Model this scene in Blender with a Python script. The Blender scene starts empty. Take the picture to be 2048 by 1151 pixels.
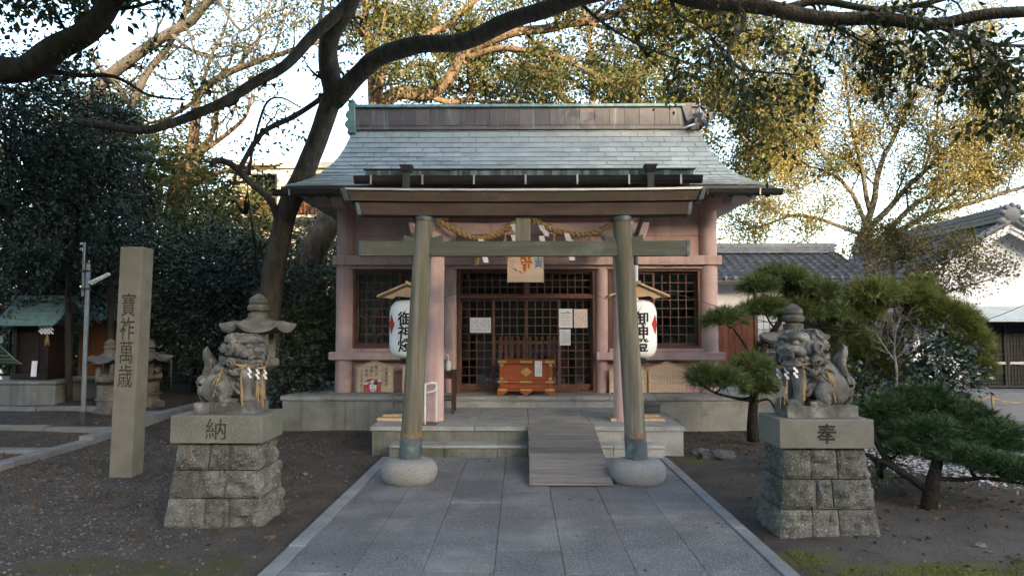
import bpy, bmesh, math, random
import numpy as np
from mathutils import Vector, Matrix, Euler, noise

random.seed(7)
RNG = np.random.default_rng(11)
S = bpy.context.scene
COL = S.collection
R = math.radians

# ------------------------------------------------------------------ camera
FPX, EYE = 1450.0, 1.70
PITCH, YAW = math.atan(77.5 / FPX), math.atan(16 / FPX)
cam_data = bpy.data.cameras.new('camera')
cam_data.sensor_width = 36.0
cam_data.lens = 36.0 * FPX / 2048.0
cam_data.clip_start, cam_data.clip_end = 0.05, 2000
cam = bpy.data.objects.new('camera', cam_data)
COL.objects.link(cam)
cam.location = (0, 0, EYE)
cam.rotation_euler = (math.pi / 2 + PITCH, 0, YAW)
S.camera = cam

# ------------------------------------------------------------------ sky, sun, exposure
SUN_EL, SUN_AZ = 14.0, 150.0          # azimuth clockwise from +Y, where the sun stands
world = bpy.data.worlds.new('World')
S.world = world
world.use_nodes = True
wn = world.node_tree.nodes
sky = wn.new('ShaderNodeTexSky')
sky.sky_type = 'NISHITA'
sky.sun_disc = False
sky.sun_elevation = R(SUN_EL)
sky.sun_rotation = R(SUN_AZ)
sky.air_density, sky.dust_density, sky.ozone_density = 1.1, 1.9, 1.0
wn['Background'].inputs['Strength'].default_value = 0.15
world.node_tree.links.new(sky.outputs[0], wn['Background'].inputs['Color'])
sun_data = bpy.data.lights.new('sun', 'SUN')
sun_data.energy = 3.0
sun_data.angle = R(0.55)
sun_data.color = (1.0, 0.79, 0.52)
sun = bpy.data.objects.new('sun', sun_data)
COL.objects.link(sun)
sd = Vector((math.sin(R(SUN_AZ)) * math.cos(R(SUN_EL)), math.cos(R(SUN_AZ)) * math.cos(R(SUN_EL)), math.sin(R(SUN_EL))))
sun.rotation_euler = sd.to_track_quat('Z', 'Y').to_euler()
S.view_settings.view_transform = 'Standard'
S.view_settings.look = 'None'
S.view_settings.gamma = 1.0
S.view_settings.use_curve_mapping = False
S.view_settings.exposure = 2.55
S.render.engine = 'CYCLES'
S.cycles.max_bounces = 6
S.cycles.transparent_max_bounces = 12
S.cycles.use_denoising = True

# ------------------------------------------------------------------ measuring: a point seen at a photo pixel, at distance d in front
CM = Euler((math.pi / 2 + PITCH, 0, YAW)).to_matrix()
def at(px, py, d):
    v = CM @ Vector(((px - 1024) / FPX, (575.5 - py) / FPX, -1.0))
    v *= d / v.y
    return Vector((v.x, d, EYE + v.z))
def ax(px, d): return at(px, 653, d).x
def az(py, d): return at(1040, py, d).z

# ------------------------------------------------------------------ materials
MATS = {}
def _mix(nt, fac, a, b, mode='MIX'):
    n = nt.nodes.new('ShaderNodeMix'); n.data_type = 'RGBA'; n.blend_type = mode
    for k, v in ((0, fac), (6, a), (7, b)):
        if isinstance(v, bpy.types.NodeSocket): nt.links.new(v, n.inputs[k])
        else: n.inputs[k].default_value = v if k == 0 else ((*v, 1) if len(v) == 3 else v)
    return n.outputs[2]
def _noise(nt, vec, scale, detail=3, rough=.55):
    n = nt.nodes.new('ShaderNodeTexNoise'); n.inputs['Scale'].default_value = scale
    n.inputs['Detail'].default_value = detail; n.inputs['Roughness'].default_value = rough
    nt.links.new(vec, n.inputs['Vector']); return n.outputs['Fac']
def _ramp(nt, fac, p0, p1, inv=False):
    n = nt.nodes.new('ShaderNodeMapRange'); n.inputs[1].default_value = p0; n.inputs[2].default_value = p1
    n.inputs[3].default_value = 1.0 if inv else 0.0; n.inputs[4].default_value = 0.0 if inv else 1.0
    nt.links.new(fac, n.inputs[0]); return n.outputs[0]
def _math(nt, op, a, b):
    n = nt.nodes.new('ShaderNodeMath'); n.operation = op
    for k, v in ((0, a), (1, b)):
        if isinstance(v, bpy.types.NodeSocket): nt.links.new(v, n.inputs[k])
        else: n.inputs[k].default_value = v
    return n.outputs[0]
def _scaled(nt, vec, s):
    n = nt.nodes.new('ShaderNodeVectorMath'); n.operation = 'MULTIPLY'
    nt.links.new(vec, n.inputs[0]); n.inputs[1].default_value = s; return n.outputs[0]

def mat(name, base, var=.25, scale=3.0, rough=.8, bump=.15, bscale=60, spec=.3, metal=0.0,
        fleck=None, streak=None, spots=None, objrand=0.0, grain=None, isl=None, trans=None, patches=None, coat=0, bdist=.01):
    m = bpy.data.materials.new(name); m.use_nodes = True
    nt = m.node_tree; bs = nt.nodes['Principled BSDF']
    pos = nt.nodes.new('ShaderNodeNewGeometry').outputs['Position']
    b = Vector(base)
    if var:
        n = _noise(nt, pos if not grain else _scaled(nt, pos, grain), scale, 4)
        c = _mix(nt, _ramp(nt, n, .3, .7), tuple(b * (1 - var)), tuple(b * (1 + var)))
    else:
        rgb = nt.nodes.new('ShaderNodeRGB'); rgb.outputs[0].default_value = (*base, 1); c = rgb.outputs[0]
    if isl:      # per leaf / pebble colour: list of colours
        g = nt.nodes.new('ShaderNodeNewGeometry'); rp = nt.nodes.new('ShaderNodeValToRGB')
        el = rp.color_ramp.elements
        for k, cc in enumerate(isl):
            p = k / max(1, len(isl) - 1)
            e = el[k] if k < 2 else el.new(p)
            e.position = p; e.color = (*cc, 1)
        nt.links.new(g.outputs['Random Per Island'], rp.inputs[0])
        c = _mix(nt, 1.0 if not var else .75, c, rp.outputs[0])
    for sp in (spots or []):        # (colour, scale, lo, hi, amount[, vector scale])
        v = pos if len(sp) < 6 else _scaled(nt, pos, sp[5])
        f = _math(nt, 'MULTIPLY', _ramp(nt, _noise(nt, v, sp[1], 5, .6), sp[2], sp[3]), sp[4])
        c = _mix(nt, f, c, sp[0])
    if streak:                      # (colour, scale, lo, hi, amount): long in z
        f = _math(nt, 'MULTIPLY', _ramp(nt, _noise(nt, _scaled(nt, pos, (1, 1, .06)), streak[1], 4), streak[2], streak[3]), streak[4])
        c = _mix(nt, f, c, streak[0])
    for fl in (fleck or []):        # (colour, scale, lo, hi, amount)
        f = _math(nt, 'MULTIPLY', _ramp(nt, _noise(nt, pos, fl[1], 1), fl[2], fl[3]), fl[4])
        c = _mix(nt, f, c, fl[0])
    for pc in (patches or []):      # (colour, [(x, y, rx, ry)], noise scale, amount): moss or soil that lies at a place
        tot = None
        for (x, y, rx, ry) in pc[1]:
            sub = nt.nodes.new('ShaderNodeVectorMath'); sub.operation = 'SUBTRACT'
            nt.links.new(pos, sub.inputs[0]); sub.inputs[1].default_value = (x, y, 0)
            ln = nt.nodes.new('ShaderNodeVectorMath'); ln.operation = 'LENGTH'
            nt.links.new(_scaled(nt, sub.outputs[0], (1 / rx, 1 / ry, 0)), ln.inputs[0])
            f = _ramp(nt, ln.outputs['Value'], 0.0, 1.0, True)
            tot = f if tot is None else _math(nt, 'MAXIMUM', tot, f)
        nz = _noise(nt, pos, pc[2], 6, .65)
        f = _ramp(nt, _math(nt, 'ADD', tot, _math(nt, 'MULTIPLY', _math(nt, 'SUBTRACT', nz, .5), 2.2)), .25, .65)
        c = _mix(nt, _math(nt, 'MULTIPLY', f, pc[3]), c, pc[0])
    if objrand:
        oi = nt.nodes.new('ShaderNodeObjectInfo')
        f = _math(nt, 'ADD', 1 - objrand / 2, _math(nt, 'MULTIPLY', oi.outputs['Random'], objrand))
        cm = nt.nodes.new('ShaderNodeVectorMath'); cm.operation = 'SCALE'
        nt.links.new(c, cm.inputs[0]); nt.links.new(f, cm.inputs['Scale']); c = cm.outputs[0]
    nt.links.new(c, bs.inputs['Base Color'])
    bs.inputs['Roughness'].default_value = rough
    bs.inputs['Specular IOR Level'].default_value = spec
    bs.inputs['Metallic'].default_value = metal
    if coat: bs.inputs['Coat Weight'].default_value = coat; bs.inputs['Coat Roughness'].default_value = .12
    if bump:
        bn = nt.nodes.new('ShaderNodeBump'); bn.inputs['Strength'].default_value = bump; bn.inputs['Distance'].default_value = bdist
        nt.links.new(_noise(nt, pos if not grain else _scaled(nt, pos, grain), bscale, 5, .6), bn.inputs['Height'])
        nt.links.new(bn.outputs[0], bs.inputs['Normal'])
    if trans:
        tr = nt.nodes.new('ShaderNodeBsdfTranslucent'); nt.links.new(_mix(nt, 1.0, c, (1.0, .95, .55), 'MULTIPLY'), tr.inputs[0])
        ms = nt.nodes.new('ShaderNodeMixShader'); ms.inputs[0].default_value = trans
        nt.links.new(bs.outputs[0], ms.inputs[1]); nt.links.new(tr.outputs[0], ms.inputs[2])
        nt.links.new(ms.outputs[0], nt.nodes['Material Output'].inputs['Surface'])
    MATS[name] = m
    return m

def glass_mat(name, tint=(.75, .8, .8), rough=.02):
    m = bpy.data.materials.new(name); m.use_nodes = True; nt = m.node_tree
    nt.nodes.remove(nt.nodes['Principled BSDF'])
    fr = nt.nodes.new('ShaderNodeFresnel'); fr.inputs['IOR'].default_value = 1.6
    t = nt.nodes.new('ShaderNodeBsdfTransparent'); t.inputs[0].default_value = (*tint, 1)
    g = nt.nodes.new('ShaderNodeBsdfGlossy'); g.inputs['Roughness'].default_value = rough
    ms = nt.nodes.new('ShaderNodeMixShader')
    nt.links.new(fr.outputs[0], ms.inputs[0]); nt.links.new(t.outputs[0], ms.inputs[1]); nt.links.new(g.outputs[0], ms.inputs[2])
    nt.links.new(ms.outputs[0], nt.nodes['Material Output'].inputs['Surface'])
    MATS[name] = m

G1, G2 = (.02, .02, .02), (.62, .62, .62)
mat('path_granite', (.099, .098, .102), .25, 2.2, .62, .25, 180, .45, fleck=[((.2, .2, .2), 24, .56, .70, .3), ((.42, .42, .43), 95, .60, .68, .85), ((.03, .03, .035), 120, .64, .7, .6)],
    spots=[((.23, .225, .215), 1.3, .50, .68, .6), ((.055, .055, .055), .9, .52, .70, .6), ((.07, .08, .05), 5, .62, .75, .45)], objrand=.26)
mat('kerb_granite', (.165, .168, .175), .25, 3, .65, .2, 150, .4, fleck=[((.5, .5, .5), 120, .62, .7, .6), ((.05, .05, .05), 130, .63, .7, .6)], objrand=.22,
    spots=[((.1, .1, .09), 4, .55, .75, .6)])
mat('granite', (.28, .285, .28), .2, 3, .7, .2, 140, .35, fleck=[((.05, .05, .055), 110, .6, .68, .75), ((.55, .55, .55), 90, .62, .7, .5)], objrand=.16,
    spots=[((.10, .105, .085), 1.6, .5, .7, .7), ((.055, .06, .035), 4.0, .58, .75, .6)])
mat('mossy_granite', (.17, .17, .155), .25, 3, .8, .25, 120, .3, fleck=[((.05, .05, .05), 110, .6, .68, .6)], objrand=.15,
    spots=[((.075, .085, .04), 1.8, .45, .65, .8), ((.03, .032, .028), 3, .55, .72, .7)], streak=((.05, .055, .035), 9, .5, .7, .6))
mat('pillar_stone', (.165, .155, .13), .18, 4, .85, .4, 130, .25, fleck=[((.09, .085, .07), 130, .58, .68, .6)],
    spots=[((.13, .13, .085), 1.2, .5, .75, .6)], streak=((.10, .09, .06), 12, .55, .75, .5))
mat('rough_stone', (.108, .105, .096), .4, 9, .9, .9, 55, .2, fleck=[((.42, .41, .38), 70, .62, .7, .5), ((.035, .035, .03), 60, .6, .7, .7)], objrand=.35,
    spots=[((.05, .052, .036), 2.5, .5, .68, .75)], bdist=.02)
mat('slab_stone', (.135, .13, .115), .2, 4, .85, .35, 150, .25, fleck=[((.06, .06, .055), 130, .58, .68, .6), ((.4, .4, .38), 110, .63, .7, .4)],
    spots=[((.12, .125, .08), 1.4, .5, .72, .7)])
mat('statue_stone', (.13, .128, .118), .35, 7, .88, .6, 90, .25, spots=[((.045, .045, .038), 4.5, .48, .64, .8), ((.29, .285, .25), 7, .57, .68, .65)], streak=((.035, .035, .03), 14, .56, .68, .6),
    fleck=[((.04, .04, .035), 120, .6, .7, .5)])
mat('lantern_stone', (.155, .143, .128), .3, 6, .9, .6, 80, .2, spots=[((.05, .052, .045), 2.5, .46, .64, .8), ((.32, .30, .27), 7, .6, .74, .5)],
    fleck=[((.04, .04, .035), 110, .6, .7, .5)])
mat('base_stone', (.22, .216, .21), .12, 5, .75, .2, 150, .3, fleck=[((.06, .06, .065), 130, .56, .66, .8)], spots=[((.2, .2, .16), 2, .55, .75, .6)])
mat('pink_plaster', (.51, .365, .345), .16, 2.6, .85, .5, 120, .2, spots=[((.28, .19, .185), 1.4, .55, .8, .5)], streak=((.27, .19, .18), 9, .54, .74, .55))
mat('pink_shadow_gap', (.1, .06, .06), .1, 3, .9, .1)
mat('brown_wood', (.125, .058, .040), .35, 6, .5, .25, 90, .4, grain=(6, 6, .6), objrand=.25)
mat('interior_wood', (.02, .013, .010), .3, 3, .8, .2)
mat('red_brown_boards', (.13, .045, .025), .4, 5, .65, .3, 70, .3, grain=(7, 7, .5), objrand=.3, spots=[((.03, .014, .01), 6, .58, .7, .7, (6, 6, .5))])
mat('verdigris', (.355, .37, .335), .16, 2.5, .6, .12, 60, .4, objrand=.28, streak=((.37, .40, .385), 7, .5, .7, .6),
    spots=[((.28, .295, .27), .7, .45, .7, .7), ((.27, .25, .22), 1.1, .6, .8, .4)])
mat('ridge_copper', (.12, .105, .103), .2, 4, .55, .15, 50, .45, objrand=.3, streak=((.2, .26, .27), 9, .57, .7, .75))
mat('awning_metal', (.42, .45, .44), .12, 3, .6, .1, 40, .4)
mat('patina_green', (.17, .27, .245), .25, 5, .65, .15, 50, .4, streak=((.08, .09, .085), 8, .5, .7, .6))
mat('eave_copper', (.08, .11, .115), .35, 5, .65, .15, 50, .4, streak=((.22, .32, .35), 10, .5, .62, .9), spots=[((.045, .03, .022), 7, .52, .65, .8)])
mat('gutter_metal', (.035, .036, .037), .3, 5, .45, .1, 50, .5, spots=[((.1, .1, .1), 5, .6, .75, .5)])
mat('pale_metal', (.5, .5, .5), .15, 6, .4, .1, 60, .5, metal=.6)
mat('pole_metal', (.2, .23, .26), .15, 6, .45, .08, 60, .5, metal=.5)
mat('torii_wood', (.115, .102, .076), .3, 4, .7, .35, 60, .35, grain=(5, 5, .35), streak=((.19, .178, .145), 10, .52, .68, .8),
    spots=[((.088, .09, .05), 3.2, .48, .64, .75, (3, 3, .25)), ((.06, .055, .045), 4, .58, .72, .6, (4, 4, .3)), ((.235, .22, .185), 6, .57, .67, .7, (3, 3, .12)), ((.03, .028, .022), 9, .63, .68, .85, (5, 5, .10))])
mat('beam_wood', (.075, .05, .037), .3, 4, .75, .2, 60, .3, grain=(.4, 5, 5), spots=[((.065, .065, .036), 2.6, .48, .62, .85), ((.17, .155, .10), 7, .60, .72, .5), ((.04, .035, .03), 5, .56, .7, .7)])
mat('lintel_wood', (.065, .041, .032), .3, 4, .75, .2, 60, .3, grain=(.4, 5, 5), spots=[((.07, .066, .04), 1.6, .54, .68, .8), ((.04, .028, .022), 5, .56, .7, .7)])
mat('nuki_wood', (.08, .085, .07), .25, 4, .75, .2, 60, .3, grain=(.4, 5, 5), spots=[((.07, .076, .045), 1.7, .48, .64, .75), ((.16, .16, .15), 3, .55, .7, .6)])
mat('dark_copper', (.055, .075, .085), .3, 6, .5, .15, 60, .5, spots=[((.13, .19, .2), 7, .52, .66, .7), ((.17, .085, .04), 12, .62, .7, .6)])
mat('rust_band', (.2, .1, .05), .3, 20, .8, .2, 60, .2, spots=[((.1, .15, .15), 14, .5, .6, .7)])
mat('ramp_wood', (.165, .15, .14), .25, 5, .85, .35, 80, .2, grain=(.5, 8, 8), objrand=.55, spots=[((.07, .06, .055), 3, .52, .7, .6, (.5, 6, 6))])
mat('offer_wood', (.30, .072, .018), .22, 5, .3, .12, 70, .5, grain=(.6, 6, 6), coat=.35)
mat('picket_wood', (.62, .24, .075), .2, 5, .4, .12, 70, .4, grain=(6, 6, .5), objrand=.2)
mat('gold', (.62, .42, .16), .15, 20, .35, .15, 90, .5, metal=.85)
mat('new_wood', (.52, .37, .22), .15, 5, .6, .15, 70, .3, grain=(4, 4, .7))
mat('ema_wood', (.55, .42, .31), .12, 5, .7, .12, 70, .3, grain=(.8, 5, 5))
mat('paper', (.68, .69, .72), .04, 9, .8, .1, 40, .2)
mat('paper_pink', (.68, .55, .50), .04, 9, .8, .1, 40, .2)
mat('lantern_paper', (.80, .80, .80), .05, 8, .7, .08, 60, .3)
mat('ink', (.012, .012, .012), 0, 1, .6, 0)
mat('ink_faded', (.09, .075, .06), 0, 1, .7, 0)
mat('carved_soft', (.045, .042, .034), .3, 30, .95, .3, 80, .1)
mat('carved_dark', (.035, .032, .027), .3, 30, .95, .3, 80, .1)
mat('red_paint', (.45, .03, .03), .1, 9, .6, 0)
mat('paint_red_soft', (.50, .07, .07), .2, 14, .7, 0)
mat('paint_blue', (.05, .16, .30), .2, 30, .7, 0)
mat('paint_lightblue', (.5, .66, .70), .15, 30, .7, 0)
mat('paint_orange', (.42, .13, .02), .5, 40, .7, 0)
mat('paint_green', (.10, .26, .06), .2, 30, .7, 0)
mat('paint_white', (.75, .76, .76), .04, 30, .7, 0)
mat('paint_pink', (.7, .35, .35), .04, 30, .7, 0)
mat('straw', (.34, .22, .10), .35, 40, .85, .4, 120, .2)
mat('old_table', (.055, .03, .02), .3, 8, .6, .2, 60, .3)
mat('plastic_clear', (.62, .66, .68), .05, 9, .25, 0, spec=.5)
mat('white_pipe', (.62, .63, .64), .08, 9, .35, .05, 40, .5)
mat('white_plaster', (.84, .84, .85), .04, 1.5, .9, .15, 120, .2, spots=[((.5, .51, .52), .8, .58, .8, .35)], streak=((.45, .46, .46), 5, .62, .8, .3))
mat('grey_plaster', (.17, .17, .175), .12, 1.8, .9, .2, 100, .2)
mat('concrete', (.20, .205, .2), .2, 2.2, .9, .3, 90, .2, spots=[((.09, .1, .08), 1.4, .48, .68, .7)], streak=((.08, .085, .07), 6, .52, .7, .6))
mat('roof_tile', (.072, .078, .088), .25, 6, .42, .1, 60, .55, objrand=.5, spots=[((.17, .17, .17), 5, .56, .7, .5)])
mat('ridge_tile', (.17, .175, .185), .25, 7, .55, .15, 60, .45, objrand=.3, spots=[((.06, .06, .065), 6, .55, .7, .6)])
mat('dark_lattice', (.012, .012, .013), .2, 6, .5, .1, 60, .4)
mat('beige_wall', (.62, .52, .40), .06, 2, .9, .1, 60, .2)
mat('balcony_wood', (.24, .085, .03), .2, 6, .6, .1, 60, .3, grain=(1, 1, 6))
mat('soil', (.068, .058, .05), .3, 2.2, .95, .8, 45, .15, bdist=.025, fleck=[((.17, .155, .14), 75, .63, .72, .6), ((.02, .017, .014), 50, .6, .7, .7)],
    spots=[((.10, .087, .076), .8, .5, .68, .7), ((.036, .03, .026), 3.2, .52, .7, .6)],
    patches=[((.085, .085, .022), [(2.2, 4.9, .6, .6), (2.9, 5.25, .95, .34), (2.15, 5.55, .35, .35), (3.4, 4.8, .8, .3), (2.3, 9.6, .5, .4)], 3.2, .85), ((.06, .058, .02), [(-2.35, 5.0, 1.0, .75), (-3.3, 5.35, .7, .32), (-1.95, 4.35, .6, 1.1)], 3.2, .8)])
mat('gravel', (.07, .068, .066), .3, 3, .85, .2, 60, .25, isl=[(.013, .013, .013), (.034, .033, .033), (.05, .048, .047), (.07, .063, .058), (.03, .034, .038), (.21, .205, .20)])
mat('white_gravel', (.45, .45, .46), .2, 3, .85, .2, 60, .25, isl=[(.16, .16, .165), (.35, .35, .36), (.5, .5, .51), (.62, .62, .62), (.28, .28, .29)])
mat('litter', (.1, .06, .03), .2, 9, .85, 0, isl=[(.03, .018, .011), (.07, .042, .024), (.10, .065, .04), (.05, .026, .016), (.17, .14, .10)])
mat('shade_hill_cover', (.035, .045, .025), .5, .15, .95, .5, 2, .1)
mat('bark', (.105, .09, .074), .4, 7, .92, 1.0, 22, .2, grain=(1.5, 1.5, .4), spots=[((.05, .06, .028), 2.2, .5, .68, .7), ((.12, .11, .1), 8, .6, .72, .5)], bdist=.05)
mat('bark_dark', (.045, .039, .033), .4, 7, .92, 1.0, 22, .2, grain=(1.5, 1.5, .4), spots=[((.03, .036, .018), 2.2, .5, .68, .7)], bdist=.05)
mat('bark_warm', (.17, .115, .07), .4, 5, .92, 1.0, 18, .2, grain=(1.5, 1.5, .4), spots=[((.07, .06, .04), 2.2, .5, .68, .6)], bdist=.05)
mat('bark_grey', (.19, .165, .145), .3, 5, .92, .8, 18, .2, grain=(1.5, 1.5, .4), spots=[((.08, .07, .055), 2, .5, .68, .7)], bdist=.05)
mat('pine_bark', (.022, .018, .015), .4, 12, .95, 1.0, 25, .15, bdist=.04)
mat('leaf_camphor', (.06, .075, .025), 0, 1, .55, 0, spec=.35, isl=[(.03, .048, .014), (.06, .078, .02), (.11, .11, .028), (.16, .13, .035), (.07, .08, .03)], trans=.35)
mat('leaf_gold', (.16, .13, .04), 0, 1, .6, 0, spec=.25, isl=[(.11, .115, .035), (.22, .18, .055), (.30, .23, .075), (.17, .16, .05), (.36, .28, .10), (.13, .105, .04)], trans=.35)
mat('leaf_near', (.03, .05, .015), 0, 1, .45, 0, spec=.4, isl=[(.018, .032, .009), (.03, .048, .012), (.05, .06, .016), (.02, .036, .014)], trans=.3)
mat('leaf_olive', (.03, .045, .02), 0, 1, .42, 0, spec=.4, isl=[(.03, .05, .022), (.052, .076, .03), (.08, .10, .038), (.04, .062, .03), (.11, .115, .045)], trans=.15)
mat('leaf_evergreen', (.02, .035, .02), 0, 1, .38, 0, spec=.42, isl=[(.018, .034, .024), (.034, .054, .04), (.052, .074, .052), (.026, .044, .036)], trans=.08)
mat('leaf_bush', (.08, .1, .03), 0, 1, .5, 0, spec=.3, isl=[(.06, .075, .02), (.13, .125, .03), (.20, .155, .04), (.09, .10, .03), (.24, .13, .045)], trans=.3)
mat('leaf_bamboo', (.14, .15, .05), 0, 1, .55, 0, spec=.3, isl=[(.07, .09, .025), (.16, .16, .05), (.2, .17, .06)], trans=.35)
mat('needle_green', (.06, .1, .025), 0, 1, .5, 0, spec=.3, isl=[(.05, .09, .026), (.095, .14, .045), (.14, .18, .06), (.07, .11, .036), (.18, .14, .06)], trans=.15)
mat('needle_dark', (.02, .04, .02), 0, 1, .5, 0, spec=.3, isl=[(.018, .042, .016), (.034, .066, .024), (.05, .085, .03)], trans=.1)
mat('needle_olive', (.09, .11, .03), 0, 1, .5, 0, spec=.3, isl=[(.08, .12, .03), (.14, .175, .044), (.20, .22, .056), (.10, .13, .036), (.24, .20, .065)], trans=.15)
mat('palm_leaf', (.05, .07, .03), 0, 1, .45, 0, spec=.4, isl=[(.03, .045, .02), (.05, .068, .028), (.07, .08, .03)], trans=.15)
mat('palm_dead', (.10, .075, .05), 0, 1, .8, 0, spec=.2, isl=[(.05, .036, .024), (.09, .065, .045), (.14, .11, .075)], trans=.15)
mat('twig_grey', (.20, .175, .17), .2, 9, .9, 0)
mat('orange_timber', (.16, .06, .02), .3, 4, .6, .1, 60, .3, grain=(4, 4, .5))
mat('wire', (.015, .015, .016), 0, 1, .6, 0)
mat('shoji', (.62, .64, .67), .03, 5, .8, 0)
mat('lamp_cover', (.55, .57, .58), .05, 5, .4, 0)
glass_mat('glass', (.88, .9, .9))
glass_mat('glass_dark', (.35, .38, .38))

# ------------------------------------------------------------------ mesh helpers (all meshes are made in world coordinates)
class MB:
    def __init__(s): s.v, s.f = [], []
    def add(s, vs, fs):
        o = len(s.v); s.v += [tuple(p) for p in vs]; s.f += [tuple(i + o for i in f) for f in fs]; return s
    def hexa(s, c):     # 8 corners: bottom ring then top ring, both counter-clockwise from above
        return s.add(c, [(3, 2, 1, 0), (4, 5, 6, 7), (0, 1, 5, 4), (1, 2, 6, 5), (2, 3, 7, 6), (3, 0, 4, 7)])
    def box(s, x0, x1, y0, y1, z0, z1):
        return s.hexa([(x0, y0, z0), (x1, y0, z0), (x1, y1, z0), (x0, y1, z0), (x0, y0, z1), (x1, y0, z1), (x1, y1, z1), (x0, y1, z1)])
    def tbox(s, x0, x1, y0, y1, z0, z1, t):      # tapered: top inset by t
        return s.hexa([(x0, y0, z0), (x1, y0, z0), (x1, y1, z0), (x0, y1, z0), (x0 + t, y0 + t, z1), (x1 - t, y0 + t, z1), (x1 - t, y1 - t, z1), (x0 + t, y1 - t, z1)])
    def beam(s, a, b, w, h, up=(0, 0, 1)):       # a bar from a to b, w across, h along up
        a, b = Vector(a), Vector(b); t = (b - a).normalized(); r = t.cross(Vector(up)).normalized(); u = r.cross(t)
        c = []
        for (i, j) in ((-1, -1), (1, -1), (1, 1), (-1, 1)):
            c.append(a + r * (i * w / 2) + u * (j * h / 2))
        for (i, j) in ((-1, -1), (1, -1), (1, 1), (-1, 1)):
            c.append(b + r * (i * w / 2) + u * (j * h / 2))
        return s.add(c, [(0, 1, 2, 3), (7, 6, 5, 4), (1, 0, 4, 5), (2, 1, 5, 6), (3, 2, 6, 7), (0, 3, 7, 4)])
    def tube(s, pts, rad, n=8, cap=True, wob=0.0):
        pts = [Vector(p) for p in pts]
        if not hasattr(rad, '__len__'): rad = [rad] * len(pts)
        o = len(s.v); prev = None
        for i, p in enumerate(pts):
            t = (pts[min(i + 1, len(pts) - 1)] - pts[max(i - 1, 0)])
            t = t.normalized() if t.length > 1e-9 else Vector((0, 0, 1))
            if prev is None:
                r = t.cross(Vector((0, 0, 1)));
                if r.length < .05: r = t.cross(Vector((0, 1, 0)))
            else: r = prev - t * prev.dot(t)
            r.normalize(); prev = r; u = t.cross(r)
            for k in range(n):
                a = 2 * math.pi * k / n; q = rad[i]
                if wob: q *= 1 + wob * noise.noise(p * 2.1 + Vector((math.cos(a), math.sin(a), 0)) * .9)
                s.v.append(tuple(p + r * (math.cos(a) * q) + u * (math.sin(a) * q)))
        for i in range(len(pts) - 1):
            for k in range(n):
                a, b = o + i * n + k, o + i * n + (k + 1) % n
                s.f.append((a, b, b + n, a + n))
        if cap:
            s.f.append(tuple(o + k for k in reversed(range(n))))
            s.f.append(tuple(o + (len(pts) - 1) * n + k for k in range(n)))
        return s
    def lathe(s, prof, c, n=24, sx=1, sy=1):     # prof: (r, z) upwards
        o = len(s.v); c = Vector(c)
        for (r, z) in prof:
            for k in range(n):
                a = 2 * math.pi * k / n
                s.v.append((c.x + r * sx * math.cos(a), c.y + r * sy * math.sin(a), c.z + z))
        for i in range(len(prof) - 1):
            for k in range(n):
                a, b = o + i * n + k, o + i * n + (k + 1) % n
                s.f.append((a, b, b + n, a + n))
        s.f.append(tuple(o + k for k in reversed(range(n)))); s.f.append(tuple(o + (len(prof) - 1) * n + k for k in range(n)))
        return s
    def prism(s, poly, y0, y1):                  # polygon in x, z (counter-clockwise seen from -y), pushed along y
        n = len(poly)
        vs = [(x, y0, z) for x, z in poly] + [(x, y1, z) for x, z in poly]
        fs = [tuple(range(n)), tuple(reversed(range(n, 2 * n)))]
        fs += [((i + 1) % n, i, i + n, (i + 1) % n + n) for i in range(n)]
        return s.add(vs, fs)
    def prism_x(s, poly, x0, x1):                # polygon in y, z pushed along x
        n = len(poly)
        vs = [(x0, y, z) for y, z in poly] + [(x1, y, z) for y, z in poly]
        fs = [tuple(reversed(range(n))), tuple(range(n, 2 * n))]
        fs += [(i, (i + 1) % n, (i + 1) % n + n, i + n) for i in range(n)]
        return s.add(vs, fs)
    def ball(s, c, r, n=10, m=6):
        r = (r, r, r) if not hasattr(r, '__len__') else r
        o = len(s.v)
        for i in range(1, m):
            t = math.pi * i / m
            for k in range(n):
                a = 2 * math.pi * k / n
                s.v.append((c[0] + r[0] * math.sin(t) * math.cos(a), c[1] + r[1] * math.sin(t) * math.sin(a), c[2] + r[2] * math.cos(t)))
        s.v += [(c[0], c[1], c[2] + r[2]), (c[0], c[1], c[2] - r[2])]
        T, B = len(s.v) - 2, len(s.v) - 1
        for k in range(n):
            s.f.append((T, o + k, o + (k + 1) % n)); q = o + (m - 2) * n
            s.f.append((B, q + (k + 1) % n, q + k))
            for i in range(m - 2):
                a, b = o + i * n + k, o + i * n + (k + 1) % n
                s.f.append((a, a + n, b + n, b))
        return s
    def mesh(s, name):
        me = bpy.data.meshes.new(name); me.from_pydata(s.v, [], s.f); me.update(); return me
    def build(s, name, m, parent=None, bev=0, smooth=False, auto=False, **kw):
        return obj(name, s.mesh(name), m, parent, bev, smooth, auto, **kw)

def npmesh(name, V, F):
    me = bpy.data.meshes.new(name); V = np.ascontiguousarray(V, 'f4'); F = np.ascontiguousarray(F, 'i4'); n, k = F.shape
    me.vertices.add(len(V)); me.vertices.foreach_set('co', V.ravel())
    me.loops.add(n * k); me.loops.foreach_set('vertex_index', F.ravel())
    me.polygons.add(n); me.polygons.foreach_set('loop_start', np.arange(0, n * k, k, dtype='i4'))
    me.update(calc_edges=True); return me

def tag(o, label=None, cat=None, group=None, kind=None):
    if label: o['label'] = label
    if cat: o['category'] = cat
    if group: o['group'] = group
    if kind: o['kind'] = kind
    return o

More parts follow.
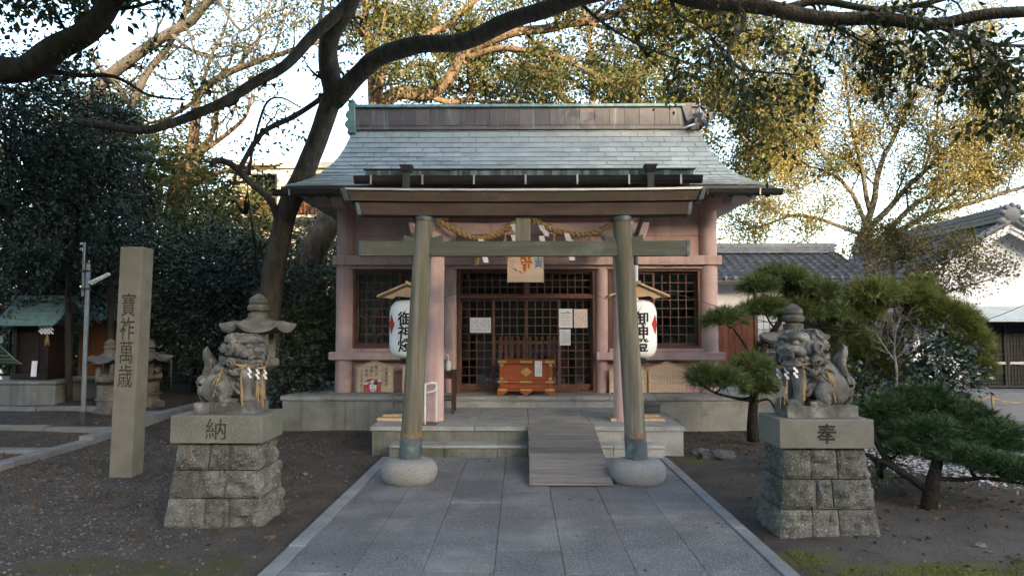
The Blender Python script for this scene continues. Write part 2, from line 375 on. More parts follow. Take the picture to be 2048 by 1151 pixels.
def obj(name, me, m=None, parent=None, bev=0, smooth=False, auto=False, loc=None, label=None, cat=None, group=None, kind=None):
    o = bpy.data.objects.new(name, me); COL.objects.link(o)
    if m is not None and not me.materials: me.materials.append(MATS[m])
    if smooth or auto:
        me.polygons.foreach_set('use_smooth', np.ones(len(me.polygons), dtype=bool))
        if auto: me.set_sharp_from_angle(angle=R(38))
    if loc is not None: o.location = loc
    if parent is not None: adopt(o, parent)
    if bev:
        b = o.modifiers.new('edge', 'BEVEL'); b.width = bev; b.segments = 2; b.limit_method = 'ANGLE'; b.angle_limit = R(40)
    return tag(o, label, cat, group, kind)

WLOC = {}
def adopt(o, parent):
    o.parent = parent
    o.matrix_parent_inverse = Matrix.Translation(-WLOC.get(parent.name, Vector((0, 0, 0))))
def thing(name, loc, label, cat, group=None):
    o = bpy.data.objects.new(name, None); COL.objects.link(o); o.location = loc; o.empty_display_size = .1
    WLOC[o.name] = Vector(loc)
    return tag(o, label, cat, group)
def share(name, me, parent, loc, rot=None):
    o = bpy.data.objects.new(name, me); COL.objects.link(o); o.location = loc
    if rot: o.rotation_euler = rot
    adopt(o, parent); return o
def with_mat(me, m): me.materials.append(MATS[m]); return me
def smooth_path(pts, k=4):
    P = [Vector(p) for p in pts]; out = []
    for i in range(len(P) - 1):
        a, b, c, d = P[max(i - 1, 0)], P[i], P[i + 1], P[min(i + 2, len(P) - 1)]
        for j in range(k):
            t = j / k
            out.append(.5 * ((2 * b) + (c - a) * t + (2 * a - 5 * b + 4 * c - d) * t * t + (3 * b - a - 3 * c + d) * t ** 3))
    out.append(P[-1]); return out

# ------------------------------------------------------------------ lettering, made once while the scene is still small
TXT = {}
def letters(key, body, bold=0.0, thick=.004, space=1.0):
    c = bpy.data.curves.new('t', 'FONT'); c.body = body; c.align_x = 'CENTER'; c.size = 1.0
    c.offset = bold; c.extrude = thick; c.space_line = space; c.resolution_u = 3
    o = bpy.data.objects.new('t', c); COL.objects.link(o); TXT[key] = o
def col(s): return '\n'.join(s)
letters('pillar', col('寶祚萬歳'), .0, .02, .95)
letters('osame', '納', .0, .02)
letters('hou', '奉', .02, .02)
letters('lantern', col('御神燈'), .016, .01, .9)
for i, s in enumerate(['児童全員が', 'コロナウイルスに', '負けず', '健康に', '一年を', 'すごせますように']):
    letters('ema%d' % i, col(s), .008, .006, .95)
letters('tiger', col('壬寅'), .02, .006, .95)
dg = bpy.context.evaluated_depsgraph_get()
for k in list(TXT):
    o = TXT[k]; me = bpy.data.meshes.new_from_object(o.evaluated_get(dg)); TXT[k] = me
    cv = o.data; bpy.data.objects.remove(o); bpy.data.curves.remove(cv)
    me.materials.clear()
def text_on(key, name, m, parent, cx, cz, y, height, width=None, fn=None):
    """letters standing upright in the x-z plane at distance y, fitted into a box centred on cx, cz"""
    me = TXT[key].copy(); n = len(me.vertices); a = np.empty(n * 3, 'f4'); me.vertices.foreach_get('co', a); a = a.reshape(n, 3)
    lo, hi = a.min(0), a.max(0); sz = height / (hi[1] - lo[1]); sx = sz if width is None else width / (hi[0] - lo[0])
    out = np.empty_like(a)
    out[:, 0] = cx + (a[:, 0] - (lo[0] + hi[0]) / 2) * sx; out[:, 2] = cz + (a[:, 1] - (lo[1] + hi[1]) / 2) * sz; out[:, 1] = y - a[:, 2] * sz
    if fn: out = fn(out)
    me.vertices.foreach_set('co', out.ravel()); me.update()
    return obj(name, me, m, parent)

# ================================================================== SETTING
def gz(x, y):       # height of the bare ground
    h = -.045 + .018 * noise.noise(Vector((x * .9, y * .9, 0))) + .008 * noise.noise(Vector((x * 3.1, y * 3.1, 4)))
    if x < -5.0: h += .30 * min(1, max(0, (-5.0 - x) / 3)) * min(1, max(0, (y - 10.8) / 3))
    if -1.95 < x < 2.05 and y < 9.9: h = min(h, -.055)
    if x > 1.95 and y < 9: h += .03 * min(1, (x - 1.95) / .6)
    if -2.6 < x < -1.85 and y < 9: h += .012
    return h
xs = np.concatenate([np.linspace(-300, -24, 14), np.linspace(-22, -9, 20), np.linspace(-8.6, 8.6, 120), np.linspace(9, 22, 20), np.linspace(24, 300, 14)])
ys = np.concatenate([np.linspace(-300, -8, 14), np.linspace(-6, 3.5, 18), np.linspace(3.6, 14, 90), np.linspace(14.5, 40, 26), np.linspace(45, 400, 14)])
V = np.array([(x, y, gz(x, y) if (abs(x) < 20 and -5 < y < 40) else -.05) for y in ys for x in xs])
nx = len(xs); ii = np.array([(j * nx + i, j * nx + i + 1, (j + 1) * nx + i + 1, (j + 1) * nx + i) for j in range(len(ys) - 1) for i in range(nx - 1)])
obj('ground', npmesh('ground', V, ii), 'soil', smooth=True, kind='structure')

# unseen hill added behind the camera, shaped to keep low sun off the precinct
hx = np.linspace(-420, 420, 60); hy = np.linspace(-330, -70, 24); HV = []
def hprof(y): return max(0.0, 1 - abs((y + 200) / 132)) ** 1.0
SHADE = 7.4                            # height of the hill's shadow edge at the hall's ridge
sl = math.tan(R(SUN_EL)) / abs(math.cos(R(SUN_AZ)))
HH = min((SHADE + 1 + (14.8 - y) * sl) / hprof(y) for y in np.linspace(-320, -80, 200) if hprof(y) > .05)
for y in hy:
    for x in hx:
        prof = hprof(y)
        HV.append((x, y, -1 + prof * (HH + .6 * noise.noise(Vector((x * .012, y * .012, 1))) + .8 * noise.noise(Vector((x * .06, y * .06, 3))))))
HF = [(j * 60 + i, j * 60 + i + 1, (j + 1) * 60 + i + 1, (j + 1) * 60 + i) for j in range(23) for i in range(59)]
obj('added_shade_hill', npmesh('added_shade_hill', np.array(HV), np.array(HF)), 'shade_hill_cover', smooth=True, kind='structure')

# paved approach: bed, slabs, kerb stones
path = MB().box(-1.80, 1.91, -3, 9.58, -.3, -.052).build('path', 'soil', kind='structure')
JX = [-1.668, -1.175, -.68, -.182, .312, .808, 1.302, 1.797]
for c in range(7):
    off = 7.64 - (0.5 if c % 2 == 0 else 0.0) + RNG.uniform(-.03, .03)
    y = off - 6
    while y < 9.58:
        y1 = min(y + 1.0, 9.575); y0 = max(y, 1.2)
        if y1 - y0 > .05:
            z = RNG.uniform(-.003, .002); tl = RNG.uniform(-.0015, .0015)
            g = .002
            m = MB().hexa([(JX[c] + g, y0 + g, -.05), (JX[c + 1] - g, y0 + g, -.05), (JX[c + 1] - g, y1 - g, -.05), (JX[c] + g, y1 - g, -.05),
                           (JX[c] + g, y0 + g, z + tl), (JX[c + 1] - g, y0 + g, z - tl), (JX[c + 1] - g, y1 - g, z - tl), (JX[c] + g, y1 - g, z + tl)])
            m.build('paving_slab', 'path_granite', path, bev=.0025)
        y += 1.0
for (x0, x1) in ((-1.80, -1.674), (1.803, 1.915)):
    y = 1.4
    while y < 9.57:
        y1 = min(y + 1.55 + RNG.uniform(-.2, .2), 9.57)
        MB().box(x0, x1, y + .004, y1 - .004, -.10, .008 + RNG.uniform(-.003, .003)).build('kerb_stone', 'kerb_granite', path, bev=.008)
        y = y1

# ================================================================== STONE PLATFORM
PY = 12.3       # front of the upper platform
plat = thing('stone_platform', (0.1, 11, 0), 'stepped grey granite platform carrying the pink shrine hall', 'platform')
MB().box(-1.9, 2.1, 9.96, PY + .2, -.1, .285).build('lower_core', 'mossy_granite', plat)
# lower platform: nosing slabs, face blocks
lx0, lx1 = -2.04, 2.24
cuts = [lx0, -1.45, -.62, .12, 1.0, 1.62, lx1]
for a, b in zip(cuts[:-1], cuts[1:]):
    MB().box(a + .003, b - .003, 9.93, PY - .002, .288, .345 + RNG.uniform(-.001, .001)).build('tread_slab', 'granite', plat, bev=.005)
fc = [lx0 + .02, -1.3, -.4, .12, 1.0, 1.5, lx1 - .02]
for a, b in zip(fc[:-1], fc[1:]):
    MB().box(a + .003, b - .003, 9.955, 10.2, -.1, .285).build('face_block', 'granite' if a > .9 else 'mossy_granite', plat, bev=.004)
for x0, x1 in ((lx0 + .02, lx0 + .25), (lx1 - .25, lx1 - .02)):
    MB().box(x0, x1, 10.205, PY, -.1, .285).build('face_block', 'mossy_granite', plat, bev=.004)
# bottom step
for a, b in zip([-1.72, -1.0, -.3, .1], [-1.0, -.3, .1, 1.0]):
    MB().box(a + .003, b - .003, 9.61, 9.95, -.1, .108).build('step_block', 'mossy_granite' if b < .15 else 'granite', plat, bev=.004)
    MB().box(a + .002, b - .002, 9.59, 9.953, .110, .148).build('step_tread', 'granite', plat, bev=.006)  # paler tread colour imitates light on the step top; riser moss is real
for a, b in ((1.0, 1.22), (1.22, 1.90)):
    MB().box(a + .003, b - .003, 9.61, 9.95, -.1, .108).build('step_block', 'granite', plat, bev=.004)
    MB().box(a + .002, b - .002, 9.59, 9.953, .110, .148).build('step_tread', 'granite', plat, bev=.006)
# upper platform
ux0, ux1 = -4.05, 5.2
MB().box(ux0 + .06, ux1 - .06, PY + .06, 17.2, -.2, .46).build('upper_core', 'concrete', plat)
cuts = [ux0, -3.1, -2.06, -1.1, -.25, .62, 1.5, 2.28, 3.3, 4.3, ux1]
for k, (a, b) in enumerate(zip(cuts[:-1], cuts[1:])):
    MB().box(a + .002, b - .002, PY - .03, PY + 1.3, .465, .532).build('coping_slab', 'granite', plat, bev=.005)
    MB().box(a + .002, b - .002, PY + 1.303, 17.2, .465, .531).build('floor_slab', 'granite', plat, bev=.004)
fc = [ux0 + .03, -2.95, -2.06, -1.25, -.7, .0, .7, 1.4, 2.28, 3.05, 3.95, 4.7, ux1 - .03]
for a, b in zip(fc[:-1], fc[1:]):
    MB().box(a + .002, b - .002, PY, PY + .05, -.2 if (a < -2 or b > 2.2) else .34, .463).build('face_block', 'concrete' if a < -2 else 'granite', plat, bev=.003)
for x0, x1 in ((-2.02, -1.5), (1.72, 2.22)):     # low stone blocks at the sides of the porch floor
    MB().box(x0, x1, 11.55, 11.85, .347, .50).build('side_block', 'mossy_granite', plat, bev=.02)

# ================================================================== SHRINE HALL
CX = .115
sh = thing('shrine_hall', (CX, 13.5, .53), 'pink plastered shrine hall with green copper shingle roof and front porch', 'building')
WD = 13.05      # column line
Z0 = .532
def column(x, y, r, z0, z1, nm='column'):
    prof = [(r * 1.0, 0)] + [(r * (1 + .0), z) for z in np.linspace(.01, z1 - z0, 6)]
    MB().lathe(prof, (x, y, z0), 28).build(nm, 'pink_plaster', sh, auto=True)
XO = (-3.15, 3.38); XI = (-1.245, 1.47)
for x in XO: column(x, WD, .165, Z0, 4.02)
for x in XI: column(x, WD, .118, Z0, 2.82)
for x in XO: column(x, 16.6, .165, Z0, 4.02)
# upper beam, header, sill beams
MB().box(XO[0] - .2, XO[1] + .2, WD - .20, WD + .10, 2.80, 2.965).build('upper_beam', 'pink_plaster', sh, bev=.008)
MB().box(XO[0] + .02, XO[1] - .02, WD - .12, WD + .08, 2.735, 2.797).build('header_beam', 'pink_plaster', sh, bev=.005)
for a, b in ((XO[0] - .24, XI[0] + .02), (XI[1] - .12, XO[1] + .24)):
    MB().box(a, b, WD - .22, WD + .08, 1.115, 1.25).build('sill_beam', 'pink_plaster', sh, bev=.01)
    MB().box(a + .24, b - .1 if b < 0 else b - .24, WD - .12, WD + .08, 1.253, 1.315).build('window_ledge', 'pink_plaster', sh, bev=.006)
# wall panels: lower, upper (two courses with a groove)
for a, b in ((XO[0], XI[0]), (XI[1], XO[1])):
    MB().box(a, b, WD - .01, WD + .14, Z0, .86).build('wall_panel', 'pink_plaster', sh, bev=.004)
    MB().box(a, b, WD - .01, WD + .14, .866, 1.112).build('wall_panel', 'pink_plaster', sh, bev=.004)
for z0, z1 in ((2.968, 3.33), (3.336, 4.05)):
    MB().box(XO[0], XO[1], WD - .03, WD + .12, z0, z1).build('wall_panel', 'pink_plaster', sh, bev=.004)
# side and back walls, interior floor and ceiling
MB().box(XO[0] - .06, XO[0] + .06, WD + .16, 16.6, Z0, 4.05).build('side_wall', 'pink_plaster', sh)
MB().box(XO[1] - .06, XO[1] + .06, WD + .16, 16.6, Z0, 4.05).build('side_wall', 'pink_plaster', sh)
MB().box(XO[0], XO[1], 16.55, 16.7, Z0, 4.05).build('back_wall', 'pink_plaster', sh)
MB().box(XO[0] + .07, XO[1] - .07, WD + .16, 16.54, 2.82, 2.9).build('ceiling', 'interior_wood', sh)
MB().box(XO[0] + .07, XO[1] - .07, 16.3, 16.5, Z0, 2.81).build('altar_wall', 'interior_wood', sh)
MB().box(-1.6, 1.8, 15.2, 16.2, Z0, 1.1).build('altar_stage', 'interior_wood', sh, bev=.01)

def lattice(name, x0, x1, z0, z1, y, nc, nr, st=.04, bw=.016, kick=0.0, glass='glass'):
    """one sash: frame, individual bars and panes"""
    fr = MB()
    fr.box(x0, x0 + st, y - .018, y + .018, z0, z1); fr.box(x1 - st, x1, y - .018, y + .018, z0, z1)
    fr.box(x0 + st, x1 - st, y - .018, y + .018, z1 - st, z1); fr.box(x0 + st, x1 - st, y - .018, y + .018, z0, z0 + st + kick)
    f = fr.build(name, 'brown_wood', sh, bev=.003)
    ax0, ax1, az0, az1 = x0 + st, x1 - st, z0 + st + kick, z1 - st
    pw, ph = (ax1 - ax0) / nc, (az1 - az0) / nr
    bv = with_mat(MB().box(-bw / 2, bw / 2, -.012, .012, 0, az1 - az0).mesh('bar_v'), 'brown_wood')
    bh = with_mat(MB().box(0, ax1 - ax0, -.009, .009, -bw / 2, bw / 2).mesh('bar_h'), 'brown_wood')
    for i in range(1, nc): share('lattice_bar', bv, f, (ax0 + i * pw, y, az0))
    for j in range(1, nr): share('lattice_bar', bh, f, (ax0, y, az0 + j * ph))
    pane = with_mat(MB().box(.001, pw - .001, -.002, .002, .001, ph - .001).mesh('pane'), glass)
    for i in range(nc):
        for j in range(nr):
            share('pane', pane, f, (ax0 + i * pw, y + .0135 + (0), az0 + j * ph), (R(RNG.uniform(-.25, .25)), 0, R(RNG.uniform(-.25, .25))))
    return f
# doorway: posts, lintel, four sliding doors, transoms
dx0, dx1 = XI[0] + .12, XI[1] - .12
zt = 2.262
MB().box(dx0, dx0 + .05, WD - .06, WD + .1, Z0, 2.735).build('door_post', 'brown_wood', sh, bev=.004)
MB().box(dx1 - .05, dx1, WD - .06, WD + .1, Z0, 2.735).build('door_post', 'brown_wood', sh, bev=.004)
MB().box(dx0 + .05, dx1 - .05, WD - .06, WD + .1, zt - .055, zt).build('door_lintel', 'brown_wood', sh, bev=.004)
MB().box(dx0 + .05, dx1 - .05, WD - .05, WD + .1, 2.69, 2.735).build('door_head', 'brown_wood', sh, bev=.004)
MB().box(dx0 + .05, dx1 - .05, WD - .06, WD + .1, Z0, Z0 + .035).build('door_sill', 'brown_wood', sh, bev=.004)
dw = (dx1 - dx0 - .10) / 4
for i in range(4):
    y = WD + (.045 if i in (0, 3) else 0.0)
    lattice('sliding_door', dx0 + .05 + i * dw - .012, dx0 + .05 + (i + 1) * dw + .012, Z0 + .037, zt - .057, y, 4, 10, kick=.07)
mx = (dx0 + dx1) / 2
MB().box(mx - .03, mx + .03, WD - .05, WD + .08, zt, 2.69).build('transom_post', 'brown_wood', sh, bev=.004)
lattice('transom_window', dx0 + .052, mx - .032, zt + .002, 2.688, WD + .02, 8, 3, st=.03)
lattice('transom_window', mx + .032, dx1 - .052, zt + .002, 2.688, WD + .02, 8, 3, st=.03)
# side windows
for a, b in ((XO[0] + .15, XI[0] - .1), (XI[1] + .1, XO[1] - .15)):
    f = MB()
    f.box(a, a + .05, WD - .07, WD + .09, 1.317, 2.733); f.box(b - .05, b, WD - .07, WD + .09, 1.317, 2.733)
    f.box(a + .05, b - .05, WD - .07, WD + .09, 1.317, 1.365); f.box(a + .05, b - .05, WD - .07, WD + .09, 2.69, 2.733)
    f.build('window_frame', 'brown_wood', sh, bev=.004)
    mid = (a + b) / 2
    lattice('window_sash', a + .052, mid + .02, 1.368, 2.688, WD + .005, 5, 8)
    lattice('window_sash', mid - .02, b - .052, 1.368, 2.688, WD + .05, 5, 8)
# pale curtain inside the left window
cv = []; n = 60
for i in range(n + 1):
    x = XO[0] + .15 + (1.5) * i / n; y = WD + .25 + .02 * math.sin(i * 1.3)
    cv += [(x, y, 1.2), (x, y, 2.75)]
obj('curtain', npmesh('curtain', np.array(cv), np.array([(2 * i, 2 * i + 2, 2 * i + 3, 2 * i + 1) for i in range(n)])), 'grey_plaster', sh, smooth=True)

# ---- main roof
EY, RY = 12.0, 14.8
def rp(t):          # 0 at the eave, 1 at the ridge -> (y, z)
    return EY + (RY - EY) * t, 4.05 + 1.78 * (.46 * t + .54 * t * t)
def rw(t): return 3.56 + .56 * (1 - t) ** 2.3
NT = 14
RVt = [];
for side in (1, -1):
    pass
rm = MB()
ts = [i / NT for i in range(NT + 1)]
for t in ts:
    y, z = rp(t); w = rw(t); yb = 2 * RY - y
    rm.v += [(CX - w, y, z - .03), (CX + w, y, z - .03), (CX + w, yb, z - .03), (CX - w, yb, z - .03)]
for i in range(NT):
    for k in range(4):
        a, b = i * 4 + k, i * 4 + (k + 1) % 4; rm.f.append((a, b, b + 4, a + 4))
rm.f.append((3, 2, 1, 0))
roof = rm.build('roof', 'verdigris', sh)
NR = 16; single = 0; rest = MB()
for r in range(NR):
    t0, t1 = r / NR, min(1, (r + 1) / NR + .012)
    (y0, z0), (y1, z1) = rp(t0), rp(t1)
    nrm = Vector((0, -(z1 - z0), (y1 - y0))).normalized()
    x = -rw(t0) - (.17 if r % 2 else 0.0)
    while x < rw(t0):
        xe = x + .345 + RNG.uniform(-.015, .015)
        def cl(v, t): return CX + max(-rw(t), min(rw(t), v))
        a, b, c, d = cl(x + .0065, t0), cl(xe - .0065, t0), cl(xe - .0065, t1), cl(x + .0065, t1)
        if b - a > .03:
            lo = .021 + RNG.uniform(-.003, .004); hi = .004; th = .011
            p = [Vector((a, y0, z0)), Vector((b, y0, z0)), Vector((c, y1, z1)), Vector((d, y1, z1))]
            lift = [lo, lo + RNG.uniform(-.002, .002), hi, hi]
            cc = [q + nrm * (l - th) for q, l in zip(p, lift)] + [q + nrm * l for q, l in zip(p, lift)]
            if r < 12 and single < 305:
                MB().hexa(cc).build('shingle', 'verdigris', roof); single += 1
            else: rest.hexa(cc)
        x = xe
rest.build('shingle_courses', 'verdigris', roof, kind='stuff')
# ridge: box with copper panels, cap, ornaments
rx0, rx1 = CX - 3.50, CX + 3.56
ridge = MB().box(rx0, rx1, RY - .20, RY + .28, 5.72, 6.19).build('ridge', 'ridge_copper', sh)
k = 23; pw = (rx1 - .02 - rx0 - .02) / k
for i in range(k):
    if i >= 22: continue
    y = RY - .212 + RNG.uniform(-.003, .003)
    MB().box(rx0 + .02 + i * pw + .004, rx0 + .02 + (i + 1) * pw - .004, y, RY - .19, 5.80, 6.15).build('ridge_panel', 'ridge_copper', ridge, bev=.003)
MB().prism_x([(RY - .27, 6.17), (RY + .35, 6.17), (RY + .33, 6.23), (RY + .04, 6.27), (RY - .25, 6.23)], rx0 - .02, rx1 - .30).build('ridge_cap', 'patina_green', sh, bev=.006)
MB().prism([(rx1 - .32, 6.17), (rx1 - .02, 6.16), (rx1 - .02, 6.235), (rx1 - .32, 6.235)], RY - .26, RY + .34).build('ridge_cap', 'ridge_copper', sh)
# left ornament: stepped scroll profile
prof = [(-.02, 5.62), (.0, 5.70), (-.07, 5.78), (-.05, 5.86), (.0, 5.9), (-.06, 5.98), (-.03, 6.06), (.02, 6.10), (-.01, 6.2), (.03, 6.31), (.13, 6.30), (.15, 5.62)]
MB().prism([(rx0 - .11 + x, z) for x, z in reversed(prof)], RY - .32, RY + .36).build('ridge_ornament', 'patina_green', sh, bev=.012)
# right ornament: storm-torn copper sheets hanging off the ridge end
dm = MB()
ox = rx1 - .30
dm.hexa([Vector(p) for p in [(ox, RY - .30, 5.86), (ox + .13, RY - .36, 5.84), (ox + .15, RY - .33, 5.85), (ox, RY - .27, 5.87), (ox - .09, RY - .25, 6.20), (ox + .10, RY - .27, 6.20), (ox + .1, RY - .24, 6.2), (ox - .09, RY - .22, 6.2)]])
dm.build('torn_sheet', 'ridge_copper', sh)
for j in range(16):
    c = Vector((ox + .16 + RNG.uniform(-.08, .30), RY - .30 + RNG.uniform(-.12, .05), 5.78 + RNG.uniform(-.1, .28)))
    M3 = Euler((RNG.uniform(-1, 1), RNG.uniform(-1, 1), RNG.uniform(-1, 1))).to_matrix()
    w, h = RNG.uniform(.04, .10), RNG.uniform(.06, .14)
    cs = [c + M3 @ Vector(p) for p in [(-w, -.006, -h), (w, -.006, -h * .7), (w, .006, -h * .7), (-w, .006, -h), (-w * .6, -.006, h), (w * .8, -.03, h), (w * .8, -.018, h), (-w * .6, .006, h)]]
    MB().hexa(cs).build('torn_sheet', 'gutter_metal' if j % 3 else 'ridge_copper', sh)
MB().tube([(ox + .12, RY - .45, 5.74), (ox + .02, RY - .5, 5.70), (ox - .1, RY - .48, 5.66)], [.02, .025, .012], 6).build('torn_sheet', 'pale_metal', sh)
MB().tube([(ox + .30, RY - .3, 5.9), (ox + .27, RY - .3, 6.1), (ox + .265, RY - .28, 6.33)], [.02, .012, .006], 6).build('torn_strip', 'pale_metal', sh)
# eave boards, soffit, rafters, gutter with brackets
ex0, ex1 = CX - 4.12, CX + 4.12
MB().box(ex0, ex1, EY - .02, EY + .06, 3.93, 4.045).build('eave_board', 'gutter_metal', sh, bev=.006)
def gutter(x0, x1, y, z, r, parent, tilt=0):
    g = MB(); pr = []
    for k in range(9): a = math.pi + math.pi * k / 8; pr.append((y + r * math.cos(a), z + r * math.sin(a)))
    pr = [(y - r - .012, z + .016), (y - r, z + .016)][:1] + pr + [(y + r + .012, z + .016)] + [(y + (r - .008) * math.cos(math.pi * 2 - math.pi * k / 8), z + .002 + (r - .008) * math.sin(math.pi * 2 - math.pi * k / 8)) for k in range(9)]
    g.prism_x(pr, x0, x1); return g.build('gutter', 'gutter_metal', parent, auto=True)
gt = gutter(ex0 - .06, ex1 + .08, EY - .10, 3.945, .085, sh)
for k in range(10):
    x = ex0 + .2 + k * .86
    MB().beam((x, EY - .195, 3.96), (x, EY - .19, 3.86), .022, .012, (0, 1, 0)).build('bracket', 'pale_metal' if k % 3 == 0 else 'gutter_metal', gt)
MB().hexa([(ex0 + .08, EY + .07, 3.96), (ex1 - .08, EY + .07, 3.96), (ex1 - .08, WD + .1, 4.32), (ex0 + .08, WD + .1, 4.32),
           (ex0 + .08, EY + .07, 3.985), (ex1 - .08, EY + .07, 3.985), (ex1 - .08, WD + .1, 4.345), (ex0 + .08, WD + .1, 4.345)]).build('soffit', 'pink_plaster', sh)
rf = MB().beam((0, 0, 0), (0, 1.0, .335), .06, .075).mesh('rafter'); with_mat(rf, 'brown_wood')
for k in range(27): share('rafter', rf, sh, (ex0 + .16 + k * .308, EY + .09, 3.905))
MB().box(XO[0] - .55, XO[1] + .42, WD - .14, WD + .12, 3.86, 4.03).build('wall_plate', 'pink_plaster', sh, bev=.01)
for x in XO:
    MB().prism_x([(WD - .75, 3.9), (WD - .62, 3.78), (WD - .17, 3.76), (WD - .17, 3.93), (WD - .75, 3.96)], x - .1, x + .1).build('bracket_arm', 'pink_plaster', sh, bev=.008)

# ---- porch
PD = 10.6; PX = (ax(868, PD), ax(1247, PD))
for x in PX:
    column(x, PD, .15, .347, 3.25, 'porch_column')
    MB().box(x - .19, x + .19, PD - .19, PD + .19, 3.253, 3.40).build('bearing_block', 'pink_plaster', sh, bev=.02)
    MB().prism([(x - .34, 3.08), (x - .30, 2.98), (x - .18, 2.93), (x + .18, 2.93), (x + .30, 2.98), (x + .34, 3.08), (x + .38, 3.22), (x - .38, 3.22)], PD - .09, PD + .09).build('carved_bracket', 'pink_plaster', sh, bev=.015)
MB().box(PX[0] + .30, PX[1] - .30, PD - .085, PD + .085, 3.04, 3.215).build('porch_beam', 'pink_plaster', sh, bev=.015)
MB().box(PX[0] - .75, PX[1] + .75, PD - .11, PD + .11, 3.402, 3.56).build('porch_purlin', 'brown_wood', sh, bev=.01)
for x in PX:    # tie beams back to the hall
    MB().box(x - .07, x + .07, PD + .16, WD - .2, 3.02, 3.2).build('tie_beam', 'pink_plaster', sh, bev=.012)
px0, px1 = ax(727, 9.65), ax(1391, 9.65)
pr = MB().hexa([(px0, 9.66, 3.68), (px1, 9.66, 3.68), (px1, 12.5, 4.16), (px0, 12.5, 4.16), (px0, 9.66, 3.80), (px1, 9.66, 3.80), (px1, 12.5, 4.28), (px0, 12.5, 4.28)]).build('porch_roof', 'verdigris', sh)
n = 12; w = (px1 - px0) / n
for i in range(n):
    MB().box(px0 + i * w + .003, px0 + (i + 1) * w - .003, 9.635 + RNG.uniform(-.004, .002), 9.656, 3.705, 3.80).build('eave_panel', 'eave_copper', pr, bev=.003)
MB().box(px0 - .02, px1 + .02, 9.61, 9.70, 3.803, 3.818).build('eave_drip', 'gutter_metal', pr)
g2 = gutter(ax(706, 9.55), ax(1407, 9.55), 9.545, 3.675, .082, sh)
for k in range(7):
    x = px0 + .12 + k * .68
    MB().beam((x, 9.448, 3.70), (x, 9.452, 3.57), .024, .012, (0, 1, 0)).build('bracket', 'pale_metal', g2)
for x in np.linspace(px0 + .15, px1 - .15, 13):
    MB().beam((x, 9.72, 3.625), (x, 11.9, 4.0), .065, .08).build('porch_rafter', 'brown_wood', sh)
MB().box(px0 + .03, px1 - .03, 9.75, 9.80, 3.57, 3.66).build('porch_fascia', 'brown_wood', sh)
for x in (ax(812, 9.5), ax(1302, 9.5)):
    h = MB()
    h.tbox(x - .085, x + .085, 9.36, 9.52, 3.80, 3.82, 0); h.hexa([(x - .05, 9.39, 3.72), (x + .05, 9.39, 3.72), (x + .05, 9.5, 3.72), (x - .05, 9.5, 3.72), (x - .08, 9.365, 3.80), (x + .08, 9.365, 3.80), (x + .08, 9.515, 3.80), (x - .08, 9.515, 3.80)])
    h.box(x - .045, x + .045, 9.395, 9.46, 3.45, 3.718)
    hp = h.build('rain_hopper', 'gutter_metal', sh, bev=.005)
    xx = PX[0] - .02 if x < 0 else PX[1] + .02; xx += (-.17 if x < 0 else .17)
    MB().tube(smooth_path([(x, 9.43, 3.5), (x, 9.45, 3.38), (xx, 10.3, 3.12), (xx, PD - .02, 2.95), (xx, PD, 2.6)], 4), .033, 10).build('downpipe', 'gutter_metal', hp, auto=True)
    MB().tube([(xx, PD, 2.597), (xx, PD, .36)], .03, 10).build('downpipe', 'white_pipe', hp, auto=True)

# ================================================================== TORII GATE
TD = 8.1
tr = thing('torii_gate', (.04, TD, 0), 'weathered mossy torii gate with dark copper sleeves standing over the paved approach', 'torii gate')
def sweep(x0, x1, prof, nm, m, curve=.0, flare=0.0, parent=tr, bev=0, n=24):
    """profile (y, z) along x; ends flare outward with height; ends lift by curve"""
    b = MB(); zs = [z for _, z in prof]; zm, zM = min(zs), max(zs); cx = (x0 + x1) / 2; hw = (x1 - x0) / 2
    k = len(prof)
    for i in range(n + 1):
        u = -1 + 2 * i / n
        for (y, z) in prof:
            e = flare * (z - zm) / (zM - zm) if flare else 0
            b.v.append((cx + u * (hw + e), y, z + curve * abs(u) ** 2.6))
    for i in range(n):
        for j in range(k):
            a, c = i * k + j, i * k + (j + 1) % k; b.f.append((a, c, c + k, a + k))
    b.f.append(tuple(reversed(range(k)))); b.f.append(tuple(n * k + j for j in range(k)))
    return b.build(nm, m, parent, bev=bev)
LEAN = ((-1.222, -1.072), (1.288, 1.142))
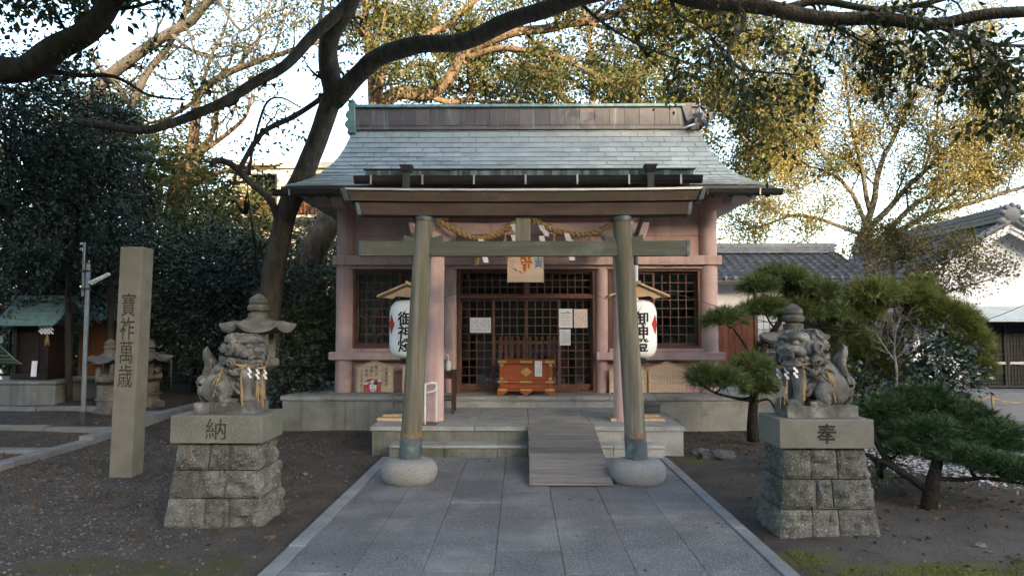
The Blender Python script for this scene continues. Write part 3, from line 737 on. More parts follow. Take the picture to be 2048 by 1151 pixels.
for (xb, xt) in LEAN:
    z0, z1 = .20, 2.925; pts = []; rad = []
    for i in range(13):
        t = i / 12; pts.append((xb + (xt - xb) * t, TD, z0 + (z1 - z0) * t)); rad.append(.118 - .018 * t)
    p = MB().tube(pts, rad, 30).build('pillar', 'torii_wood', tr, auto=True)
    def on(z): t = (z - z0) / (z1 - z0); return (xb + (xt - xb) * t, TD, z)
    MB().tube([on(.19), on(.50)], [.1235, .121], 30).build('sleeve', 'dark_copper', p, auto=True)
    # ragged rust band above the sleeve
    rb = MB(); n = 40
    for k in range(n):
        a = 2 * math.pi * k / n; x, y, z = on(.49)
        rb.v += [(x + .1225 * math.cos(a), y + .1225 * math.sin(a), .485), (x + .119 * math.cos(a), y + .119 * math.sin(a), .53 + .03 * noise.noise(Vector((a * 3, xb, 0))))]
    rb.f = [(2 * k, 2 * ((k + 1) % n), 2 * ((k + 1) % n) + 1, 2 * k + 1) for k in range(n)]
    rb.build('rust_band', 'rust_band', p, smooth=True)
    MB().tube([on(2.885), on(2.93)], [.113, .113], 30).build('collar', 'dark_copper', p, auto=True)
    prof = [(.27, -.02), (.305, .06), (.312, .13), (.295, .19), (.25, .232), (.19, .25), (.12, .254), (.02, .255)]
    c = .02 if xb < 0 else .015
    MB().lathe(prof, (xb + (-.005 if xb < 0 else .005), TD, 0), 40).build('base_stone', 'base_stone', tr, smooth=True)
    for s in (-1, 1):
        xm, _, _ = on(2.68)
        MB().hexa([(xm + s * (.09), TD - .055, 2.652), (xm + s * .215, TD - .055, 2.652), (xm + s * .215, TD + .055, 2.652), (xm + s * .09, TD + .055, 2.652),
                   (xm + s * .09, TD - .055, 2.69), (xm + s * .215, TD - .055, 2.725), (xm + s * .215, TD + .055, 2.725), (xm + s * .09, TD + .055, 2.69)]).build('wedge', 'nuki_wood', tr, bev=.004)
tx0, tx1 = ax(722, TD), ax(1376, TD)
sweep(tx0, tx1, [(TD - .06, 2.487), (TD + .06, 2.487), (TD + .06, 2.650), (TD - .06, 2.650)], 'tie_beam', 'nuki_wood', curve=.008)
for s, x in ((-1, tx0), (1, tx1)):
    MB().box(x - .022, x + .022, TD - .066, TD + .066, 2.488, 2.665).build('beam_end_cap', 'dark_copper', tr, bev=.006)
# lower lintel and upper lintel
sx0, sx1 = ax(724, TD), ax(1372, TD)
sweep(sx0, sx1, [(TD - .105, 2.932), (TD + .105, 2.932), (TD + .105, 3.075), (TD - .105, 3.075)], 'lower_lintel', 'lintel_wood', curve=.013, flare=.03, bev=.005)
for s, x in ((-1, sx0 - .02), (1, sx1 + .02)):
    MB().hexa([(x - .022, TD - .11, 2.940), (x + .022, TD - .11, 2.940), (x + .022, TD + .11, 2.940), (x - .022, TD + .11, 2.940),
               (x - .022 + s * .03, TD - .11, 3.086), (x + .022 + s * .03, TD - .11, 3.086), (x + .022 + s * .03, TD + .11, 3.086), (x - .022 + s * .03, TD + .11, 3.086)]).build('lintel_end_cap', 'dark_copper', tr, bev=.004)
kx0, kx1 = ax(703, TD), ax(1392, TD)
sweep(kx0, kx1, [(TD - .14, 3.082), (TD + .14, 3.082), (TD + .16, 3.195), (TD - .16, 3.195)], 'upper_lintel', 'beam_wood', curve=.015, flare=.03, bev=.005)
sweep(kx0 - .03, kx1 + .03, [(TD - .175, 3.198), (TD + .175, 3.198), (TD + .175, 3.215), (TD + .02, 3.25), (TD - .02, 3.25), (TD - .175, 3.213)], 'metal_cap', 'dark_copper', curve=.016, flare=.03)
sweep(kx0 - .03, kx1 + .03, [(TD - .184, 3.196), (TD - .177, 3.196), (TD - .177, 3.219), (TD - .184, 3.219)], 'drip_edge', 'pale_metal', curve=.016, flare=.03)
for s, x in ((-1, kx0 - .03), (1, kx1 + .03)):
    MB().hexa([(x - .028, TD - .17, 3.090), (x + .028, TD - .17, 3.090), (x + .028, TD + .17, 3.090), (x - .028, TD + .17, 3.090),
               (x - .028 + s * .045, TD - .19, 3.222), (x + .028 + s * .035, TD - .19, 3.222), (x + .028 + s * .035, TD + .19, 3.222), (x - .028 + s * .045, TD + .19, 3.222)]).build('lintel_end_cap', 'dark_copper', tr, bev=.006)
MB().box(ax(1031, TD), ax(1061, TD), TD - .05, TD + .05, 2.652, 2.931).build('centre_strut', 'torii_wood', tr, bev=.006)

# ================================================================== ROPE OVER THE PORCH
RD = 10.35
sm = thing('sacred_rope', (CX, RD, 2.8), 'thick twisted straw rope with white paper zigzags draped under the porch eave', 'rope')
def twisted(pts, r, name, parent, turns=9, strands=2, n=8):
    path_ = smooth_path(pts, 8); L = len(path_); out = None
    for s in range(strands):
        q = []
        for i, p in enumerate(path_):
            t = (path_[min(i + 1, L - 1)] - path_[max(i - 1, 0)]).normalized(); a = Vector((0, 1, 0)); b = t.cross(a)
            ang = 2 * math.pi * (turns * i / L + s / strands)
            q.append(p + (a * math.cos(ang) + b * math.sin(ang)) * r * .52)
        MB().tube(q, r * .62, n).build(name, 'straw', parent, smooth=True)
ropeL = [at(868, 436, RD), at(905, 458, RD), at(945, 475, RD), at(975, 474, RD), at(1005, 462, RD), at(1040, 438, RD)]
ropeR = [at(1040, 430, RD), at(1075, 444, RD), at(1105, 460, RD), at(1150, 468, RD), at(1190, 464, RD), at(1240, 440, RD)]
twisted(ropeL, .043, 'strand', sm, 10); twisted(ropeR, .043, 'strand', sm, 10)
def shide(p, h, w, name, parent, m='paper', d=.0):
    b = MB(); k = 4; hh = h / k
    for i in range(k):
        o = (w * .35) * (1 if i % 2 else -1) ; z1 = p.z - i * hh * .9; y = p.y - .004 * (i % 2)
        b.hexa([(p.x + o - w / 2 + .2 * w, y, z1 - hh), (p.x + o + w / 2 + .2 * w, y, z1 - hh), (p.x + o + w / 2 + .2 * w, y + .002, z1 - hh), (p.x + o - w / 2 + .2 * w, y + .002, z1 - hh),
                (p.x + o - w / 2 - .2 * w, y, z1), (p.x + o + w / 2 - .2 * w, y, z1), (p.x + o + w / 2 - .2 * w, y + .002, z1), (p.x + o - w / 2 - .2 * w, y + .002, z1)])
    return b.build(name, m, parent)
for (px, py, h) in ((967, 478, .36), (1032, 448, .34), (1088, 450, .34), (1139, 466, .42)):
    shide(at(px, py, RD - .05), h, .075, 'paper_zigzag', sm)
def tassel(p, h, r, name, parent, k=16):
    b = MB()
    for i in range(k):
        a = RNG.uniform(0, 6.28); q = RNG.uniform(.2, 1) * r
        e = p + Vector((math.cos(a) * q, math.sin(a) * q * .6, -h * RNG.uniform(.8, 1)))
        b.tube([p, p.lerp(e, .5) + Vector((0, 0, -.01)), e], [.006, .005, .003], 4)
    return b.build(name, 'straw', parent)
for (px, py) in ((955, 478), (1010, 464), (1108, 462), (1180, 468), (1012, 470)):
    tassel(at(px, py, RD - .02), .38, .05, 'straw_tassel', sm)

# red and gold bell cloth rolled up behind the rope
bc = thing('bunting', (CX, 11.6, 3.0), 'red and gold festive cloth strip hung behind the straw rope', 'bunting')
for k in range(8):
    x = CX - 1.05 + k * .27
    MB().hexa([(x, 11.6, 2.86), (x + .25, 11.62, 2.88), (x + .25, 11.63, 2.88), (x, 11.61, 2.86), (x, 11.6, 3.02), (x + .25, 11.62, 3.04), (x + .25, 11.63, 3.04), (x, 11.61, 3.02)]).build('cloth_panel', 'red_paint' if k % 3 else 'gold', bc)

# ================================================================== ZODIAC PLAQUE under the tie beam
ZD = 10.45
zx0, zx1, zz0, zz1 = ax(1016, ZD), ax(1086, ZD), az(564, ZD), az(500, ZD)
zp = thing('votive_plaque', ((zx0 + zx1) / 2, ZD, zz0), 'pale wooden plaque with painted orange tiger hung over the doors', 'plaque')
zb = MB().box(zx0, zx1, ZD, ZD + .02, zz0, zz1).build('board', 'ema_wood', zp, bev=.003)
MB().box(zx0 - .012, zx0, ZD - .008, ZD + .03, zz0 - .01, zz1).build('edge_strip', 'new_wood', zp); MB().box(zx1, zx1 + .012, ZD - .008, ZD + .03, zz0 - .01, zz1).build('edge_strip', 'new_wood', zp)
def P(u, v): return zx0 + u * (zx1 - zx0), zz0 + v * (zz1 - zz0)
def flat(poly, y, m, name, parent, th=.002):
    return MB().prism(poly, y - th, y + .0005).build(name, m, parent)
tg = [(.36, .88), (.44, .93), (.55, .95), (.62, .90), (.64, .78), (.68, .62), (.66, .55), (.62, .62), (.62, .42), (.56, .42), (.555, .62), (.53, .58), (.52, .34), (.43, .33), (.42, .50), (.37, .60), (.35, .75)]
flat([P(u, v) for u, v in reversed(tg)], ZD - .0005, 'paint_orange', 'painted_tiger', zp)
for (u, v, w, h) in ((.40, .655, .05, .03), (.43, .57, .05, .02), (.5, .78, .02, .1), (.55, .68, .012, .16)):
    a, b = P(u, v), P(u + w, v + h); flat([(a[0], a[1]), (b[0], a[1]), (b[0], b[1]), (a[0], b[1])], ZD - .003, 'paint_white', 'painted_fur', zp, .001)
for (u, v) in ((.37, .85), (.40, .82), (.44, .86), (.48, .9), (.53, .86), (.58, .84), (.6, .76), (.46, .45), (.46, .52), (.585, .5), (.645, .58)):
    a = P(u, v); flat([(a[0], a[1]), (a[0] + .03, a[1] + .004), (a[0] + .032, a[1] + .012), (a[0] + .003, a[1] + .009)], ZD - .003, 'ink', 'painted_stripe', zp, .001)
for seg in ([(.16, .44), (.2, .38), (.26, .35), (.27, .37), (.21, .41), (.17, .46)], [(.30, .34), (.36, .31), (.41, .25), (.42, .26), (.37, .33), (.31, .36)]):
    flat([P(u, v) for u, v in seg], ZD - .0005, 'ink', 'painted_branch', zp)
for k in range(9):
    a = P(RNG.uniform(.2, .5), RNG.uniform(.14, .3)); r = .008
    flat([(a[0] + r * math.cos(t), a[1] + r * math.sin(t)) for t in np.linspace(0, 6.28, 7)[:-1]], ZD - .0005, 'paint_pink', 'painted_blossom', zp)
c = P(.87, .70); text_on('tiger', 'lettering', 'paint_blue', zp, c[0], c[1], ZD - .0005, .235)
c = P(.1, .62)
for j in range(10): flat([(c[0] - .02 + .03 * (j % 2), c[1] + .1 - .022 * j), (c[0] - .003 + .03 * (j % 2), c[1] + .1 - .022 * j), (c[0] - .003 + .03 * (j % 2), c[1] + .111 - .022 * j), (c[0] - .02 + .03 * (j % 2), c[1] + .111 - .022 * j)], ZD - .0005, 'ink_faded', 'faded_mark', zp, .001)

# ================================================================== PAPER LANTERNS ON WOODEN STANDS
def chochin(cx, d, side):
    lab = 'white paper lantern on little roofed wooden stand %s' % ('left of the doors' if side < 0 else 'right of the doors')
    t = thing('paper_lantern', (cx, d, .347), lab, 'lantern', 'paper lanterns flanking the doors')
    MB().box(cx - .42, cx + .36, d - .24, d - .14, .347, .385).build('foot_plank', 'new_wood', t, bev=.004)
    MB().box(cx - .42, cx + .36, d + .2, d + .3, .347, .385).build('foot_plank', 'new_wood', t, bev=.004)
    xp = cx + (.14 if side < 0 else -.14)
    MB().box(xp - .05, xp + .05, d - .26, d + .32, .386, .46).build('foot_beam', 'new_wood', t, bev=.004)
    MB().box(xp - .035, xp + .035, d + .24, d + .31, .461, 2.30).build('post', 'new_wood', t, bev=.004)
    zt_ = 2.16
    MB().box(cx - .02, cx + .02, d - .26, d + .3, zt_ + .16, zt_ + .205).build('ridge_bar', 'new_wood', t, bev=.003)
    for s in (-1, 1):
        a = (cx + s * .01, zt_ + .15); b = (cx + s * .44, zt_ - .03)
        MB().hexa([(min(a[0], b[0]), d - .24, (a if a[0] < b[0] else b)[1]), (max(a[0], b[0]), d - .24, (a if a[0] > b[0] else b)[1]), (max(a[0], b[0]), d + .28, (a if a[0] > b[0] else b)[1]), (min(a[0], b[0]), d + .28, (a if a[0] < b[0] else b)[1]),
                   (min(a[0], b[0]), d - .24, (a if a[0] < b[0] else b)[1] + .03), (max(a[0], b[0]), d - .24, (a if a[0] > b[0] else b)[1] + .03), (max(a[0], b[0]), d + .28, (a if a[0] > b[0] else b)[1] + .03), (min(a[0], b[0]), d + .28, (a if a[0] < b[0] else b)[1] + .03)]).build('roof_board', 'new_wood', t, bev=.004)
    MB().prism([(cx - .34, zt_ - .03), (cx - .22, zt_ - .055), (cx - .16, zt_ - .015), (cx, zt_ - .03), (cx + .16, zt_ - .015), (cx + .22, zt_ - .055), (cx + .34, zt_ - .03), (cx, zt_ + .13)], d - .20, d - .18).build('gable_board', 'new_wood', t)
    # ribbed paper body
    zb_, zh = 1.235, .86; prof = []; n = 44
    for i in range(n + 1):
        u = i / n
        r = .285 * min(1, math.sqrt(max(0, 1 - abs(2 * u - 1) ** 4.5)) * .62 + .40)
        prof.append((r + (.004 if i % 2 else 0), zh * u))
    MB().lathe(prof, (cx, d, zb_), 40).build('paper_body', 'lantern_paper', t, smooth=True)
    MB().lathe([(.12, 0), (.14, .01), (.14, .05), (.12, .06)], (cx, d, zb_ + zh), 24).build('top_ring', 'ink', t, auto=True)
    MB().lathe([(.10, -.05), (.125, -.045), (.125, 0), (.1, .005)], (cx, d, zb_), 24).build('bottom_ring', 'ink', t, auto=True)
    MB().tube([(cx, d, zb_ + zh + .05), (cx, d, zt_ + .17)], .008, 6).build('hook', 'ink', t)
    def bend(a):
        a = a.copy(); dx = a[:, 0] - cx; th = dx / .292; u = np.clip((a[:, 2] - zb_) / zh, 0, 1)
        r = .285 * np.minimum(1, np.sqrt(np.maximum(0, 1 - np.abs(2 * u - 1) ** 4.5)) * .62 + .40) + .007
        a[:, 0] = cx + r * np.sin(th); a[:, 1] = d - r * np.cos(th); return a
    o = text_on('lantern', 'lettering', 'ink', t, cx, zb_ + .45, d - .29, .70, .27)
    bm = bmesh.new(); bm.from_mesh(o.data)
    for k in range(-8, 9): bmesh.ops.bisect_plane(bm, geom=bm.verts[:] + bm.edges[:] + bm.faces[:], plane_co=(cx + k * .022, 0, 0), plane_no=(1, 0, 0))
    for k in range(1, 30): bmesh.ops.bisect_plane(bm, geom=bm.verts[:] + bm.edges[:] + bm.faces[:], plane_co=(0, 0, zb_ + k * zh / 30), plane_no=(0, 0, 1))
    bm.to_mesh(o.data); bm.free()
    n_ = len(o.data.vertices); a = np.empty(n_ * 3, 'f4'); o.data.vertices.foreach_get('co', a); a = bend(a.reshape(n_, 3)); o.data.vertices.foreach_set('co', a.ravel()); o.data.update()
    # red crest diamonds on both flanks
    for s in (-1, 1):
        g = []; F = []; k = 8
        for i in range(k + 1):
            for j in range(k + 1):
                u, v = i / k - .5, j / k - .5
                g.append((cx + s * (.275 + (u + v) * .085), d - .29, zb_ + .50 + (u - v) * .15))
        F = [(i * (k + 1) + j, i * (k + 1) + j + 1, (i + 1) * (k + 1) + j + 1, (i + 1) * (k + 1) + j) for i in range(k) for j in range(k)]
        obj('crest', npmesh('crest', bend(np.array(g)), np.array(F)), 'red_paint', t)
chochin(ax(821, 10.75) - .02, 10.75, -1)
chochin(ax(1274, 10.75), 10.75, 1)

# ================================================================== VOTIVE BOARDS leaning on the hall wall
def scribble(x0, x1, z0, z1, y, parent, cols, rows, m='ink', fill=.8, yf=None):
    b = MB()
    for i in range(cols):
        for j in range(rows):
            if RNG.random() > fill: continue
            cw, ch = (x1 - x0) / cols, (z1 - z0) / rows
            for q in range(3):
                x = x0 + (i + .2 + .6 * RNG.random()) * cw; z = z0 + (j + .2 + .6 * RNG.random()) * ch
                w, h = (cw * RNG.uniform(.25, .5), ch * .10) if RNG.random() < .6 else (cw * .10, ch * RNG.uniform(.25, .5))
                yy = y if yf is None else yf(z)
                b.box(x - w / 2, x + w / 2, yy - .002, yy, z - h / 2, z + h / 2)
    if b.v: return b.build('handwriting', m, parent, kind='stuff')
def ema(x0, x1, z0, zs, zp_, d, label, lean=0.0):
    t = thing('votive_board', ((x0 + x1) / 2, d, z0), label, 'votive board', 'house-shaped votive boards along the wall')
    xm = (x0 + x1) / 2
    MB().prism([(x0, z0 + .015), (x1, z0 + .015), (x1, zs), (xm, zp_), (x0, zs)], d, d + .02).build('board', 'ema_wood', t, bev=.002)
    for s, (a, b) in ((-1, ((x0 - .03, zs - .01), (xm, zp_ + .006))), (1, ((x1 + .03, zs - .01), (xm, zp_ + .006)))):
        MB().beam((a[0], d + .005, a[1] + .01), (b[0], d + .005, b[1] + .01), .05, .018, (0, 0, 1)).build('roof_strip', 'new_wood', t)
    for x in (x0 + .01, x1 - .01):
        MB().box(x - .012, x + .012, d - .006, d + .026, z0, zs - .015).build('side_strip', 'new_wood', t)
    return t
ED = 12.86
def ex(px): return ax(px, ED)
def ez(py): return az(py, ED)
e1 = ema(ex(715), ex(787), .533, ez(735), ez(722), ED, 'house-shaped wooden board with children\'s writing and red painted cow, left of the torii')
w_, h_ = ex(787) - ex(715), ez(722) - .533
ZB = .55
def EU(u): return ex(715) + u * w_
for i, (u, z1, hh) in enumerate(((.81, .80, .58), (.71, .84, .56), (.53, .89, .36), (.40, .86, .34), (.27, .84, .33), (.13, .74, .68))):
    text_on('ema%d' % i, 'handwriting', 'ink', e1, EU(u), ZB + h_ * (z1 - hh / 2) - .02, ED - .0005, h_ * hh)
def pic(poly, y, m, nm): flat([(EU(u), ZB + h_ * v - .02) for u, v in poly], y, m, nm, e1, .0015)
fan = [(.18, .05), (.66, .05), (.68, .34), (.60, .40), (.40, .46), (.30, .44), (.18, .30)]
pic(fan, ED - .0005, 'paint_red_soft', 'painted_fan')
pic([(.18, .26), (.40, .30), (.40, .37), (.20, .33)], ED - .0025, 'paint_lightblue', 'painted_band')
pic([(.36, .12), (.41, .05), (.50, .05), (.54, .14), (.55, .36), (.48, .42), (.40, .40), (.36, .30)], ED - .004, 'paint_white', 'painted_cow')
pic([(.48, .26), (.56, .26), (.56, .40), (.48, .41)], ED - .0055, 'ink_faded', 'painted_patch')
for (u, v) in ((.395, .30), (.47, .31)):
    pic([(u + .022 * math.cos(t), v + .03 * math.sin(t)) for t in np.linspace(0, 6.28, 11)[:-1]], ED - .0065, 'ink', 'painted_eye')
for u in (.345, .555): pic([(u - .02, .28), (u + .015, .28), (u + .015, .34), (u - .02, .34)], ED - .0055, 'ink', 'painted_ear')
pic([(.40, .21), (.50, .21), (.49, .25), (.41, .25)], ED - .006, 'paint_pink', 'painted_nose')
for u in (.41, .45, .49): pic([(u, .08), (u + .012, .08), (u + .012, .16), (u, .16)], ED - .006, 'ink', 'painted_stripe')
for (u, v) in ((.27, .1), (.60, .22)):
    pic([(u + .05 * math.cos(t) * (1 if k % 2 else .6), v + .05 * math.sin(t) * (1 if k % 2 else .6)) for k, t in enumerate(np.linspace(0, 6.28, 11)[:-1])], ED - .004, 'paint_green', 'painted_leaf')
pic([(.50, .38), (.56, .38), (.56, .46), (.52, .46)], ED - .006, 'paint_orange', 'painted_horn')
pic([(.57, .36), (.66, .36), (.66, .43), (.60, .44)], ED - .0045, 'paint_lightblue', 'painted_cloud')
e2 = ema(ex(806), ex(878), .533, ez(733), ez(720), ED - .02, 'house-shaped wooden board almost hidden behind the left torii pillar')
scribble(ex(808), ex(820), .60, .85, ED - .0205, e2, 1, 6)
e3 = ema(ex(1296), ex(1370), .533, ez(737), ez(724), ED, 'tan house-shaped board covered in columns of small handwriting, right of the torii')
scribble(ex(1301), ex(1366), .57, .92, ED - .0005, e3, 11, 16, 'ink_faded', .85)
e4 = ema(ex(1218), ex(1292), .533, ez(740), ez(730), ED - .03, 'house-shaped board with little writing, mostly hidden behind right torii pillar')
scribble(ex(1276), ex(1290), .60, .85, ED - .0305, e4, 3, 8, 'ink_faded', .6)

# ================================================================== NOTICES on the doors
def notice(px0, px1, py0, py1, label, m, style):
    d = WD - .022
    x0, x1, z0, z1 = ax(px0, d), ax(px1, d), az(py1, d), az(py0, d)
    t = thing('paper_notice', ((x0 + x1) / 2, d, z0), label, 'notice', 'paper notices taped to the doors')
    MB().hexa([(x0, d, z0), (x1, d - .006, z0), (x1, d - .004, z0), (x0, d + .002, z0), (x0, d - .003, z1), (x1, d, z1), (x1, d + .002, z1), (x0, d - .001, z1)]).build('sheet', m, t)
    y = d - .0065
    if style == 'table':
        b = MB(); b.box(x0 + .03, x1 - .03, y - .001, y, z1 - .085, z1 - .075)
        for j in range(8): b.box(x0 + .03, x1 - .03, y - .001, y, z1 - .12 - j * .025, z1 - .117 - j * .025)
        b.build('printed_rules', 'ink_faded', t)
        MB().box(x0 + .12, x1 - .05, y - .001, y, z1 - .062, z1 - .052).build('printed_heading', 'paint_red_soft', t)
    else:
        scribble(x0 + .02, x1 - .02, z0 + .03, z1 - .03, y, t, style[0], style[1], style[2] if len(style) > 2 else 'ink', style[3] if len(style) > 3 else .7)
notice(940, 982, 635, 665, 'wide white notice taped to the left sliding door', 'paper', (7, 7, 'ink', .75))
notice(1118, 1145, 617, 655, 'white printed timetable sheet on the right sliding door', 'paper', 'table')
notice(1148, 1175, 618, 655, 'pinkish paper notice on the far right of the doors', 'paper_pink', (5, 9, 'ink_faded', .5))
notice(1119, 1141, 658, 690, 'small white handwritten sheet below the printed timetable', 'paper', (5, 7, 'ink', .7))

# ================================================================== OFFERTORY BOX
OD = 12.42
ob = thing('offertory_box', (ax(1052, OD), OD + .2, Z0), 'varnished orange-brown offertory box with gold fittings before the doors', 'offertory box')
bx0, bx1 = ax(996, OD), ax(1108, OD); bz = lambda py: az(py, OD)
h = bz(718) - Z0
def bp(nm, u0, u1, v0, v1, y0, y1, m='offer_wood', bev=.004):
    return MB().box(bx0 + u0 * (bx1 - bx0), bx0 + u1 * (bx1 - bx0), OD + y0, OD + y1, Z0 + v0 * h, Z0 + v1 * h).build(nm, m, ob, bev=bev)
bp('front_panel', .08, .92, .42, .87, .03, .05); bp('back_panel', .08, .92, .17, .9, .40, .42)
bp('side_panel', .05, .07, .17, .9, .05, .40); bp('side_panel', .93, .95, .17, .9, .05, .40)
bp('lower_panel', .08, .92, .20, .33, .03, .05)
for u in (.03, .90): bp('corner_post', u, u + .07, .17, .9, .015, .06)
for u in (.03, .90): bp('corner_post', u, u + .07, .17, .9, .385, .43)
bp('top_rail', 0, 1, .885, .985, 0, .05); bp('top_rail', 0, 1, .885, .985, .395, .44)
bp('top_rail', 0, .05, .885, .985, .051, .394); bp('top_rail', .95, 1, .885, .985, .051, .394)
bp('middle_rail', 0.0, 1, .335, .415, -.005, .05); bp('base_rail', -.01, 1.01, .12, .195, -.01, .05); bp('base_rail', -.01, 1.01, .12, .195, .39, .45)
for k in range(9): bp('grille_slat', .08 + k * .095, .12 + k * .095, .93, .99, .05, .394)
def foot(poly): MB().prism([(bx0 + u * (bx1 - bx0), Z0 + v * h) for u, v in poly], OD - .008, OD + .03).build('foot', 'offer_wood', ob, bev=.004)
foot([(-.01, 0), (.08, 0), (.10, .05), (.16, .08), (.18, .12), (-.01, .12)]); foot([(.92, 0), (1.01, 0), (1.01, .12), (.82, .12), (.84, .08), (.90, .05)])
foot([(.42, .06), (.5, 0), (.58, .06), (.62, .12), (.38, .12)])
for u0, u1 in ((-.005, .16), (.39, .61), (.84, 1.005)):
    for v0, v1, y in ((.895, .965, -.006), (.35, .405, -.011), (.13, .19, -.016)):
        bp('gold_fitting', u0, u1, v0, v1, y, y + .005, 'gold', .003)
for u in (.035, .905):
    for v0, v1 in ((.80, .88), (.42, .50)): bp('gold_fitting', u, u + .06, v0, v1, .008, .014, 'gold', .003)
c = (bx0 + .5 * (bx1 - bx0), Z0 + .645 * h)
MB().prism([(c[0] - .10, c[1]), (c[0], c[1] - .08), (c[0] + .10, c[1]), (c[0], c[1] + .08)], OD + .02, OD + .031).build('crest', 'gold', ob, bev=.003)
t = thing('paper_slip', (bx0 + .72 * (bx1 - bx0), OD, Z0 + .5 * h), 'narrow white handwritten slip hanging on the offertory box front', 'notice')
MB().box(bx0 + .655 * (bx1 - bx0), bx0 + .785 * (bx1 - bx0), OD - .0135, OD - .0115, Z0 + .53 * h, Z0 + .955 * h).build('sheet', 'paper', t)
scribble(bx0 + .67 * (bx1 - bx0), bx0 + .775 * (bx1 - bx0), Z0 + .56 * h, Z0 + .9 * h, OD - .014, t, 3, 7, 'ink', .7)

# slatted wooden barrier just inside the doors
pk = thing('picket_barrier', (CX, 13.6, Z0), 'orange wooden picket barrier seen through the door glass', 'barrier')
for k in range(11):
    x = ax(985, 13.3) + k * (ax(1112, 13.3) - ax(985, 13.3)) / 10.5
    MB().box(x, x + .055, 13.32, 13.35, Z0, az(672, 13.32)).build('picket', 'picket_wood', pk, bev=.004)
for z in (az(684, 13.3), .85): MB().box(ax(980, 13.3), ax(1116, 13.3), 13.352, 13.38, z - .03, z + .03).build('rail', 'picket_wood', pk, bev=.004)

# ================================================================== SIDE TABLE, BOTTLE, HANDRAIL, RAMP
tb = thing('side_table', (ax(900, 11.6), 11.6, .347), 'small dark wooden table beside the left porch column', 'table')
a, b = ax(878, 11.6), ax(912, 11.6); zt2 = az(741, 11.5)
MB().box(a - .02, b, 11.36, 11.84, zt2 - .03, zt2).build('tabletop', 'old_table', tb, bev=.004)
MB().box(a + .02, b - .03, 11.39, 11.41, zt2 - .12, zt2 - .031).build('apron', 'old_table', tb); MB().box(b - .05, b - .03, 11.42, 11.8, zt2 - .12, zt2 - .031).build('apron', 'old_table', tb)
for x in (a + .005, b - .05):
    for y in (11.38, 11.78): MB().box(x, x + .04, y, y + .04, .347, zt2 - .031).build('leg', 'old_table', tb, bev=.003)
for y in (11.39, 11.79): MB().box(a + .046, b - .051, y, y + .02, .55, .58).build('stretcher', 'old_table', tb)
MB().box(b - .045, b - .02, 11.421, 11.779, .50, .53).build('stretcher', 'old_table', tb)
bt = thing('spray_bottle', (ax(897, 11.55), 11.55, zt2), 'clear plastic sanitiser pump bottle on the dark side table', 'bottle')
MB().lathe([(.036, 0), (.04, .01), (.04, .12), (.03, .15), (.014, .165), (.014, .18)], (ax(897, 11.55), 11.55, zt2 + .001), 16).build('bottle_body', 'plastic_clear', bt, auto=True)
MB().lathe([(.012, .181), (.018, .185), (.018, .205), (.008, .21), (.008, .235)], (ax(897, 11.55), 11.55, zt2), 12).build('pump', 'white_pipe', bt, auto=True)
MB().box(ax(897, 11.55) - .04, ax(897, 11.55) + .012, 11.54, 11.56, zt2 + .235, zt2 + .252).build('nozzle', 'white_pipe', bt, bev=.004)
hr = thing('handrail', (ax(858, 10.2), 10.2, .347), 'white tubular metal handrail beside the left torii pillar', 'handrail')
for y, x in ((10.15, ax(853, 10.15)), (10.75, ax(868, 10.75) + .06)):
    pass
hx0 = ax(852, 10.1); hx1 = ax(869, 10.1)
zz = az(768, 10.1)
MB().tube(smooth_path([(hx1, 10.35, .347), (hx1, 10.35, zz - .06), (hx1 - .02, 10.33, zz), (hx0, 10.12, zz), (hx0 - .005, 10.1, zz - .06), (hx0 - .005, 10.1, .347)], 5), .014, 10).build('rail_tube', 'white_pipe', hr, smooth=True)
MB().tube(smooth_path([(hx1 - .005, 10.34, zz - .08), (hx1 - .03, 10.3, zz - .11), (hx0 + .02, 10.14, zz - .12), (hx0, 10.1, zz - .10)], 4), .012, 8).build('brace', 'white_pipe', hr, smooth=True)
MB().box(hx0 - .04, hx1 + .03, 10.06, 10.40, .346, .352).build('foot_plate', 'gutter_metal', hr)

rmp = thing('wooden_ramp', (.55, 8.9, 0), 'grey weathered plank ramp leaning on the granite steps', 'ramp')
n = 9; A, B = Vector((0, 7.83, .03)), Vector((0, 10.02, .385))
for i in range(n):
    p, q = A.lerp(B, i / n), A.lerp(B, (i + 1) / n); dd = (q - p).normalized() * .013
    p, q = p + dd, q - dd; j = RNG.uniform(-.006, .006)
    MB().hexa([(.105 + j, p.y, p.z - .022), (1.0 + j, p.y, p.z - .022), (1.0 + j, q.y, q.z - .022), (.105 + j, q.y, q.z - .022),
               (.105 + j, p.y, p.z), (1.0 + j, p.y, p.z), (1.0 + j, q.y, q.z), (.105 + j, q.y, q.z)]).build('plank', 'ramp_wood', rmp, bev=.003)
for x in (.16, .55, .94):
    MB().prism_x([(8.05, .012), (9.57, .012), (9.57, .155), (9.93, .16), (9.93, .333), (9.9, .335)], x - .025, x + .025).build('bearer', 'ramp_wood', rmp)

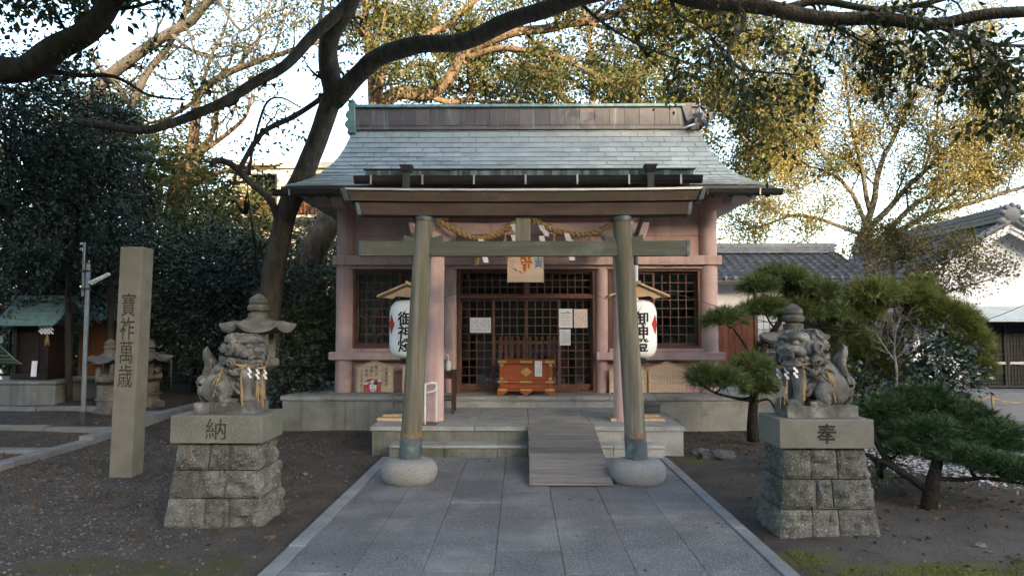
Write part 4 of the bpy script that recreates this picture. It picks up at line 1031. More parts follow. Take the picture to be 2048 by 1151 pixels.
# ================================================================== STONE THINGS
def rough_block(c8, name, m, parent, amp=.02, n=6, faces=('front', 'right', 'left'), seed=0):
    """a rock-faced block: hexahedron corners (bottom ring, top ring), its faces pillowed and broken by noise"""
    c8 = [Vector(p) for p in c8]; cen = sum(c8, Vector()) / 8; b = MB(); idx = {}
    def tri(u, v, w):
        lo = c8[0].lerp(c8[1], u).lerp(c8[3].lerp(c8[2], u), v); hi = c8[4].lerp(c8[5], u).lerp(c8[7].lerp(c8[6], u), v); return lo.lerp(hi, w)
    def vert(i, j, k):
        key = (i, j, k)
        if key not in idx:
            u, v, w = i / n, j / n, k / n; p = tri(u, v, w)
            d = min(sorted([min(u, 1 - u), min(v, 1 - v), min(w, 1 - w)])[1:2]) * 2
            edge = min(1, d * 3.2)
            q = p * 7 + Vector((seed * 3.7, 0, 0))
            f = edge * amp * (.35 + 1.3 * abs(noise.noise(q)) + .8 * noise.noise(q * 2.3) + .4 * noise.noise(q * 5.1)) - .003
            o = (p - cen); ax_ = Vector((0, 0, 0))
            if i in (0, n): ax_ += Vector((1 if i else -1, 0, 0))
            if j in (0, n): ax_ += Vector((0, 1 if j else -1, 0))
            if ax_.length: p = p + ax_.normalized() * f
            idx[key] = len(b.v); b.v.append(tuple(p))
        return idx[key]
    for a in range(n):
        for c in range(n):
            b.f.append((vert(a, 0, c), vert(a + 1, 0, c), vert(a + 1, 0, c + 1), vert(a, 0, c + 1)))
            b.f.append((vert(a + 1, n, c), vert(a, n, c), vert(a, n, c + 1), vert(a + 1, n, c + 1)))
            b.f.append((vert(0, a + 1, c), vert(0, a, c), vert(0, a, c + 1), vert(0, a + 1, c + 1)))
            b.f.append((vert(n, a, c), vert(n, a + 1, c), vert(n, a + 1, c + 1), vert(n, a, c + 1)))
            b.f.append((vert(a, c, n), vert(a + 1, c, n), vert(a + 1, c + 1, n), vert(a, c + 1, n)))
            b.f.append((vert(a, c + 1, 0), vert(a + 1, c + 1, 0), vert(a + 1, c, 0), vert(a, c, 0)))
    return b.build(name, m, parent)

def pedestal(x0, x1, y0, y1, zb, zt_, label, key, tx, th, jj):
    t = thing('stone_pedestal', ((x0 + x1) / 2, (y0 + y1) / 2, -.04), label, 'pedestal', 'stone lion pedestals')
    MB().box(x0, x1, y0, y1, zb + .002, zt_).build('cap_slab', 'slab_stone', t, bev=.008)
    text_on(key, 'carved_letter', 'carved_dark' if key == 'hou' else 'carved_soft', t, tx, (zb + zt_) / 2 + .005, y0 + .0012, th)
    ins = .055; H = zb + .06
    def half(z):    # outward flare towards the ground
        u = 1 - (z + .06) / H; return ins - .085 * u
    zs = [-.06, .195, .435, zb]
    for r in range(3):
        za, zc = zs[r] + .004, zs[r + 1] - .004
        e0, e1 = half(za), half(zc)
        us = jj[r]
        for c in range(3):
            for dpt in range(2):
                ua, ub = us[c], us[c + 1]; va, vb = (0, .52 + .1 * (r % 2)) if dpt == 0 else (.52 + .1 * (r % 2), 1)
                def X(u, e): return (x0 + e) + u * ((x1 - e) - (x0 + e))
                def Y(v, e): return (y0 + e) + v * ((y1 - e) - (y0 + e))
                g = .003
                c8 = [(X(ua, e0) + g, Y(va, e0) + g, za), (X(ub, e0) - g, Y(va, e0) + g, za), (X(ub, e0) - g, Y(vb, e0) - g, za), (X(ua, e0) + g, Y(vb, e0) - g, za),
                      (X(ua, e1) + g, Y(va, e1) + g, zc), (X(ub, e1) - g, Y(va, e1) + g, zc), (X(ub, e1) - g, Y(vb, e1) - g, zc), (X(ua, e1) + g, Y(vb, e1) - g, zc)]
                rough_block(c8, 'rock_faced_block', 'rough_stone', t, .034, 8, seed=r * 7 + c * 3 + dpt + x0)
    return t
LX0, LX1, LY0 = ax(345, 6.42), ax(528, 6.42), 6.42
pedestal(LX0, LX1, LY0, LY0 + .56, .672, .918, 'rough stone pedestal under the left lion, carved slab on top', 'osame', ax(436, 6.42), .185,
         [[0, .40, .66, 1], [0, .31, .60, 1], [0, .40, .64, 1]])
RX0, RX1, RY0 = ax(1555, 6.1), ax(1743, 6.1), 6.1
pedestal(RX0, RX1, RY0, RY0 + .54, .690, .930, 'rough stone pedestal under the right lion, carved slab on top', 'hou', ax(1649, 6.1), .165,
         [[0, .33, .60, 1], [0, .38, .56, 1], [0, .33, .64, 1]])

# ---- stone lions: built of many overlapping forms, fused into one carved body
def lion_mesh(opened):
    b = MB()
    def E(c, r, rot=None, n=14, m=9):
        o = len(b.v); b.ball((0, 0, 0), r, n, m)
        Rm = Euler(rot).to_matrix() if rot else Matrix.Identity(3)
        for i in range(o, len(b.v)): b.v[i] = tuple(Rm @ Vector(b.v[i]) + Vector(c))
    def T(pts, rad, n=12): b.tube(smooth_path(pts, 4), np.interp(np.linspace(0, 1, (len(pts) - 1) * 4 + 1), np.linspace(0, 1, len(rad)), rad), n)
    def curl(c, nrm, r):
        nrm = Vector(nrm).normalized(); c = Vector(c); a = nrm.orthogonal().normalized(); e = nrm.cross(a)
        E(c, (r * .72, r * .72, r * .72), None, 10, 6)
        pts = []; rad = []
        for i in range(23):
            th = i * .62; q = r * (1.05 - .82 * i / 22); pts.append(c + a * math.cos(th) * q + e * math.sin(th) * q + nrm * (r * (.45 + .6 * i / 22))); rad.append(r * (.27 - .10 * i / 22))
        b.tube(pts, rad, 7)
    b.box(-.29, .29, -.155, .155, 0, .095)
    # trunk, haunches, chest
    T([(-.15, 0, .22), (-.05, 0, .34), (.08, 0, .44), (.12, 0, .54)], [.135, .14, .135, .115])
    E((.12, 0, .42), (.12, .125, .16), (0, -.25, 0))
    E((-.03, 0, .24), (.17, .11, .11))
    for s in (-1, 1):
        E((-.12, s * .085, .225), (.135, .075, .14), (0, .35, 0))
        T([(-.05, s * .12, .26), (.0, s * .135, .20), (-.04, s * .13, .13)], [.07, .06, .045])
        E((.0, s * .125, .115), (.085, .042, .032))
        for k in (-1, 0, 1): E((.075, s * .125 + k * .026, .112), (.026, .016, .022))
        # fore legs, paws, toes, fur lobes behind
        T([(.13, s * .088, .43), (.165, s * .095, .32), (.165, s * .095, .22), (.175, s * .095, .13)], [.075, .062, .05, .05])
        E((.20, s * .095, .118), (.07, .056, .036))
        for k in (-1.5, -.5, .5, 1.5): E((.252, s * .095 + k * .026, .114), (.028, .0145, .026))
        for k in range(4): E((.115 - .008 * k, s * .098, .36 - .055 * k), (.02, .028, .042), (0, -.6, 0), 8, 6)
        for k in range(5): T([(.02, s * .12, .42 - .02 * k), (-.06, s * (.135), .40 - .05 * k), (-.12, s * .125, .36 - .05 * k)], [.008, .016, .007], 6)
    # spine ridge
    for k in range(6): E((-.22 + .05 * k, 0, .32 + .036 * k), (.03, .022, .03), None, 8, 6)
    # head, turned towards the viewer
    hc = Vector((.135, -.03, .575)); yaw = -.62; KS = 1.24
    f = Vector((math.cos(yaw), math.sin(yaw), -.05)).normalized(); s_ = Vector((-math.sin(yaw), math.cos(yaw), 0)); u = f.cross(s_)
    def Hd(a, c, d): return hc + (f * a + s_ * c + u * d) * KS
    E0 = E
    def E(c, r, rot=None, n=14, m=9): E0(c, tuple(x * KS for x in r), rot, n, m)
    hr = (0, 0, yaw)
    E(hc, (.125, .12, .105), hr)
    E(Hd(.02, 0, .055), (.10, .105, .055), hr)
    E(Hd(.10, 0, -.012), (.068, .085, .042), hr)                         # muzzle
    E(Hd(.150, 0, .008), (.028, .045, .024), hr)                         # nose
    for q in (-1, 1): E(Hd(.168, q * .026, .002), (.016, .018, .014), hr, 8, 6)
    jaw = -.112 if opened else -.082
    E(Hd(.085, 0, jaw), (.07, .074, .026), hr)                           # lower jaw
    E(Hd(.11, 0, jaw - .02), (.035, .04, .03), hr)
    for q in (-1, 1):
        E(Hd(.145, q * .045, -.045), (.010, .010, .024), hr, 8, 6)       # fangs
        E(Hd(.135, q * .062, jaw + .03), (.009, .009, .02), hr, 8, 6)
        E(Hd(.085, q * .072, -.022), (.05, .032, .036), hr)              # lips
        E(Hd(.098, q * .052, .064), (.042, .046, .020), (0, -.25, yaw + q * .35))   # brow
        E(Hd(.112, q * .05, .036), (.02, .024, .017), hr, 10, 7)         # eye
        E(Hd(.03, q * .105, .0), (.05, .03, .05), hr)
        E(Hd(-.015, q * .115, .07), (.042, .018, .036), (.5 * q, .5, yaw), 10, 7)   # ear
        T([Hd(.12, q * .03, -.09), Hd(.08, q * .08, -.12), Hd(.03, q * .11, -.16)], [.015, .022, .012], 7)
    for k in range(-2, 3): E(Hd(.148, k * .016, -.043), (.007, .007, .012), hr, 6, 5)
    E = E0
    # mane of curls round cheeks, back of head and neck
    for row, (el, rr, cnt, a0) in enumerate(((.62, .038, 7, 1.75), (.12, .040, 8, 1.35), (-.38, .040, 8, 1.25), (-.85, .036, 7, 1.2))):
        for k in range(cnt):
            th = a0 + (2 * math.pi - 2 * a0) * k / (cnt - 1)
            dr = f * math.cos(th) * math.cos(el) + s_ * math.sin(th) * math.cos(el) + u * math.sin(el)
            curl(hc + Vector((-.015, 0, -.014 * row)) + dr * (.128 + .010 * row) * KS, dr, rr * 1.22)
    for k in range(9):
        th = -1.5 + 3.0 * k / 8; dr = Vector((math.cos(th + yaw * .6), math.sin(th + yaw * .6), -.35))
        curl(Vector((.11, -.01, .475)) + Vector((dr.x * .12, dr.y * .125, 0)), dr, .030)
    # tail: curls at the root, flame rising
    for (c, r) in (((-.24, -.06, .20), .05), ((-.25, .06, .20), .05), ((-.27, 0, .27), .055), ((-.235, -.075, .29), .042), ((-.235, .075, .29), .042), ((-.25, 0, .15), .05)):
        curl(c, Vector(c) - Vector((-.12, 0, .24)), r)
    for y in (-.045, -.015, .015, .045):
        T([(-.25, y * .9, .29), (-.215, y * 1.2, .37), (-.20, y * 1.15, .44), (-.235, y * .8, .51), (-.25, y * .45, .57), (-.235, y * .1, .615 - abs(y))], [.03, .042, .04, .032, .02, .007], 9)
    me = b.mesh('lion_raw'); o = bpy.data.objects.new('lion_raw', me); COL.objects.link(o)
    r = o.modifiers.new('r', 'REMESH'); r.mode = 'VOXEL'; r.voxel_size = .0036
    sm_ = o.modifiers.new('s', 'SMOOTH'); sm_.factor = .3; sm_.iterations = 1
    return o
raws = [lion_mesh(False), lion_mesh(True)]
dg = bpy.context.evaluated_depsgraph_get()
lions = [bpy.data.meshes.new_from_object(o.evaluated_get(dg)) for o in raws]
for o in raws: me_ = o.data; bpy.data.objects.remove(o); bpy.data.meshes.remove(me_)
def place_lion(me, loc, mirror, scale, label):
    t = thing('stone_lion', loc, label, 'statue', 'guardian lion statues')
    n = len(me.vertices); a = np.empty(n * 3, 'f4'); me.vertices.foreach_get('co', a); a = a.reshape(n, 3) * scale
    if mirror:
        a[:, 0] *= -1; me.flip_normals()
    me.vertices.foreach_set('co', (a + np.array(loc, 'f4')).ravel()); me.update(); me.name = 'lion_body'; me.materials.clear()
    obj('lion_body', me, 'statue_stone', t, smooth=True); return t
LL = Vector(((ax(467, 6.7)), 6.70, .92)); RL = Vector((ax(1627, 6.37), 6.37, .932))
place_lion(lions[0], LL, False, .99, 'seated grey stone lion with closed mouth on the left pedestal')
place_lion(lions[1], RL, True, 1.03, 'seated grey stone lion with open mouth on the right pedestal')
def neck_rope(L, mir, sc, label):
    t = thing('neck_rope', L + Vector((0, 0, .4)), label, 'rope', 'straw ropes on the lions')
    pts = []
    sx = -1 if mir else 1
    for k in range(25):
        a = 2 * math.pi * k / 24
        pts.append(L + Vector((sx * (.115 + .165 * math.cos(a)), .175 * math.sin(a), .44 - .045 * math.cos(a))) * sc if False else L + Vector((sx * (.105 + .185 * math.cos(a)) * sc, .185 * math.sin(a) * sc, (.445 - .04 * math.cos(a)) * sc)))
    for s in range(2):
        q = [p + Vector((0, 0, .006 * math.cos(i * 2.2 + s * math.pi))) + (p - L - Vector((0, 0, p.z - L.z))).normalized() * .005 * math.sin(i * 2.2 + s * math.pi) for i, p in enumerate(smooth_path(pts, 3))]
        MB().tube(q, .0075, 6).build('strand', 'straw', t, smooth=True)
    for a in (-2.35, -1.25, -.45, -.05):      # hanging straw ends
        p = L + Vector((sx * (.105 + .192 * math.cos(a)) * sc, .19 * math.sin(a) * sc, (.44 - .05 * math.cos(a)) * sc)); b = MB()
        for k in range(4):
            o = Vector((RNG.uniform(-.02, .02) - sx * (.09 if a < -2 else 0.0), RNG.uniform(-.03, 0), -RNG.uniform(.24, .36)))
            b.tube(smooth_path([p, p + Vector((-sx * .012, -.012, -.09)), p + Vector((o.x * .6, -.02, o.z * .65)), p + o], 3), .0042, 5)
        b.build('straw_tassel', 'straw', t)
    for a in (-.95, -.55, .05):
        p = L + Vector((sx * (.105 + .196 * math.cos(a)) * sc, .196 * math.sin(a) * sc, (.445 - .05 * math.cos(a)) * sc))
        shide(p, .10, .022, 'paper_zigzag', t)
neck_rope(LL, False, .99, 'thin straw rope with paper zigzags tied round the left lion')
neck_rope(RL, True, 1.03, 'thin straw rope with paper zigzags tied round the right lion')

# ---- inscribed stone pillar
PLD = 8.5
sp = thing('inscribed_pillar', (ax(262, PLD), PLD, -.05), 'tall square granite pillar carved with cursive characters on the gravel', 'stone pillar')
x0, x1 = ax(226, PLD), ax(271, PLD); xt0, xt1 = ax(236, PLD), ax(281, PLD); zt_ = az(492, PLD)
b = MB(); k = 16
for i in range(k + 1):
    u = i / k; z = -.08 + (zt_ + .08) * u; a, c = x0 + (xt0 - x0) * u, x1 + (xt1 - x1) * u
    j = .004 * noise.noise(Vector((0, 0, z * 3)))
    b.v += [(a + j, PLD, z), (c + j, PLD, z), (c + j, PLD + .27, z), (a + j, PLD + .27, z)]
for i in range(k):
    for q in range(4): b.f.append((4 * i + q, 4 * i + (q + 1) % 4, 4 * i + 4 + (q + 1) % 4, 4 * i + 4 + q))
b.f += [(3, 2, 1, 0), (4 * k, 4 * k + 1, 4 * k + 2, 4 * k + 3)]
b.build('shaft', 'pillar_stone', sp, bev=.012)
def lean(a):
    a = a.copy(); u = (a[:, 2] + .08) / (zt_ + .08); a[:, 0] += (xt0 - x0) * (u - .45) ; return a
text_on('pillar', 'carved_lettering', 'carved_soft', sp, (x0 + x1) / 2 + .45 * (xt0 - x0), az(680, PLD), PLD + .002, az(585, PLD) - az(775, PLD), .17, fn=lean)

# ---- stone lanterns
def hexring(c, r, z, n=6, rot=0): return [(c[0] + r * math.cos(rot + 2 * math.pi * k / n), c[1] + r * math.sin(rot + 2 * math.pi * k / n), z) for k in range(n)]
def loft(rings):
    b = MB(); n = len(rings[0])
    for r in rings: b.v += [tuple(p) for p in r]
    for i in range(len(rings) - 1):
        for k in range(n): b.f.append((i * n + k, i * n + (k + 1) % n, (i + 1) * n + (k + 1) % n, (i + 1) * n + k))
    b.f += [tuple(reversed(range(n))), tuple((len(rings) - 1) * n + k for k in range(n))]
    return b
def stone_lantern(cx, cy, zg, zr, R_, label, low=False, rot=.3, fin=.30, grp='tall stone lanterns'):
    """zr: underside of the roof; R_: roof radius"""
    t = thing('stone_lantern', (cx, cy, zg), label, 'stone lantern', grp)
    s = R_ / .44
    # roof: curved hexagonal cap with lifted corners
    b = MB(); N = 48; rings = []
    for (rr, zz) in ((.30, 0.0), (1.0, .03), (1.02, .075), (.86, .105), (.66, .15), (.46, .205), (.30, .25), (.24, .265)):
        ring = []
        for k in range(N):
            a = 2 * math.pi * k / N + rot; seg = (a - rot) % (math.pi / 3) - math.pi / 6
            hx = math.cos(math.pi / 6) / math.cos(seg); up = (abs(seg) / (math.pi / 6)) ** 3 * (.075 if rr > .5 else .01) * rr
            wobb = 1 + .012 * noise.noise(Vector((math.cos(a) * 2, math.sin(a) * 2, zz * 9 + cx)))
            ring.append((cx + R_ * rr * hx * math.cos(a) * 1.05 * wobb, cy + R_ * rr * hx * math.sin(a) * 1.05 * wobb, zr + zz * s * .8 + up * s))
        rings.append(ring)
    loft(rings).build('roof', 'lantern_stone', t, auto=True)
    z = zr + .265 * s * .8
    q = fin / .30
    MB().lathe([(.115 * q, -.01), (.118 * q, .05 * q), (.095 * q, .06 * q), (.085 * q, .07 * q), (.125 * q, .09 * q), (.135 * q, .13 * q), (.115 * q, .155 * q), (.10 * q, .165 * q), (.115 * q, .19 * q), (.105 * q, .235 * q), (.06 * q, .27 * q), (.015 * q, .30 * q)], (cx, cy, z), 28).build('finial', 'lantern_stone', t, auto=True)
    hb = .30 * s if not low else .22
    bw = .135 * s
    for i, j in ((-1, -1), (1, -1), (1, 1), (-1, 1)):
        MB().box(cx + i * bw - .04 * s, cx + i * bw + .04 * s, cy + j * bw - .04 * s, cy + j * bw + .04 * s, zr - hb, zr + .005).build('firebox_post', 'lantern_stone', t, bev=.008)
    MB().box(cx - bw, cx + bw, cy - bw, cy + bw, zr - hb, zr - hb * .8).build('firebox_floor', 'lantern_stone', t)
    MB().box(cx - bw * .72, cx + bw * .72, cy + bw * .6, cy + bw, zr - hb * .8, zr).build('firebox_back', 'lantern_stone', t)
    zp = zr - hb
    loft([hexring((cx, cy), r * s, zp + z_, 6, rot) for r, z_ in ((.13, -.17 * s), (.24, -.11 * s), (.27, -.09 * s), (.27, -.02 * s), (.25, 0))]).build('platform', 'lantern_stone', t, bev=.012)
    zq = zp - .17 * s; L = zq - zg
    if L > .05:
        pr = .105 * s if not low else .2
        MB().lathe([(pr * 1.15, .1), (pr, .16), (pr * .98, L * .48), (pr * 1.16, L * .5), (pr * 1.16, L * .55), (pr * .98, L * .57), (pr, L + .004)], (cx, cy, zg), 28).build('post', 'lantern_stone', t, auto=True)
        loft([hexring((cx, cy), r * s, zg + z_, 6, rot) for r, z_ in ((.33, -.06), (.33, .08), (.27, .11), (.16, .16))]).build('foot', 'lantern_stone', t, bev=.012)
stone_lantern(ax(516, 9.0), 9.0, -.05, az(668, 9.0), .43, 'stone lantern with six-sided roof behind the left lion')
stone_lantern(ax(1586, 8.7), 8.7, -.05, az(690, 8.7), .41, 'stone lantern with six-sided roof behind the right lion', rot=.25)
stone_lantern(ax(222, 13.3), 13.3, .1, az(728, 13.3), .42, 'low dark stone lantern left of the carved pillar', True, .1, .26, 'low stone lanterns')
stone_lantern(ax(300, 14.2), 14.2, .15, az(724, 14.2), .42, 'low dark stone lantern peeping right of the carved pillar', True, .2, .26, 'low stone lanterns')

# ---- small shrines on the dark left side
def little_shrine(cx, cy, zb, w, dp, hz, label, ridge_x=True, body='interior_wood', roofm='patina_green', over=.22, rise=.45, slats=6):
    t = thing('small_shrine', (cx, cy, zb), label, 'small shrine', 'little side shrines')
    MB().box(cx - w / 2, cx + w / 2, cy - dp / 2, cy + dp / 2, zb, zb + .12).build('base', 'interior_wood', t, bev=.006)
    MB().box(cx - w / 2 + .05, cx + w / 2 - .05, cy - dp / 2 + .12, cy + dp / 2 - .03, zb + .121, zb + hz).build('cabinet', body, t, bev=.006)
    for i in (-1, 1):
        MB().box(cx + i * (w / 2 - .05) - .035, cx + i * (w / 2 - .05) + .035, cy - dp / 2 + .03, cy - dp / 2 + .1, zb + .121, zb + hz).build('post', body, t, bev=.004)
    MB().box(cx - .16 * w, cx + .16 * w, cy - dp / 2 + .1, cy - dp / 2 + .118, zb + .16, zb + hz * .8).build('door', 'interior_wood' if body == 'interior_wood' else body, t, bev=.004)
    ze = zb + hz
    hw, hd = w / 2 + over, dp / 2 + over
    for s in (-1, 1):
        for k in range(slats):
            a, c = k / slats, (k + 1) / slats
            if ridge_x:
                y0, y1 = cy + s * hd * (1 - a), cy + s * hd * (1 - c); z0, z1 = ze + rise * a ** 1.15 + .012, ze + rise * c ** 1.15
                p = [(cx - hw, y0, z0 - .02), (cx + hw, y0, z0 - .02), (cx + hw, y1, z1 - .02), (cx - hw, y1, z1 - .02), (cx - hw, y0, z0), (cx + hw, y0, z0), (cx + hw, y1, z1), (cx - hw, y1, z1)]
            else:
                x0_, x1_ = cx + s * hw * (1 - a), cx + s * hw * (1 - c); z0, z1 = ze + rise * a ** 1.15 + .012, ze + rise * c ** 1.15
                p = [(x0_, cy - hd, z0 - .02), (x0_, cy + hd, z0 - .02), (x1_, cy + hd, z1 - .02), (x1_, cy - hd, z1 - .02), (x0_, cy - hd, z0), (x0_, cy + hd, z0), (x1_, cy + hd, z1), (x1_, cy - hd, z1)]
            MB().hexa(p).build('roof_course', roofm, t)
    if ridge_x: MB().box(cx - hw - .03, cx + hw + .03, cy - .08, cy + .08, ze + rise - .02, ze + rise + .09).build('ridge', roofm, t, bev=.01)
    else: MB().box(cx - .08, cx + .08, cy - hd - .03, cy + hd + .03, ze + rise - .02, ze + rise + .09).build('ridge', roofm, t, bev=.01)
    return t
pb = thing('concrete_plinth', (-9.6, 14.3, .0), 'long low grey concrete plinth under the small copper-roofed shrine', 'plinth')
pxr = ax(115, 13.6)
MB().box(pxr - 2.6, pxr, 13.6, 15.0, -.1, .62).build('block', 'concrete', pb, bev=.01)
MB().box(pxr - 2.65, pxr + .04, 13.56, 15.04, .622, .68).build('coping', 'concrete', pb, bev=.01)
s1 = little_shrine(ax(88, 14.3), 14.3, .68, .72, .8, az(648, 13.75) - .68 - .02, 'small dark shrine with blue-green copper roof on the concrete plinth', over=.24, rise=.50)
for k in range(4): shide(Vector((ax(82 + k * 7, 13.8), 13.8, az(652, 13.8))), .16, .05, 'paper_zigzag', s1)
tassel(Vector((ax(95, 13.8), 13.8, az(664, 13.8))), .26, .06, 'straw_tassel', s1)
MB().hexa([Vector(p) for p in [(ax(66, 13.7), 13.68, .76), (ax(76, 13.7), 13.68, .76), (ax(76, 13.7), 13.7, .76), (ax(66, 13.7), 13.7, .76), (ax(63, 13.7), 13.75, 1.05), (ax(73, 13.7), 13.75, 1.05), (ax(73, 13.7), 13.77, 1.05), (ax(63, 13.7), 13.77, 1.05)]]).build('paper_slip', 'paper', s1)
little_shrine(ax(232, 16.4), 16.4, .3, 1.2, .9, az(640, 16) - .3, 'small orange timber shrine glimpsed left of the carved pillar', True, 'orange_timber', 'patina_green', .3, .5)
s3 = little_shrine(ax(428, 16.8), 16.8, .25, .75, .7, az(706, 16.4) - .25, 'small gabled shrine with white paper strips between pillar and lion', False, 'interior_wood', 'roof_tile', .22, .34)
for k in range(4): shide(Vector((ax(418 + k * 6, 16.1), 16.1, az(692, 16.1))), .16, .05, 'paper_zigzag', s3)
s4 = little_shrine(ax(655, 17.5), 17.5, .2, .9, .8, az(632, 17) - .2, 'small dark shrine with green roof just left of the hall', True, 'interior_wood', 'patina_green', .25, .4)
for k in range(5): shide(Vector((ax(604 + k * 6, 16.3), 16.3, az(672, 16.3))), .13, .06, 'paper_zigzag', s4, 'paint_lightblue')
s5 = little_shrine(ax(-85, 10.6), 10.6, -.05, .7, .6, az(732, 10.6) + .05, 'small shrine roof corner at the far left edge of the gravel', True, 'interior_wood', 'patina_green', .25, .35)
shide(Vector((ax(1, 10.3), 10.3, az(733, 10.3))), .2, .06, 'paper_zigzag', s5)

# ---- kerb lines on the left ground
kb = thing('stone_kerb', (-6.4, 10, 0), 'low stone kerb lines edging the ground left of the carved pillar', 'kerb')
y = 6.0
while y < 19:
    y1 = y + RNG.uniform(1.2, 1.7); z = max(gz(-6.4, (y + y1) / 2), gz(-6.6, y1), gz(-6.5, y)) + .07
    MB().box(-6.52, -6.30, y + .005, y1 - .005, z - .3, z).build('kerb_stone', 'kerb_granite', kb, bev=.012); y = y1
for yy in (10.1, 11.75, 13.2):
    x = -6.53
    while x > -11:
        z = gz(x - .5, yy) + .06
        MB().box(x - 1.1, x - .005, yy - .1, yy + .1, z - .3, z).build('kerb_stone', 'kerb_granite', kb, bev=.012); x -= 1.11

# ---- lamp posts and wires on the left
def lamp_post(px, d, zg, ztop, zthin, label, arm=True):
    x = ax(px, d); t = thing('lamp_post', (x, d, zg), label, 'lamp post', 'thin metal lamp posts')
    MB().tube([(x, d, zg - .1), (x, d, zg + .28)], .05, 14).build('sleeve', 'gutter_metal', t, auto=True)
    MB().tube([(x, d, zg + .281), (x + .01, d, ztop)], [.038, .036], 14).build('pole', 'pole_metal', t, auto=True)
    MB().tube([(x - .07, d, ztop - .55), (x - .07, d, zthin)], .022, 10).build('extension', 'pole_metal', t, auto=True)
    for z in (zthin - .03, zthin - .12): MB().lathe([(.02, -.02), (.03, 0), (.02, .02)], (x - .11, d - .02, z), 10).build('insulator', 'white_pipe', t, smooth=True)
    for z in (ztop - .12, ztop - .42): MB().box(x - .1, x + .045, d - .05, d + .05, z - .015, z + .015).build('clamp', 'gutter_metal', t)
    MB().lathe([(.03, 0), (.04, .01), (.0, .04)], (x + .01, d, ztop), 12).build('cap', 'rust_band', t)
    if arm:
        a, e = Vector((x + .05, d - .02, ztop - .32)), Vector((x + .40, d - .05, ztop - .17))
        MB().beam(a, e, .075, .045).build('lamp_housing', 'lamp_cover', t, bev=.01)
        MB().beam(a + Vector((.03, 0, -.03)), e + Vector((-.02, 0, -.03)), .045, .02).build('lamp_tube', 'paint_white', t, bev=.006)
    return t
lamp_post(172, 12.2, .0, az(527, 12.2), az(483, 12.2), 'metal lamp post with slanting tube lamp left of the carved pillar')
lamp_post(342, 17, .25, az(572, 17), az(545, 17), 'thin metal lamp post right of the carved pillar', False)
def wire(pts, label, r=.006):
    MB().tube(smooth_path(pts, 5), r, 5).build('wire', 'wire', label=label, cat='wire')
wire([at(164, 497, 12.15), at(80, 492, 11.5), at(-40, 482, 11)], 'upper of two thin wires running left from the lamp post', .005)
wire([at(164, 508, 12.15), at(80, 503, 11.5), at(-40, 490, 11)], 'lower of two thin wires running left from the lamp post', .005)
wire([at(868, 602, 10.44), at(925, 580, 10.9), at(960, 555, 11.6), at(984, 539, 12.4)], 'thin cable sagging from left lantern roof up to the beam', .004)
wire([at(1172, 575, 12.9), at(1205, 595, 12.0), at(1232, 600, 10.9)], 'thin cable between the doors and the right lantern', .004)
wire([at(1300, 585, 10.8), at(1360, 590, 11.8), at(1420, 608, 12.7), at(1520, 640, 11.8), at(1640, 655, 11), at(1780, 662, 11), at(1950, 645, 11.5), at(2060, 605, 12)], 'long thin black cable hanging from the lantern to the right house', .006)

# ================================================================== WHITE HOUSES on the right
def tile_mesh(w, l):
    """pantile: flat pan with a raised roll on one side, a small nose at its lower edge; x across, y up the slope, z out"""
    prof = [(-.5, .0), (-.30, -.012), (.0, -.016), (.2, -.006), (.28, .018), (.36, .036), (.44, .036), (.5, .012)]
    b = MB(); k = len(prof)
    for y, lift in ((0, .018), (l, 0.0)):
        for (u, z) in prof: b.v.append((u * w, y, z + lift))
    b.v += [(u * w, 0, z - .012) for (u, z) in prof]
    b.f = [(i, i + 1, k + i + 1, k + i) for i in range(k - 1)] + [(2 * k + i, 2 * k + i + 1, i + 1, i) for i in range(k - 1)]
    return with_mat(b.mesh('tile'), 'roof_tile')
hA = thing('white_storehouse', (6, 17.5, 0), 'low white-walled building with grey tiled roof right of the hall', 'building')
AX0, AX1 = 3.9, 8.15; AE, AR = 16.9, 18.75; ZE, ZR = az(557, 16.9), az(507, 18.75)
MB().hexa([(AX0, AE + .02, ZE - .06), (AX1, AE + .02, ZE - .06), (AX1, AR, ZR - .06), (AX0, AR, ZR - .06), (AX0, AE + .02, ZE - .02), (AX1, AE + .02, ZE - .02), (AX1, AR, ZR - .02), (AX0, AR, ZR - .02)]).build('roof', 'roof_tile', hA)
rA = [o for o in hA.children if o.name.startswith('roof')][0] if hA.children else None
MB().hexa([(AX0, AR, ZR - .06), (AX1, AR, ZR - .06), (AX1, 20.6, ZE - .06), (AX0, 20.6, ZE - .06), (AX0, AR, ZR - .02), (AX1, AR, ZR - .02), (AX1, 20.6, ZE - .02), (AX0, 20.6, ZE - .02)]).build('roof', 'roof_tile', hA)
pitch = math.atan2(ZR - ZE, AR - AE); L = math.hypot(ZR - ZE, AR - AE); nr = 8; tm = tile_mesh(.225, L / nr + .02)
for i in range(19):
    for j in range(nr):
        y = j * L / nr
        share('tile', tm, rA, (AX0 + .12 + i * .225, AE + y * math.cos(pitch), ZE + y * math.sin(pitch) + RNG.uniform(0, .006)), (pitch, 0, R(RNG.uniform(-.8, .8))))
em = MB(); em.lathe([(.045, 0), (.047, .02), (.03, .03)], (0, 0, 0), 12)
eme = with_mat(em.mesh('eave_disc'), 'ridge_tile')
for i in range(19): share('eave_disc', eme, rA, (AX0 + .12 + i * .225 + .09, AE - .004, ZE + .02), (R(90), 0, 0))
zr = ZR
for k, (hh, dd) in enumerate(((.07, .12), (.06, .10), (.06, .085))):
    MB().box(AX0, AX1 - .05, AR - dd, AR + dd, zr, zr + hh - .006).build('ridge_course', 'ridge_tile', hA, bev=.008); zr += hh
cap = with_mat(MB().tube([(0, 0, 0), (.245, 0, 0)], .06, 12).mesh('ridge_cap_tile'), 'ridge_tile')
